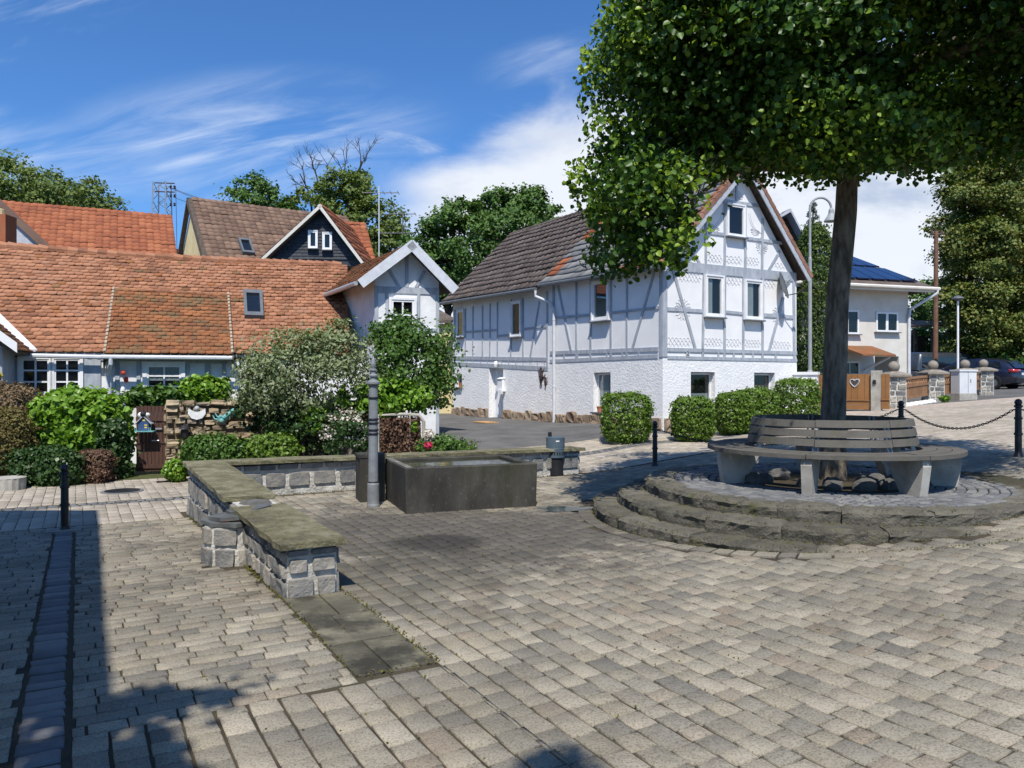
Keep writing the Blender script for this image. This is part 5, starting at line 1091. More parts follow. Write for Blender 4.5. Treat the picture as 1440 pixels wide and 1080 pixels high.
# ================================================================ STREET FURNITURE
def bollard(lab, g, h, first=[None]):
    if first[0] is None:
        t = thing('bollard', lab, 'bollard', g, 'black chain bollards'); mb = MB()
        mb.lathe(g, [(.075, -.05), (.075, .0), (.06, .02), (.048, .05), (.045, .06), (.045, .3), (.056, .305), (.056, .33), (.045, .335), (.043, .52), (.054, .525), (.054, .55), (.042, .555), (.04, .69), (.056, .7), (.056, .72), (.03, .735)], 20); mb.build('shaft', m_iron, t)
        mb = MB(); mb.sphere(g+A3(0, 0, .765), .05, 16, 10); mb.build('ball_top', m_iron, t); mb = MB()
        for sg in (-1, 1): mb.tube([g+A3(sg*.04, 0, .66), g+A3(sg*.075, 0, .66), g+A3(sg*.09, 0, .64)], .01, 6)
        mb.build('chain_eye', m_iron, t); first[0] = t; return t
    src = first[0]; t = src.copy(); link(t); t.location = tuple(g); t['label'] = lab; ORG[t] = np.array(g)
    for ch in list(src.children): c = ch.copy(); link(c); c.parent = t
    return t
gb = [GD(91, 9.45), G(921, 655), GD(1267, 12.9), GD(1432, 10.9)]; gb[0][2] = hq(*gb[0][:2])
labs = ['black bollard at the left, standing in the shade on a small stone plate', 'black bollard standing on the pavement before the white house corner', 'black bollard whose ball top shows just over the ring bench', 'black bollard at the far right edge holding the chain end']
for g, l in zip(gb, labs): bollard(l, g, .8)
g = gb[0]; mb = MB(); mb.box(g+A3(0, -.02, .0), np.append(E2*.19, 0), np.append(E1*.13, 0), (0, 0, .02)); props(mb.build('stone_plate', m_basalt, org=g), 'flat dark stone plate under the shaded bollard at the left', 'stone plate')
def chain(lab, p, q, sagm):
    L = np.linalg.norm(q-p)*1.06; n = int(L/.042); mb = MB(); t = lambda s: p+(q-p)*s-A3(0, 0, sagm*4*s*(1-s))
    for i in range(n):
        a, b = t(i/n), t((i+1)/n); d = nrm(b-a); u1 = nrm(np.cross(d, A3(0, 0, 1))); u2 = np.cross(d, u1); w = u1 if i % 2 else u2; c = (a+b)/2; k = 8
        pts = [c+d*.031*cos(2*pi*j/k)+w*.016*sin(2*pi*j/k) for j in range(k)]; o = np.cross(d, w)
        vs = []
        for j, pt in enumerate(pts):
            rad = nrm(pt-c); vs += [pt+rad*.0065, pt+o*.0065, pt-rad*.0065, pt-o*.0065]
        mb.add(vs, [(j*4+m, ((j+1) % k)*4+m, ((j+1) % k)*4+(m+1) % 4, j*4+(m+1) % 4) for j in range(k) for m in range(4)])
    return props(mb.build('chain', m_rust, org=p), lab, 'chain', 'chains between the bollards')
top = A3(0, 0, .65)
chain('rusty chain sagging from the bench-side bollard to the far right bollard', gb[2]+top+A3(.09, 0, 0), gb[3]+top-A3(.09, 0, 0), .28)
chain('rusty chain running from the house corner bollard behind the bench', gb[1]+top+A3(.09, 0, 0), gb[2]+top-A3(.09, 0, 0), .42)
g4 = gb[3]+A3(1.9, -1.6, .1); 
# litter bin
g = GD(781, 13.5); t = thing('litter_bin', 'blue-grey litter bin with perforated band on a dark base at the wall end', 'litter bin', g)
mb = MB(); mb.lathe(g, [(.13, -.02), (.14, .0), (.14, .3), (.001, .3)], 22); mb.build('base', m_black, t)
mb = MB(); mb.lathe(g, [(.155, .3), (.165, .31), (.165, .45), (.168, .455), (.168, .465), (.165, .47), (.165, .66), (.155, .665), (.001, .66)], 28); mb.build('bin_body', m_bin, t)
mb = MB()
for k in range(22): th = 2*pi*k/22; c = g+A3(.163*cos(th), .163*sin(th), .385); mb.box(c, (.012*-sin(th), .012*cos(th), 0), (.008*cos(th), .008*sin(th), 0), (0, 0, .025))
mb.build('perforated_band', m_black, t); mb = MB(); c = g+A3(.03, -.166, .6); mb.box(c, (.03, 0, 0), (0, .003, 0), (0, 0, .012)); mb.build('sticker', m_white, t)
mb = MB(); mb.tube([g+A3(-.09, .12, .0), g+A3(-.09, .12, .74)], .035, 10); mb.build('post', m_iron, t)
# arched street lamp
def lamp(lab, g, ztop, r, reach, drop, nm='street_lamp', grp=None):
    t = thing(nm, lab, 'street lamp', g); mb = MB(); mb.tube([g, g+A3(0, 0, 1.2), g+A3(0, 0, 1.25), A3(g[0], g[1], ztop-reach/2-1.6), A3(g[0], g[1], ztop-reach/2-1.55), A3(g[0], g[1], ztop-reach/2)], [r*1.5, r*1.5, r, r*.9, r*.65, r*.6], 12); mb.build('pole', m_lampgrey, t)
    mb = MB(); R = reach/2; pts = [A3(g[0]+R-R*cos(a), g[1], ztop-R+R*sin(a)) for a in np.linspace(0, pi, 13)]+[A3(g[0]+reach, g[1], ztop-R-drop)]; mb.tube(pts, r*.6, 10); mb.build('arm', m_lampgrey, t)
    c = pts[-1]; mb = MB(); mb.lathe(c, [(.05, .05), (.08, 0), (.09, -.12), (.13, -.2), (.2, -.3), (.23, -.36), (.225, -.37), (.001, -.36)], 18); mb.build('lamp_shade', m_lampgrey, t); return t
g = GD(1139, 24.5); lamp('tall grey street lamp with arched arm and bell shade beside the tree trunk', g, H+262*24.5/F, .062, .68, .05)
# utility pole
g = GD(1315, 35); t = thing('utility_pole', 'tall brown wooden utility pole before the big conifer', 'utility pole', g); zt = H+215*35/F; mb = MB(); mb.tube([g, A3(g[0]+.05, g[1], zt)], [.12, .09], 10); mb.build('pole', m_pole, t); mb = MB(); mb.tube([A3(g[0]-.2, g[1], zt-.15), A3(g[0]+.4, g[1], zt-.12)], .05, 6)
for x in (-.15, .3): mb.lathe((g[0]+x, g[1], zt-.1), [(.05, 0), (.05, .1), (.02, .14)], 8)
mb.build('insulator_arm', m_dwood, t)
g = GD(1347, 33); zt = H+120*33/F; t = thing('street_lamp', 'slim pale modern street lamp before the dark conifer', 'street lamp', g); mb = MB(); mb.tube([g, A3(g[0], g[1], zt)], [.05, .04], 10); mb.build('pole', m_wwood, t); mb = MB(); mb.lathe((g[0], g[1], zt), [(.05, -.1), (.24, 0), (.22, .05), (.05, .13), (.001, .14)], 14); mb.build('lamp_head', m_dgrey, t)
# lattice pylon with wires
g = GD(228, 62); t = thing('lattice_pylon', 'small steel lattice pylon rising above the red roof', 'pylon', g); zt = H+283*62/F; z0 = H+200*62/F; mb = MB(); w = .5
cs = [(-w, -w), (w, -w), (w, w), (-w, w)]
for a, b in cs: mb.tube([A3(g[0]+a*1.6, g[1]+b*1.6, g[2]), A3(g[0]+a, g[1]+b, zt)], .06, 5)
nb = 13; z = np.linspace(8, zt, nb+1)
for i in range(nb):
    for k in range(4):
        (a, b), (c, d) = cs[k], cs[(k+1) % 4]; q = 1.3-.3*i/nb
        if i % 2: a, b, c, d = c, d, a, b
        mb.tube([A3(g[0]+a*q, g[1]+b*q, z[i]), A3(g[0]+c*q, g[1]+d*q, z[i+1])], .035, 4)
mb.build('lattice_mast', m_alu, t); mb = MB(); 
for zz in (zt, zt-.7): mb.tube([A3(g[0]-.6, g[1], zz), A3(g[0]+1.0, g[1], zz-.05)], .05, 5)
for x in (.3, .7, 1.0):
    for zz in (zt-.2, zt-.9, zt-1.6): mb.lathe((g[0]+x, g[1], zz-.3), [(.03, 0), (.11, .08), (.03, .14), (.11, .2), (.03, .3)], 8)
mb.abox(g[0]+.9, g[0]+1.5, g[1]-.3, g[1]+.3, zt-6.6, zt-5.4); mb.tube([A3(g[0]+1.1, g[1], zt-.3), A3(g[0]+1.2, g[1], zt-5.4)], .02, 4); mb.tube([A3(g[0]+.4, g[1], zt-6), A3(g[0]+1.2, g[1], zt-6)], .06, 5); mb.build('insulators', m_rust, t)
for k, (zz, x) in enumerate(((zt-.3, .5), (zt-.5, .8), (zt-1.2, 1.0))):
    a = A3(g[0]+x, g[1], zz); b = P(470, 296+k*3, 66); mb = MB(); mb.tube([a+(b-a)*s-A3(0, 0, 1.0*4*s*(1-s)) for s in np.linspace(0, 1, 12)], .022, 4, False); props(mb.build('power_line', m_dgrey, org=a), 'thin %s power line running from the pylon behind the brown roof' % ('topmost', 'middle', 'lowest')[k], 'cable', 'power lines at the pylon')
# aerial mast
g = GD(533, 36); t = thing('aerial_mast', 'slim pale mast with television aerials behind the gabled wing', 'antenna', g); zt = H+278*36/F; mb = MB(); mb.tube([g, A3(g[0], g[1], zt)], .028, 8); mb.build('mast', m_zincw, t)
for zz, x0, x1 in ((zt-.3, -.8, .9), (zt-1.3, -.2, 1.7), (zt-2.2, -.1, 1.6), (zt-4.4, -1, 1.2)):
    mb = MB(); mb.tube([A3(g[0]+x0, g[1], zz), A3(g[0]+x1, g[1]+.2, zz+.05)], .022, 5)
    for x in np.linspace(x0, x1, 6): mb.tube([A3(g[0]+x, g[1]-.35, zz), A3(g[0]+x, g[1]+.35, zz)], .014, 4)
    mb.build('aerial', m_dgrey, t)
mb = MB(); mb.tube([A3(g[0]+1.1, g[1], zt-2.3), A3(g[0]+1.1, g[1], zt-1.2)], .02, 5); mb.build('aerial_rod', m_dgrey, t)
# ================================================================ RIGHT SIDE FENCE LINE
pg = [G(1257, 573.5), G(1312, 565.5), G(1357, 560), G(1383, 555.5)]
print('pillars', [tuple(np.round(p, 2)) for p in pg])
def pillar(g, lab, first=[None]):
    if first[0] is None:
        t = thing('gate_pillar', lab, 'pillar', g, 'stone pillars with ball tops'); w = .25; h = .9; mb = MB(); mb.abox(g[0]-w, g[0]+w, g[1]-w, g[1]+w, g[2]-.2, g[2]+h); mb.build('mortar_core', m_lime, t); mb = MB()
        for f in (Fr((g[0]-w, g[1]-w), (1, 0)), Fr((g[0]+w, g[1]-w), (0, 1)), Fr((g[0]-w, g[1]-w), (0, 1))):
            dn = np.array([f.o[0]+f.s[0]*w-g[0], f.o[1]+f.s[1]*w-g[1]]); f.n = nrm(dn); courses(mb, f, 0, 2*w, g[2]-.05, g[2]+h, [1, 1.1, .8, 1, .9], .14, .28, .03, .014, 4, .12)
        mb.build('stonework', m_basalt, t); mb = MB(); vs = []
        for z, r in ((h, .3), (h+.03, .36), (h+.09, .36), (h+.17, .18), (h+.19, .1)): vs += [g+A3(sx*r, sy*r, z) for sx, sy in ((-1, -1), (1, -1), (1, 1), (-1, 1))]
        mb.add(vs, [(i*4+k, i*4+(k+1) % 4, i*4+4+(k+1) % 4, i*4+4+k) for i in range(4) for k in range(4)]+[(16, 17, 18, 19)]); mb.build('cap', m_capst, t); mb = MB(); mb.smooth = True; mb.sphere(g+A3(0, 0, h+.33), .165, 18, 12); mb.build('ball', m_capst, t); first[0] = t; return
    src = first[0]; t = src.copy(); link(t); t.location = tuple(g); t['label'] = lab
    for ch in list(src.children): c = ch.copy(); link(c); c.parent = t
for g, l in zip(pg, ('stone pillar with ball top right of the wooden gates', 'stone pillar with ball top between the two lattice fence panels', 'stone pillar with ball top standing behind the pale cabinet', 'stone pillar with ball top at the rear of the dark car')): pillar(g, l)
def picket(lab, p, q, h, rot):
    t = thing('fence_panel', lab, 'fence', (p+q)/2, 'wooden fence panels between the pillars'); d = q-p; d[2] = 0; f = Fr(p[:2], d[:2]); f.n = f.n if f.n[1] < 0 else -f.n; L = np.linalg.norm(d); z0, z1 = p[2], q[2]; mb = MB(); n = max(4, int(L/.125))
    zb = lambda s: z0+(z1-z0)*s/L
    for i in range(n): s = L*(i+.5)/n; fbox(mb, f, s-.045, s+.045, zb(s)+.25, zb(s)+h*.72, -.012, .012)
    mb.build('picket_board', m_fwood, t); mb = MB()
    for zz in (.3, .72, 1.0): beam(mb, f, (0, z0+h*zz), (L, z1+h*zz), .07, .03, -.02)
    m = max(3, int(L/.22))
    for i in range(m): a = L*i/m; b = L*(i+1)/m; beam(mb, f, (a, zb(a)+h*.74), (b, zb(b)+h*.98), .035, .02, -.01); beam(mb, f, (a, zb(a)+h*.98), (b, zb(b)+h*.74), .035, .012, -.014)
    mb.build('lattice_top', m_fwood, t)
for a, b, l in ((0, 1, 'rustic wooden fence panel between the first two stone pillars'), (1, 2, 'rustic wooden fence panel left of the pale cabinet'), (2, 3, 'short rustic fence panel right of the pale cabinet')): picket(l, pg[a]+A3(.3, .2, 0), pg[b]-A3(.3, .2, 0), .86, 0)
g = G(1283, 570.5); mb = MB()
for i in range(8):
    s = i/8; c = pg[0]*(1-s)+pg[1]*s+A3(.12, .06, .02); mb.sphere(c, .14, 8, 6, (1.3, .9, .7))
props(mb.build('kerb_stones', m_white, org=g), 'row of whitewashed stones along the foot of the first fence panel', 'kerb stones')
# gates with heart
g0, g1 = G(1150, 579), G(1226, 577.5); fK = Fr(g0, (g1-g0)[:2]); fK.n = fK.n if fK.n[1] < 0 else -fK.n
def board_gate(lab, u0, u1, vt, heart=None):
    a = fK.pt(u0, 550)[0]; b = fK.pt(u1, 550)[0]; g = fK.w((a+b)/2, 0); zb = hq(g[0], g[1]); zt = fK.pt((u0+u1)/2, vt)[1]; t = thing('wooden_gate', lab, 'gate', (g[0], g[1], zb), 'orange wooden yard gates'); mb = MB(); n = max(2, int((b-a)/.16)); zm = zb+.3
    for i in range(n): s0 = a+(b-a)*i/n; s1 = a+(b-a)*(i+1)/n; fbox(mb, fK, s0+.006, s1-.006, zm, zt, -.03, 0)
    mb.build('upright_boards', m_owood, t); mb = MB()
    for j in range(2): fbox(mb, fK, a, b, zb+.04+.13*j, zb+.16+.13*j, -.03, .004)
    fbox(mb, fK, a, b, zm-.005, zm+.03, .0, .03); mb.build('lower_boards', m_owood, t)
    if heart:
        s, z = fK.pt(*heart); pts = [(.16*sin(x)**3, .13*cos(x)*.81-.05*cos(2*x)*.8-.02*cos(3*x)) for x in np.linspace(0, 2*pi, 25)[:-1]]; mb = MB(); mb.add([fK.w(s+.75*p, z+.95*q, .006) for p, q in pts], [tuple(range(24))]); h = mb.build('heart_cutout', m_dwood, t)
        mb = MB(); mb.tube([fK.w(s+.82*p, z+1.02*q, .008) for p, q in pts]+[fK.w(s+.82*pts[0][0], z+1.02*pts[0][1], .008)], .018, 5, False); mb.build('heart_rim', m_gwood, t)
board_gate('wide orange wooden gate left of the trunk and lamp post', 1149, 1186, 527); board_gate('orange wooden gate leaf with a heart cut-out', 1188, 1225, 526, (1202, 538)); board_gate('narrow orange wooden gate leaf right of the stone post', 1239, 1251, 526)
a = fK.pt(1226.5, 550)[0]; b = fK.pt(1238.5, 550)[0]; g = fK.w((a+b)/2, 0); zb = hq(g[0], g[1]); q = thing('stone_gate_post', 'plain pale stone post between the orange gate leaves', 'gate post', (g[0], g[1], zb)); mb = MB(); fbox(mb, fK, a, b, zb-.1, fK.pt(1232, 521)[1], -.15, .1); mb.build('post', m_conc, q); mb = MB(); fbox(mb, fK, a+.06, a+.14, zb+.75, zb+.87, .1, .13); mb.build('bell_push', m_black, q)
# low white wall left of the gates
g0 = GD(1112, 22.6); g1 = GD(1149, 22.2); f = Fr(g0, (g1-g0)[:2]); f.n = f.n if f.n[1] < 0 else -f.n; t = thing('white_yard_wall', 'low white rendered yard wall between white house and wooden gate', 'wall', g0); L = np.linalg.norm((g1-g0)[:2]); mb = MB(); fbox(mb, f, 0, L, g0[2]-.2, H+13*22.4/F, -.2, 0); mb.build('wall', m_plw, t); mb = MB(); fbox(mb, f, -.02, L+.03, H+13*22.4/F, H+17*22.4/F, -.24, .04); mb.build('coping', m_wwood, t)
# cabinet
g = G(1360, 562.5); print('cab', g); w = 15/F*g[1]; h = 42/F*g[1]; t = thing('utility_cabinet', 'pale grey telecom cabinet standing at the fence before the dark car', 'cabinet', g); fa = nrm([1, .25]); fb_ = nrm([-.25, 1]); mb = MB()
mb.box(g+A3(0, .2, h*.1), np.append(fa*w, 0), np.append(fb_*.2, 0), (0, 0, h*.12)); mb.build('base', m_conc, t); mb = MB(); mb.box(g+A3(0, .2, h*.6), np.append(fa*w*.96, 0), np.append(fb_*.19, 0), (0, 0, h*.38)); mb.build('body', m_cab, t); mb = MB(); mb.box(g+A3(0, .2, h*.99), np.append(fa*w*1.04, 0), np.append(fb_*.22, 0), (0, 0, .03)); mb.build('lid', m_cab, t)
mb = MB(); c = g+A3(0, .2, h*.6)-np.append(fb_*.195, 0); mb.box(c, np.append(fa*.008, 0), np.append(fb_*.003, 0), (0, 0, h*.36)); mb.box(c+np.append(fa*.1, .05), np.append(fa*.02, 0), np.append(fb_*.012, 0), (0, 0, .05)); mb.build('door_seam', m_lampgrey, t)
# ================================================================ VEHICLES
def car(lab, g, head, L, Wd, Hh, paint, roof_pts, belt, nm, van=False):
    """local x = forward, y = left. body and glasshouse lofted from stations"""
    fx = nrm(head); fy = np.array([-fx[1], fx[0]]); T = lambda x, y, z: A3(g[0]+fx[0]*x+fy[0]*y, g[1]+fx[1]*x+fy[1]*y, g[2]+z)
    t = thing(nm, lab, 'car' if not van else 'van', g); N = 40; xs = np.linspace(-L/2, L/2, N); mb = MB(); mb.smooth = True
    rx, rz = zip(*roof_pts); bx, bz = zip(*belt); vs = []
    for x in xs:
        e = min(1, (L/2-abs(x))/.5); hw = Wd/2*(.80+.20*e**.45); zb = np.interp(x, bx, bz); zs = .22+.12*(1-min(1, (L/2-abs(x))/.35)); zm = (zs+zb)*.55
        vs += [T(x, hw*.9, zs), T(x, hw, zs+.08), T(x, hw*1.0, zm), T(x, hw*.985, zb-.06), T(x, hw*.93, zb), T(x, 0, zb+.02), T(x, -hw*.93, zb), T(x, -hw*.985, zb-.06), T(x, -hw, zm), T(x, -hw, zs+.08), T(x, -hw*.9, zs)]
    m = 11; fs = [(i*m+k, (i+1)*m+k, (i+1)*m+(k+1) % m, i*m+(k+1) % m) for i in range(N-1) for k in range(m)]+[tuple(range(m)), tuple(range((N-1)*m, N*m))[::-1]]; mb.add(vs, fs); mb.build('body', paint, t)
    # roof shell
    mb = MB(); mb.smooth = True; vs = []; X = [p for p in np.linspace(rx[0], rx[-1], 28)]
    for x in X:
        z = np.interp(x, rx, rz); zb = np.interp(x, bx, bz); hw = Wd/2*.93; tw = hw*(.97 if van else .8); k = max(0., min(1, (z-zb)/(max(rz)-1.0))); w1 = hw+(tw-hw)*k
        vs += [T(x, hw, zb-.01), T(x, w1, z-.07*k), T(x, w1*.82, z), T(x, 0, z+.025), T(x, -w1*.82, z), T(x, -w1, z-.07*k), T(x, -hw, zb-.01)]
    m = 7; mb.add(vs, [(i*m+k, (i+1)*m+k, (i+1)*m+k+1, i*m+k+1) for i in range(27) for k in range(m-1)]); mb.build('roof', paint, t)
    return t, T
def side_glass(t, T, Wd, pts, sgn, nm='side_window'):
    mb = MB(); mb.add([T(x, sgn*(Wd/2*w+.012), z) for x, z, w in pts], [tuple(range(len(pts)))]); mb.build(nm, m_carglass, t)
def wheel(t, T, x, y, r=.33):
    sg = 1 if y > 0 else -1; mb = MB(); prof = [(r*.62, 0), (r*.95, 0), (r, .03), (r, .19), (r*.95, .22), (r*.62, .22)]; n = 24; vs = []
    for rr, w in prof: vs += [T(x+rr*cos(2*pi*k/n), y+sg*(w-.19), r+rr*sin(2*pi*k/n)) for k in range(n)]
    mb.add(vs, [(i*n+k, i*n+(k+1) % n, (i+1)*n+(k+1) % n, (i+1)*n+k) for i in range(5) for k in range(n)]); w_ = mb.build('wheel', m_rubber, t)
    mb = MB(); vs = [T(x+r*.62*cos(2*pi*k/n), y+sg*.0, r+r*.62*sin(2*pi*k/n)) for k in range(n)]+[T(x, y+sg*.02, r)]; mb.add(vs, [(k, (k+1) % n, n) for k in range(n)]); mb.build('rim', m_dgrey, w_)
gc = GD(1368, 38); gc[2] = hq(gc[0], gc[1])+.01; print('car', gc, hq(gc[0], gc[1]))
rp_ = [(-2.2, .95), (-1.95, 1.2), (-1.5, 1.42), (-.6, 1.5), (.3, 1.46), (.75, 1.25), (1.3, .98)]; bp_ = [(-2.32, .78), (-2.2, .92), (-1.5, .98), (.5, .95), (1.3, .93), (2.1, .8), (2.32, .6)]
t, T = car('dark blue estate car seen from behind, parked beyond the stone pillars', gc, (-.535, .845), 4.64, 1.86, 1.5, m_carb, rp_, bp_, 'parked_car')
for sg in (-1, 1):
    side_glass(t, T, 1.86, [(-1.75, 1.02, .93), (-1.6, 1.3, .82), (-.65, 1.4, .79), (-.62, 1.0, .93)], sg); side_glass(t, T, 1.86, [(-.55, 1.0, .93), (-.55, 1.4, .79), (.28, 1.37, .8), (.95, 1.0, .93)], sg)
    for x in (-1.42, 1.42): wheel(t, T, x, sg*.93)
    mb = MB(); mb.smooth = True; mb.box(T(-2.2, sg*.68, .86), T(.13, 0, 0)-T(0, 0, 0), (T(.04, sg*.22, 0)-T(0, 0, 0)), (0, 0, .075)); mb.build('tail_light', m_tail, t)
mb = MB(); mb.quad(T(-2.21, .62, 1.0), T(-2.21, -.62, 1.0), T(-1.82, -.55, 1.36), T(-1.82, .55, 1.36)); mb.build('rear_window', m_carglass, t)
mb = MB(); mb.quad(T(.82, .6, 1.27), T(.82, -.6, 1.27), T(1.34, -.7, .98), T(1.34, .7, .98)); mb.build('windscreen', m_carglass, t)
mb = MB(); mb.box(T(-2.335, 0, .72), T(.01, 0, 0)-T(0, 0, 0), T(0, .26, 0)-T(0, 0, 0), (0, 0, .055)); mb.build('number_plate', m_white, t); mb = MB(); mb.box(T(-2.3, 0, .4), T(.06, 0, 0)-T(0, 0, 0), T(0, .8, 0)-T(0, 0, 0), (0, 0, .1)); mb.build('bumper', m_black, t)
gv = GD(1318, 40); gv[2] = hq(gv[0], gv[1])-.02
rv = [(-2.35, 1.0), (-2.3, 1.75), (-2.0, 1.9), (1.0, 1.92), (1.35, 1.75), (2.0, 1.15)]; bv = [(-2.4, .95), (1.0, 1.05), (2.0, 1.05), (2.4, .75)]
t, T = car('dark grey passenger van parked behind the fence and the dark car', gv, (.93, .36), 4.8, 1.9, 1.9, m_carg, rv, bv, 'parked_van', True)
for sg in (-1, 1):
    side_glass(t, T, 1.9, [(-2.1, 1.12, .93), (-2.05, 1.68, .905), (.45, 1.7, .905), (.5, 1.1, .93)], sg); side_glass(t, T, 1.9, [(.7, 1.1, .93), (.66, 1.7, .905), (1.1, 1.68, .9), (1.7, 1.12, .93)], sg)
    for x in (-1.5, 1.5): wheel(t, T, x, sg*.95)
mb = MB(); mb.quad(T(1.4, .75, 1.74), T(1.4, -.75, 1.74), T(2.05, -.85, 1.12), T(2.05, .85, 1.12)); mb.build('windscreen', m_carglass, t)
# ================================================================ FAR RIGHT SHED AND FENCES
g = GD(1312, 43); t = thing('wood_shed', 'open wooden shed with low roof and stacked logs far up the street', 'shed', g); z0 = g[2]; zl = H+72*43/F; mb = MB()
a, b = P(1282, 470, 43), P(1342, 466, 43)
mb.prism([A3(a[0], a[1]+3, z0), A3(b[0], b[1]+3, z0), A3(b[0], b[1]+3, zl), A3(a[0], a[1]+3, zl)], (0, .1, 0)); mb.build('rear_wall', m_dwood, t)
for x in (a[0]+.2, (a[0]+b[0])/2, b[0]-.3): mb = MB(); mb.abox(x-.08, x+.08, a[1]-.1, a[1]+.1, z0, zl+.2); mb.build('post', m_dwood, t)
mb = MB(); mb.prism([A3(a[0]-.3, a[1]-.5, zl+.25), A3(b[0]+.5, b[1]-.5, zl+.35), A3(b[0]+.5, b[1]+4, zl+.9), A3(a[0]-.3, a[1]+4, zl+.9)], (0, 0, .12)); mb.build('roof', m_tilebr, t)
mb = MB()
for i in range(7):
    for j in range(7): c = A3(g[0]-.3+i*.19+(.09 if j % 2 else 0), g[1]+.4, z0+.2+j*.17); mb.tube([c, c+A3(0, 1, 0)], .085, 7)
q = mb.build('stacked_logs', m_log, t)
def board_fence(lab, p, q, h, mat, zb=None):
    d = q-p; f = Fr(p[:2], d[:2]); f.n = f.n if f.n[1] < 0 else -f.n; L = np.linalg.norm(d[:2]); t = thing('board_fence', lab, 'fence', (p+q)/2, 'brown board fences up the street'); mb = MB(); n = int(L/.16)
    for i in range(n): s = L*(i+.5)/n; z = p[2]+(q[2]-p[2])*s/L; fbox(mb, f, s-.07, s+.07, z, z+h+random.uniform(-.02, .02), -.02, .0)
    mb.build('boards', mat, t); mb = MB()
    for zz in (.3, h-.25): beam(mb, f, (0, p[2]+zz), (L, q[2]+zz), .09, -.022, -.07)
    mb.build('rail', mat, t)
board_fence('brown board fence behind the parked van and car', GD(1284, 40), GD(1402, 41), 1.9, m_fwood); board_fence('brown board fence at the far right end of the street', GD(1385, 44), GD(1520, 42), 1.2, m_fwood)
# ================================================================ VEGETATION
def unit(n): v = rng.normal(size=(n, 3)); return v/np.linalg.norm(v, axis=1, keepdims=True)
def leaf_mesh(name, pts, pref, size, mat, kind=6, bias=.8, aspect=.42, fold=.12):
    n = len(pts); N = pref*bias+unit(n); N /= np.linalg.norm(N, axis=1, keepdims=True); r = unit(n); r[:, 2] -= .5
    T = r-N*(r*N).sum(1, keepdims=True); T /= np.linalg.norm(T, axis=1, keepdims=True); Bn = np.cross(N, T); s = (size*rng.uniform(.65, 1.25, n))[:, None]
    if kind == 6: L = [(0, -.5, 0), (-aspect, -.22, fold), (-aspect*.85, .2, fold), (0, .55, -.1), (aspect*.85, .2, fold), (aspect, -.22, fold)]; fs = [(0, 3, 2, 1), (0, 5, 4, 3)]
    else: L = [(0, -.5, 0), (-aspect, .02, fold), (0, .5, -.05), (aspect, .02, fold)]; fs = [(0, 3, 2, 1)]
    V = np.stack([pts+s*(Bn*a+T*b+N*c) for a, b, c in L], 1).reshape(-1, 3); o = np.arange(n)[:, None]*len(L)
    return np_mesh(name, V, [np.concatenate([o+np.array(f) for f in fs])], [mat])
def blob(n, c, r, sq=2., lo=.7, hi=1.03, nclump=0, csz=.16, top=False):
    """points in a lumpy superellipsoid shell -> (points, outward normals)"""
    c = np.asarray(c, float); r = np.asarray(r, float)*np.ones(3); m = nclump or n; d = unit(m)
    if sq > 2: d = d/((np.abs(d)**sq).sum(1, keepdims=True)**(1/sq))
    if top: d[:, 2] = np.abs(d[:, 2])*1.0-.25*(rng.random(m) < .3)
    q = c+d*r*(rng.uniform(lo, hi, m)**.6)[:, None]
    if nclump:
        k = rng.integers(0, m, n); pp = q[k]+rng.normal(size=(n, 3))*csz*np.array([1, 1, .6])*(r.mean())*rng.uniform(.6, 1.2, (m, 1))[k]; dd = d[k]
    else: pp, dd = q, d
    nn = dd/r; nn /= np.linalg.norm(nn, axis=1, keepdims=True); return pp, nn
def foliage(name, parent, blobs, size, mat, kind=4, bias=.9, org=None, up=.5, **kw):
    Ps, Ns = zip(*[blob(*b[:3], **(b[3] if len(b) > 3 else {})) for b in blobs]); Pp = np.concatenate(Ps); Nn = np.concatenate(Ns); Nn = Nn+np.array([0, 0, up]); return put(name, leaf_mesh(name, Pp, Nn, size, mat, kind, bias, **kw), parent, org)
def shrub(nm, lab, base, blobs, size, mat, kind=4, cat='shrub', group=None, stems=5, inner=None, **kw):
    t = thing(nm, lab, cat, base, group); foliage('leaves', t, blobs, size, mat, kind, **kw); mb = MB(); c = np.asarray(blobs[0][1], float); b = np.asarray(base, float)
    for i in range(stems):
        e = c+rng.normal(size=3)*np.asarray(blobs[0][2])*.35; mb.tube([b+A3(random.uniform(-.06, .06), random.uniform(-.06, .06), -.05), (b+e)/2+rng.normal(size=3)*.04, e], [.022, .016, .006], 6)
    mb.build('stems', m_barkd, t); return t
def box_of(u0, u1, v0, v1, d):  # pixel box at distance d -> centre, half sizes
    a, b = P(u0, v0, d), P(u1, v1, d); return (a+b)/2, A3((b[0]-a[0])/2, 0, (a[2]-b[2])/2)
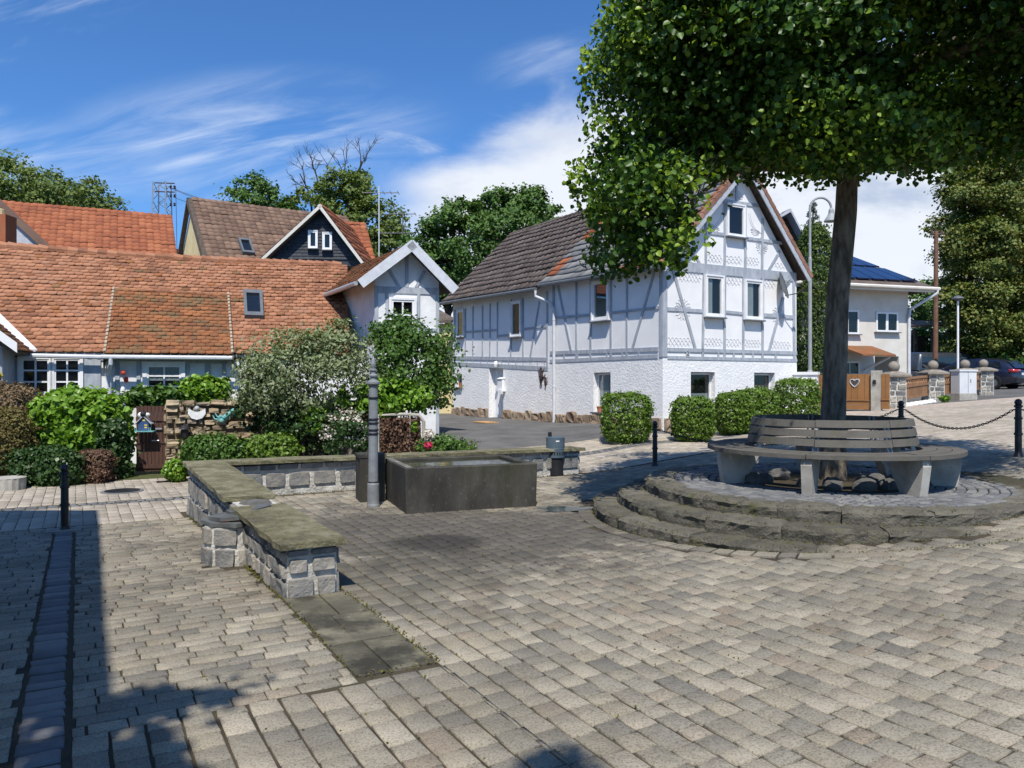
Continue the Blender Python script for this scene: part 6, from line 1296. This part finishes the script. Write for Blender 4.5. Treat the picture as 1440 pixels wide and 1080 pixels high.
# ---- clipped hedges before the white house
HB = [(880, 846, 915, 553, 628, 17.3, 'clipped round green bush left of the house corner, biggest of the row', 4.5), (973, 945, 1003, 559, 624, 17.3, 'clipped green bush right of the house corner behind the bollard', 4.2),
      (1032, 1006, 1058, 552, 612, 18.6, 'darker clipped bush left half of the pair under the lower window', 4.0), (1064, 1034, 1094, 546, 592, 19.6, 'light green clipped bush right half of the pair under the lower window', 3.2), (1120, 1093, 1149, 533, 590, 20.6, 'square clipped bush at the right end before the white wall', 5.5)]
for u, u0, u1, v0, v1, d, lab, sq in HB:
    c, r = box_of(u0, u1, v0, v1, d); g = A3(c[0], d, hq(c[0], d)); c[2] = (c[2]+r[2]+g[2])/2; r[2] = c[2]-g[2]; r[1] = r[0]; r = r*A3(.95, .95, 1)
    shrub('clipped_bush', lab, g, [(6000, c, r*A3(1, 1, 1), dict(sq=sq, lo=.72, hi=1.0)), (3400, c, r*.98, dict(sq=sq, lo=.92, hi=1.05, nclump=190, csz=.08)), (120, c, r*1.02, dict(sq=sq, lo=1., hi=1.12, nclump=40, csz=.04))], .055, l_box, 4, 'bush', 'clipped bushes before the white house', up=.3)
# ---- left garden
def sh(nm, lab, u0, u1, v0, v1, d, n, size, mat, kind=4, sq=2.4, dy=1., cl=0, csz=.16, group=None, cat='shrub', lo=.6, hi=1.03, vb=None, **kw):
    c, r = box_of(u0, u1, v0, v1, d); r[1] = r[0]*dy; g = A3(c[0], d, hq(c[0], d)); return shrub(nm, lab, g, [(n, c, r, dict(sq=sq, lo=lo, hi=hi)), (n//2, c, r, dict(sq=sq, lo=.75, hi=1.08, nclump=cl or 90, csz=csz))], size, mat, kind, cat, group, **kw)
sh('brown_hedge_bush', 'rounded dry brown bush at the left edge under the cottage window', -25, 62, 541, 620, 15.6, 7000, .05, l_brown, cl=120, csz=.1)
sh('olive_hedge_bush', 'rounded yellowish brown bush at the left edge above the planter', -30, 43, 573, 668, 14.3, 8000, .05, l_olive, cl=120, csz=.1)
sh('broadleaf_shrub', 'bright green broad leaved shrub left of the brown gate', 46, 178, 548, 650, 15.2, 5600, .115, l_bright, 6, dy=.5, cl=120, csz=.14, group=None)
sh('azalea_bush', 'low dark green bush at the street edge below the bright shrub', 17, 118, 628, 694, 13.9, 4200, .075, l_dark, 4, dy=.6, cl=120, csz=.13)
sh('brown_cube_bush', 'small clipped dry brown bush left of the gate', 112, 154, 633, 684, 14.2, 4500, .04, l_rust, 4, sq=5)
sh('dark_climber', 'dark leafy climber filling the corner beside the gate', 142, 179, 590, 690, 14.9, 2400, .09, l_dark, 6, sq=3)
sh('ivy_mound', 'green ivy tumbling over the top of the garden wall right end', 256, 322, 530, 570, 17.0, 1700, .1, l_bright, 6, dy=.7)
sh('ivy_mound', 'low green ivy on the wall top directly above the gate', 178, 256, 545, 573, 16.7, 1700, .1, l_mid, 6, dy=.6)
sh('bedding_plants', 'leafy green perennials before the stone wall, left clump', 256, 350, 612, 664, 14.1, 3600, .07, l_mid, 4, dy=.45, lo=.4, cl=150)
sh('bedding_plants', 'leafy yellow-green perennials before the stone wall, right clump', 345, 422, 610, 656, 14.1, 3000, .065, l_box, 4, dy=.5, lo=.4, cl=120)
sh('weed_tuft', 'small bright weed tuft at the foot of the wall beside the gate', 232, 264, 646, 676, 14.3, 900, .06, l_bright, 4)
# silver shrub
def multi(nm, lab, base, parts, size, mat, kind, cat='shrub', **kw): return shrub(nm, lab, base, parts, size, mat, kind, cat, None, **kw)
def pb(n, u, v, d, rx, rz, ry=None, **kw): c = P(u, v, d); k = d/F; return (n, c, A3(rx*k, (ry or rx)*k, rz*k), kw)
multi('silver_shrub', 'large silvery leaved shrub before the cottage roof', GD(430, 14.9), [pb(6800, 430, 532, 14.9, 88, 66, 60, lo=.5, nclump=150, csz=.16), pb(3600, 470, 492, 15.1, 50, 40, 45, lo=.4, nclump=80, csz=.2), pb(2800, 375, 540, 14.7, 45, 45, 40, lo=.4, nclump=70, csz=.2), pb(1400, 400, 505, 15, 55, 40, 40, nclump=60, csz=.25)], .085, l_silver, 4, stems=8, aspect=.26)
multi('green_shrub', 'tall green shrub before the small gabled house', GD(570, 15.7), [pb(6200, 575, 518, 15.7, 52, 60, 50, lo=.4, nclump=150, csz=.2), pb(2600, 560, 475, 15.9, 38, 32, 35, lo=.3, nclump=70, csz=.25), pb(900, 618, 500, 15.7, 22, 50, 25, lo=.2, nclump=50, csz=.35), pb(900, 615, 545, 15.6, 20, 30, 20, nclump=40, csz=.35)], .075, l_mid, 4, stems=7)
multi('lime_shrub', 'lime green broad leaved shrub between pump column and vine screen', GD(560, 15.0), [pb(2300, 555, 558, 15.0, 48, 27, 30, lo=.3, nclump=70, csz=.2), pb(450, 498, 560, 15.0, 26, 16, 22, nclump=30, csz=.25), pb(260, 447, 590, 14.5, 10, 16, 10, nclump=18, csz=.3)], .1, l_bright, 6, stems=4)
multi('blossom_shrub', 'loose shrub with small pale blossoms behind the low wall', GD(492, 13.9), [pb(1700, 490, 612, 13.9, 36, 28, 26, lo=.2, nclump=90, csz=.2)], .06, l_dark, 4, stems=5)
foliage('blossoms', bpy.data.objects['blossom_shrub'], [pb(520, 488, 602, 13.9, 38, 26, 28, lo=.5, nclump=60, csz=.12)], .05, l_bloom, 4)
mb = MB(); g = GD(487, 13.7); mb.tube([g+A3(-.03, 0, -.1), g+A3(0, 0, .2), g+A3(.08, .05, .45)], [.07, .06, .05], 9, wob=.1); props(mb.build('tree_stump', m_bark, org=g), 'short pale bare stump standing behind the low wall', 'tree stump')
multi('shade_shrub', 'dark undergrowth beneath the silvery shrub', GD(420, 14.7), [pb(2600, 440, 600, 14.8, 85, 32, 40, lo=.2, nclump=120, csz=.2), pb(900, 350, 585, 15.0, 20, 20, 20, nclump=40)], .08, l_dark, 4, stems=4)
fT, Wt, zb, zt_, tv = TRELLIS
n = 5200; a = rng.uniform(0, Wt*.98, n); z = zb+rng.uniform(.02, 1, n)*(zt_-zb-.05); nn = rng.normal(0, .05, n)
pp = np.stack([fT.w(x, y, w) for x, y, w in zip(a, z, nn)]); put('dry_vine', leaf_mesh('dry_vine', pp, np.tile(np.append(fT.n, .2), (n, 1)), .06, l_rust, 4), tv)
multi('flower_bed', 'low flower bed with grass at the lane edge behind the wall', GD(618, 14.7), [pb(1800, 618, 628, 14.7, 36, 16, 22, lo=.2, nclump=100, csz=.2)], .06, l_mid, 4, stems=3)
foliage('red_flowers', bpy.data.objects['flower_bed'], [pb(90, 602, 626, 14.3, 6, 5, 5, lo=.2)], .06, m_pink, 4)
foliage('white_flowers', bpy.data.objects['flower_bed'], [pb(160, 603, 612, 14.6, 9, 9, 9, lo=.2)], .05, l_bloom, 4)
foliage('yellow_leaves', bpy.data.objects['flower_bed'], [pb(120, 583, 600, 14.6, 5, 8, 5, lo=.2)], .06, l_bright, 4)
multi('grass_tuft', 'grass tuft on the bank where the lane begins', GD(645, 15.2), [pb(1500, 640, 628, 15.3, 30, 10, 22, lo=.1, nclump=120, csz=.2)], .07, l_box, 4, stems=2, aspect=.15)
multi('weed', 'small green weed at the foot of the second stone pillar', pg[1]+A3(.5, -.2, 0), [pb(260, 1326, 560, pg[1][1]-.2, 9, 6, 8, lo=.1)], .1, l_bright, 4, stems=2)
# ---- trees
def tree(nm, lab, base, trunk, blobs, size, mat, kind=4, cat='tree', group=None, tr=.2, limbs=7, up=.6, bmat=None, **kw):
    t = thing(nm, lab, cat, base, group); foliage('crown', t, blobs, size, mat, kind, up=up, **kw); mb = MB(); b = np.asarray(base, float); tp = np.asarray(trunk, float); mb.tube([b-A3(0, 0, .2), b*.6+tp*.4, tp], [tr, tr*.75, tr*.4], 9)
    for i in range(limbs): bl = blobs[i % len(blobs)]; e = np.asarray(bl[1])+rng.normal(size=3)*np.asarray(bl[2])*.4; s = b*.45+tp*.55; mb.tube([s, (s+e)/2+A3(0, 0, .4), e], [tr*.4, tr*.28, tr*.1], 6)
    mb.build('trunk', bmat or m_barkd, t); return t
def far(nm, lab, u, d, bl, size, mat, group='trees behind the houses', **kw):
    tr = kw.pop('tr', .3); g = GD(u, d); B_ = [pb(int(n*1.8), uu, vv, d+dd, rx, rz, None, lo=.45, nclump=nc, csz=cs) for n, uu, vv, dd, rx, rz, nc, cs in bl]; return tree(nm, lab, g, P(u, bl[0][2], d), B_, size, mat, group=group, tr=tr, **kw)
far('broadleaf_tree', 'wide green tree at the far left above the red roof', 20, 55, [(5200, 10, 275, 0, 75, 62, 90, .13), (3000, 85, 285, 1, 60, 42, 60, .15), (1300, 145, 300, 2, 38, 22, 36, .2), (1600, -40, 260, 1, 60, 50, 40, .15)], .25, l_far2)
far('broadleaf_tree', 'small rounded tree above the brown roof ridge', 362, 55, [(2600, 362, 285, 0, 44, 34, 60, .16), (700, 400, 300, 0, 30, 20, 25, .2)], .24, l_far)
far('broadleaf_tree', 'olive green tree right of the slate dormer behind the aerial mast', 490, 50, [(2600, 480, 285, 0, 34, 48, 55, .18), (2400, 525, 320, 0, 42, 44, 55, .17), (900, 505, 265, 1, 30, 28, 26, .2), (1300, 545, 345, 0, 32, 32, 36, .2)], .22, l_far2)
t = far('bare_branched_tree', 'half bare tree with thin twigs above the slate dormer', 445, 53, [(260, 440, 275, 0, 26, 16, 24, .2)], .3, l_far2, limbs=3)
mb = MB()
def twig(p, d, L, r, lv):
    e = p+d*L; mid = (p+e)/2+rng.normal(size=3)*L*.06; mb.tube([p, mid, e], [r, r*.8, r*.55], 5, False)
    if lv:
        for k in range(3 if lv > 1 else 4): nd = nrm(d+rng.normal(size=3)*.55+A3(0, 0, .15)); twig(p+(e-p)*random.uniform(.45, 1), nd, L*random.uniform(.5, .75), r*.55, lv-1)
for u, v, dx in ((452, 290, -.15), (440, 285, -.45), (470, 285, .35), (500, 270, .2)): twig(P(u, v, 53), nrm(A3(dx, 0, 1)), 2.2, .07, 3)
mb.build('bare_twigs', m_barkd, t)
far('broadleaf_tree', 'big dense green tree between the wing and the white house, left lobe', 630, 46, [(4200, 630, 345, 0, 58, 52, 75, .15), (2400, 605, 385, 0, 50, 48, 45, .17), (1200, 650, 300, 0, 30, 22, 26, .2)], .21, l_far)
far('broadleaf_tree', 'big dense green tree rising above the white house ridge', 720, 47, [(4600, 722, 325, 0, 56, 56, 80, .15), (1700, 690, 290, 1, 34, 24, 30, .18), (1200, 765, 310, 1, 28, 26, 26, .2), (1500, 660, 380, 0, 60, 40, 30, .2), (1500, 740, 285, 1, 32, 22, 30, .2)], .21, l_far)
far('broadleaf_tree', 'green tree behind the beige house beside the utility pole', 1296, 60, [(1800, 1290, 425, 0, 36, 30, 40, .18), (1400, 1300, 480, 0, 45, 40, 40, .2)], .25, l_far, tr=.2)
far('broadleaf_tree', 'bushy green growth around the wood shed', 1330, 48, [(1400, 1325, 485, 0, 50, 28, 40, .2), (1200, 1360, 495, -2, 38, 24, 36, .2)], .26, l_mid, tr=.1, limbs=3)
# big conifer at the right
g = GD(1385, 41); t = thing('reddish_conifer', 'tall dense conifer with rusty tipped sprays at the right edge', 'tree', g)
B_ = []
for v, hw, nn_ in ((235, 48, 8), (275, 72, 10), (320, 82, 12), (365, 84, 12), (410, 80, 12), (450, 76, 12), (490, 66, 10)):
    for i in range(nn_):
        a = 2*pi*(i+random.random()*.6)/nn_; uu = 1395+hw*.62*cos(a)*random.uniform(.8, 1.25); dd = hw*.62*sin(a)*41/F; B_.append(pb(1500, uu, v+random.uniform(-14, 14), 41+dd, 30, 15, 30, lo=.25, nclump=16, csz=.3))
foliage('crown', t, B_, .16, l_yew, 4, up=1.0); mb = MB(); mb.tube([g, P(1395, 350, 41), P(1398, 225, 41)], [.45, .3, .08], 10)
for b in B_[::2]: s = A3(g[0]+.3, 41, b[1][2]-.3); mb.tube([s, b[1]], [.09, .03], 5)
mb.build('trunk', m_barkd, t)
g = GD(1400, 47); tree('broadleaf_tree', 'bright green tree peeking out behind the top of the conifer', g, P(1420, 250, 47), [pb(2600, 1425, 262, 47, 48, 44, None, lo=.4, nclump=60, csz=.18), pb(1500, 1370, 245, 47, 40, 16, None, lo=.3, nclump=40, csz=.2)], .28, l_far, group='trees behind the houses')
g = GD(1460, 44); tree('broadleaf_tree', 'shrubby green hedge tree along the far right fence', g, P(1440, 480, 44), [pb(2200, 1420, 508, 40, 50, 18, 30, lo=.3, nclump=60, csz=.18), pb(1500, 1460, 470, 43, 40, 50, 30, lo=.3, nclump=40, csz=.2), pb(1400, 1370, 500, 44, 60, 20, 30, lo=.3, nclump=40, csz=.2)], .2, l_mid, tr=.12, limbs=3)
# thuja column and spruce
g = GD(1146, 28); tree('thuja_column', 'dense dark green columnar thuja between white house and tree trunk', g, P(1146, 340, 28), [(15000, P(1146, 440, 28), A3(28*28/F, 26*28/F, 124*28/F), dict(sq=2.8, lo=.75, hi=1.02)), (5000, P(1146, 440, 28), A3(28*28/F, 26*28/F, 122*28/F), dict(sq=2.8, lo=.9, hi=1.06, nclump=220, csz=.07))], .11, l_thuja, 4, limbs=0, up=.3, aspect=.25)
g = GD(1144, 36); t = thing('blue_spruce', 'slender bluish spruce top behind the thuja', 'tree', g); B_ = []
for i in range(46):
    v = 288+i*3.4; hw = 3+(v-285)*.24; a = i*2.4; B_.append(pb(60, 1143+hw*.8*cos(a), v, 36+hw*.8*sin(a)*36/F, max(3, hw*.55), 4, None, lo=.1))
foliage('crown', t, B_, .16, l_spruce, 4, aspect=.14, up=.2); mb = MB(); mb.tube([g, P(1143, 283, 36)], [.18, .02], 8); mb.build('trunk', m_barkd, t)
# ================================================================ THE LINDEN
g = A3((1168-720)/F*9.75, 9.75, ZP-.05); t = thing('linden_tree', 'large leafy tree with dark furrowed trunk growing through the ring bench', 'tree', g)
def trunk_mesh(path, rad, n=26, seg=46, fur=.05):
    path = [np.asarray(p, float) for p in path]; k = len(path); vs = []
    for i in range(seg+1):
        q = i/seg*(k-1); j = min(int(q), k-2); f = q-j; f2 = f*f*(3-2*f)*.5+f*.5; p = path[j]*(1-f2)+path[j+1]*f2; r = rad[j]*(1-f2)+rad[j+1]*f2
        for a in range(n):
            th = 2*pi*a/n; w = 1+fur*(.6*sin(a*2.4+.9*sin(i*.35))+.5*sin(a*5.1+i*.22)+.35*nz3(a*.3, i*.16, 2))+(.22*max(0, 1-i/(seg*.09))*(.6+.4*sin(th*5)))
            vs.append(p+A3(cos(th), sin(th), 0)*r*w)
    return vs, [(i*n+a, i*n+(a+1) % n, (i+1)*n+(a+1) % n, (i+1)*n+a) for i in range(seg) for a in range(n)]
tp = [g, P(1173, 560, 9.75), P(1178, 420, 9.7), P(1189, 300, 9.65), P(1193, 200, 9.6), P(1192, 90, 9.55), P(1185, -40, 9.5), P(1180, -160, 9.5)]
mb = MB(); mb.smooth = True; v, f = trunk_mesh(tp, [.175, .142, .134, .128, .108, .085, .06, .03]); mb.add(v, f); mb.build('trunk', m_bark, t)
MAIN = (A3(4.32, 9.1, 6.05), A3(3.2, 2.75, 2.05)); LOW = (A3(1.55, 8.55, 3.95), A3(.68, .75, 1.05))
tips = []
mb = MB(); mb.smooth = True
def limb(p, e, r, lv, up=.25):
    e = np.array(e, float); zl = 3.0 if (e[0] < 2.1 and e[1] < 9.4) else 1.75+.285*e[1]; e[2] = max(e[2], zl); e[0] = max(e[0], 1.25); L = np.linalg.norm(e-p); m1 = p+(e-p)*.35+A3(0, 0, up*L*.3)+rng.normal(size=3)*L*.03; m2 = p+(e-p)*.7+A3(0, 0, up*L*.3)+rng.normal(size=3)*L*.04; mb.tube([p, m1, m2, e], [r, r*.75, r*.5, r*.25], 8, False)
    tips.append(e)
    if lv:
        for k in range(5):
            s = random.uniform(.35, .95); b = p+(e-p)*s+A3(0, 0, up*L*.25*sin(pi*s)); dd = nrm((e-p)/L+rng.normal(size=3)*.75); limb(b, b+dd*L*random.uniform(.28, .5), r*.38, lv-1, up*.5)
for i in range(17):
    q = 3.3+i*.22; s = np.array(tp[4])*(1-(i/17))+np.array(tp[6])*(i/17); a = i*2.4+.3; e = MAIN[0]+A3(cos(a)*MAIN[1][0]*.8, sin(a)*MAIN[1][1]*.8, MAIN[1][2]*(-.62+1.35*i/17)); limb(s, e, .07*(1-.5*i/17)+.015, 2)
for e in (LOW[0]+A3(-.2, -.2, .1), LOW[0]+A3(.2, .1, -.5)): limb(P(1189, 215, 9.6), e, .06, 2, .3)
mb.build('limbs', m_bark, t)
# leaf sprays: drooping clusters around limb tips and through the crown shell
def inside(p, c, r): return (((p-c)/r)**2).sum(-1)
cl = [];
for tpnt in tips:
    if inside(tpnt, *MAIN) < 1.02 or inside(tpnt, *LOW) < 1.05: cl.append(tpnt)
def shell(c, r, n, lo, hi): d = unit(n); return c+d*r*rng.uniform(lo, hi, n)[:, None]
bc = [(shell(*MAIN, 120, .78, 1.02), .40), (shell(*MAIN, 46, .35, .72), .42), (shell(*LOW, 15, .45, 1.02), .30), (LOW[0][None], .4), (shell(A3(2.3, 9.0, 4.75), A3(.9, 1.1, .8), 16, .3, 1.), .34), (shell(A3(2.05, 8.9, 5.8), A3(1.0, 1.1, 1.2), 18, .5, 1.), .36), (shell(A3(6.0, 8.6, 4.7), A3(1.1, 1.0, .7), 14, .3, 1.), .36), (shell(A3(3.7, 8.9, 4.6), A3(1.3, 1.2, .5), 18, .2, 1.), .36)]
bo = np.concatenate([b for b, r in bc]+[np.array(cl)[::3]]); br = np.concatenate([np.full(len(b), r) for b, r in bc]+[np.full(len(cl[::3]), .3)]); sel = bo[:, 2] < 7.7; bo, br = bo[sel], br[sel]
nc = 9; kb = np.repeat(np.arange(len(bo)), nc); u3 = np.clip(rng.normal(size=(len(kb), 3)), -1.6, 1.6); cl = bo[kb]+u3*br[kb][:, None]*np.array([.8, .8, .3]); cl[:, 2] -= .45*(u3[:, 0]**2+u3[:, 1]**2)*br[kb]*.35
bsun = rng.random(len(bo)) < .36; csun = bsun[kb] & (u3[:, 2] > -.5); print('clusters', len(cl))  # some boughs get the painted sunlit leaf colour, mostly on their upper side
per = 46; n = len(cl)*per; k = np.repeat(np.arange(len(cl)), per); rad = rng.uniform(.12, .2, len(cl)); out = bo[kb]-MAIN[0]; out /= np.linalg.norm(out, axis=1, keepdims=True)
off = np.clip(rng.normal(size=(n, 3)), -1.7, 1.7)*rad[k][:, None]*np.array([1, 1, .5]); hr = np.hypot(off[:, 0], off[:, 1]); off[:, 2] -= .5*hr**2/rad[k]
pp = cl[k]+off; pr = out[k]*.5+np.array([0, -.15, .8])+off*1.6
wob_ = .22*np.sin(pp[:, 0]*5.1+1.3*np.sin(pp[:, 1]*3.3))+.12*np.sin(pp[:, 0]*11+pp[:, 1]*7)
lowz = np.where((pp[:, 0] < 2.15+wob_) & (pp[:, 1] < 9.5), 2.85+.5*wob_+.5*np.clip(np.abs(pp[:, 0]-1.45)-.4, 0, 1)*2, 1.5+(.283-.004*np.exp(-((pp[:, 0]-3.7)/.5)**2)+.02*ss(5., 6., pp[:, 0]))*pp[:, 1]+.5*wob_)
keep_ = (pp[:, 2] > lowz) & (pp[:, 0] > .76+.28*ss(4.9, 5.7, pp[:, 2])+.13*np.sin(pp[:, 2]*4.3)+.06*np.sin(pp[:, 2]*13+pp[:, 1]*5)); pp = pp[keep_]; pr = pr[keep_]; n = len(pp)
kk = k[keep_]; lsun = csun[kk] & (rng.random(len(kk)) < .75)
put('crown', leaf_mesh('crown', pp[~lsun], pr[~lsun], .066, l_linden, 6, 1.1, .45, .12), t); put('sunlit_leaves', leaf_mesh('sunlit_leaves', pp[lsun], pr[lsun], .06, l_linden_lit, 6, .9, .45, .12), t)
print('linden leaves', n)
# moss and small weeds in the joints
pt_ = []
def along(a0, b0, a1, b1, n, w=.02):
    for _ in range(n): s = random.random(); x, y = XY(a0+(a1-a0)*s, b0+(b1-b0)*s); pt_.append((x+random.gauss(0, w), y+random.gauss(0, w)))
along(-.05, .45, -1.75, .45, 190, .016); along(-.05, -.03, -1.75, -.03, 110, .016); along(-1.76, -.05, -1.76, .47, 40, .02); along(0, -.02, 5.6, -.02, 900, .02); along(0, .43, 5.4, .43, 500, .02); along(5.48, .4, 5.48, 6.3, 600, .02)
for _ in range(1500): th = random.uniform(-1.8, 1.0); r_ = random.choice([2.87, 2.87, 2.55, 2.23])+random.gauss(0, .02); pt_.append((PC[0]+r_*sin(th), PC[1]-r_*cos(th)))
for _ in range(900):
    b_ = random.uniform(-1, 9); a_ = random.uniform(-3, 5); b_ = round(b_/.15)*.15+random.gauss(0, .006); x, y = XY(a_, b_); pt_.append((x, y))
P_ = np.array(pt_); r_ = np.hypot(P_[:, 0]-PC[0], P_[:, 1]-PC[1]); z_ = np.maximum(hz(P_[:, 0], P_[:, 1]), np.where(r_ < 2.22, .42, np.where(r_ < 2.54, .28, np.where(r_ < 2.86, .14, -9.))))+.004
m_moss = leafmat('joint_moss', [(.07, .075, .018), (.13, .125, .03), (.2, .18, .06)], .8, .2, .1)
props(put('joint_weeds', leaf_mesh('joint_weeds', np.column_stack([P_, z_]), np.tile([0, 0, 1.], (len(P_), 1)), .02, m_moss, 4, .6, .3)), kind='stuff')
# ================================================================ CASTERS BEHIND THE CAMERA
HX = lambda x, y, z: A3(x, y, z)
a, b = A3(-2.08, -.22, 0), A3(-6.12, 6.95, 0); dd = nrm(b-a); nn = A3(-.871, -.492, 0)
t = thing('corner_house', 'plain plastered house left of the view whose shadow lies on the paving', 'house', (-5.5, 2.5, 0)); q = [a+nn*.3, b+nn*.3-dd*.3, b+nn*6-dd*.3, a+nn*6]
mb = MB(); mb.prism([p-A3(0, 0, .4) for p in q], (0, 0, 6.1)); mb.build('wall', m_beige, t)
r0, r1 = (a+nn*3.2)+A3(0, 0, 8.2), (b+nn*3.2)+A3(0, 0, 8.2); e0, e1 = a+A3(0, 0, 5.85), b+A3(0, 0, 5.85); o0, o1 = a+nn*6.4+A3(0, 0, 5.85), b+nn*6.4+A3(0, 0, 5.85); mb = MB(); mb.prism([e0, e1, r1, r0], (0, 0, .12)); mb.prism([o0, o1, r1, r0], (0, 0, .12)); mb.build('roof', m_tiler, t)
tree('yard_tree', 'leafy tree standing behind the viewpoint, shading the nearest paving', A3(.2, -3.4, 0), A3(-.2, -2.6, 5), [(700, A3(-1.95, -.75, 6.4), A3(.55, .6, .5), dict(lo=.2, nclump=30, csz=.2)), (90, A3(.02, -1.2, 6.6), A3(.16, .14, .2), dict(lo=.2, nclump=6, csz=.3)), (1500, A3(-.3, -3.5, 6.8), A3(1.8, 1.1, 1.2), dict(lo=.2, nclump=60, csz=.2))], .13, l_linden, 6, limbs=5)
# ================================================================ SKY, SUN, CAMERA
SUN_EL = 56.5
W = bpy.data.worlds.new('World'); scene.world = W; W.use_nodes = True; nt = W.node_tree; nt.nodes.clear()
class WN(NT):
    def __init__(s, tree): s.t = tree
t = WN(nt)
sky = t.n('TexSky', sky_type='NISHITA', sun_disc=False, sun_elevation=radians(SUN_EL), sun_rotation=radians(180), altitude=200, air_density=1.0, dust_density=.6, ozone_density=2.2)
dirv = t.n('TexCoord').outputs['Generated']; sx = t.n('SeparateXYZ', {0: dirv}); yy = t.m('MAXIMUM', sx.outputs[1], .04); X_ = t.m('DIVIDE', sx.outputs[0], yy); Z_ = t.m('DIVIDE', sx.outputs[2], yy)
front = t.smooth(sx.outputs[1], .05, .35)
def ell(cx, cz, rx, rz, rot, lo, hi):
    dx = t.m('SUBTRACT', X_, cx); dz = t.m('SUBTRACT', Z_, cz); c, s = cos(rot), sin(rot)
    a = t.m('DIVIDE', t.m('ADD', t.m('MULTIPLY', dx, c), t.m('MULTIPLY', dz, s)), rx); b = t.m('DIVIDE', t.m('SUBTRACT', t.m('MULTIPLY', dz, c), t.m('MULTIPLY', dx, s)), rz)
    return t.smooth(t.m('SQRT', t.m('ADD', t.m('MULTIPLY', a, a), t.m('MULTIPLY', b, b))), hi, lo)
def vec(sx_, sz_, rot=0, w=0.):
    c, s = cos(rot), sin(rot); a = t.m('ADD', t.m('MULTIPLY', X_, c), t.m('MULTIPLY', Z_, s)); b = t.m('SUBTRACT', t.m('MULTIPLY', Z_, c), t.m('MULTIPLY', X_, s))
    return t.n('CombineXYZ', {0: t.m('MULTIPLY', a, sx_), 1: t.m('MULTIPLY', b, sz_), 2: w}).outputs[0]
# cirrus
v1 = vec(3.2, 20, .22); n1 = t.noise(v1, 1., 8, .62, .9); n2 = t.noise(vec(2.4, 6, .2, 3.), 1.4, 4, .5)
cir = t.m('MULTIPLY', t.smooth(n1, .42, .78), t.smooth(n2, .3, .62))
m1 = t.m('MAXIMUM', ell(-.36, .315, .27, .095, .10, .25, 1.15), t.m('MULTIPLY', ell(-.55, .28, .35, .08, .1, .1, 1.1), .7))
cir = t.m('MULTIPLY', t.m('ADD', t.m('MULTIPLY', t.smooth(n1, .36, .74), .85), t.m('MULTIPLY', t.smooth(n2, .3, .7), .35)), m1)
wisp = t.m('MULTIPLY', t.smooth(t.noise(vec(5, 22, -.25, 7), 1., 6, .6, .5), .45, .75), t.m('MAXIMUM', ell(-.13, .32, .06, .022, -.35, .2, 1.2), t.m('MULTIPLY', ell(.03, .345, .06, .02, -.2, .2, 1.2), .5)))
wisp = t.m('MAXIMUM', wisp, t.m('MULTIPLY', t.m('MULTIPLY', cir, 0), 1))
far_c = t.m('MULTIPLY', t.smooth(t.noise(vec(2.2, 12, .25, 11), 1., 6, .6, .6), .48, .8), t.m('MAXIMUM', ell(-.62, .47, .2, .06, .3, .1, 1.2), t.m('MAXIMUM', ell(-.68, .33, .08, .04, -.2, .1, 1.2), ell(.05, .42, .1, .04, .2, .1, 1.2))))
# cumulus bank low on the right
nb = t.noise(vec(4.2, 6.5, .05, 1.), 1., 9, .58, .3); top = t.m('ADD', t.m('MULTIPLY', t.smooth(X_, -.25, .12), .17), .21)
edge = t.m('SUBTRACT', t.m('ADD', top, t.m('MULTIPLY', t.m('SUBTRACT', nb, .5), .26)), Z_)
cum = t.m('MULTIPLY', t.smooth(edge, -.035, .075), t.smooth(X_, -.22, -.08)); right = t.m('MULTIPLY', t.smooth(X_, .15, .5), t.smooth(Z_, .52, .3)); cum = t.m('MAXIMUM', cum, t.m('MULTIPLY', right, t.smooth(nb, .25, .6)))
shade = t.m('MULTIPLY', t.smooth(t.noise(vec(3.4, 9, .0, 5.), 1., 7, .6, .2), .44, .66), t.smooth(edge, .0, .12))
skc = t.n('VectorMath', {0: sky.outputs[0]}, operation='SCALE'); skc.inputs['Scale'].default_value = .118
tint = t.mix(1.0, skc.outputs[0], (.46, .81, 1.2), 'MULTIPLY')
hor = t.mix(1.0, tint, (1., 1., 1.), 'MULTIPLY')
cc = t.mix(shade, (.82, .85, .9), (.46, .54, .68))
c = t.mix(t.m('MULTIPLY', t.m('MULTIPLY', t.m('ADD', cir, far_c), front), .62), hor, (.80, .88, 1.0)); c = t.mix(t.m('MULTIPLY', t.m('MULTIPLY', wisp, front), .85), c, (.8, .84, .92)); c = t.mix(t.m('MULTIPLY', cum, t.m('MULTIPLY', front, .93)), c, cc)
bg = t.n('Background', {0: c, 1: 1.0}); o = t.n('OutputWorld'); t.t.links.new(bg.outputs[0], o.inputs[0])
sd = bpy.data.lights.new('sun', 'SUN'); sd.energy = 5.0; sd.angle = radians(.53); sd.color = (1, .945, .86); so = bpy.data.objects.new('sun', sd); link(so)
from mathutils import Vector
so.rotation_euler = Vector((.04*cos(radians(SUN_EL)), cos(radians(SUN_EL)), -sin(radians(SUN_EL)))).to_track_quat('-Z', 'Y').to_euler(); so.location = (-3, -8, 12)
cd = bpy.data.cameras.new('camera'); cd.sensor_width = 36; cd.lens = 27; cd.clip_end = 2000; cd.clip_start = .05; co_ = bpy.data.objects.new('camera', cd); link(co_); co_.location = (0, 0, H); co_.rotation_euler = (radians(90), 0, 0); scene.camera = co_
vs_ = scene.view_settings; vs_.view_transform = 'Standard'; vs_.look = 'None'; vs_.exposure = .18; vs_.gamma = 1; vs_.use_curve_mapping = False
scene.render.resolution_x = 1024; scene.render.resolution_y = 768
scene.cycles.max_bounces = 6; scene.cycles.transparent_max_bounces = 8
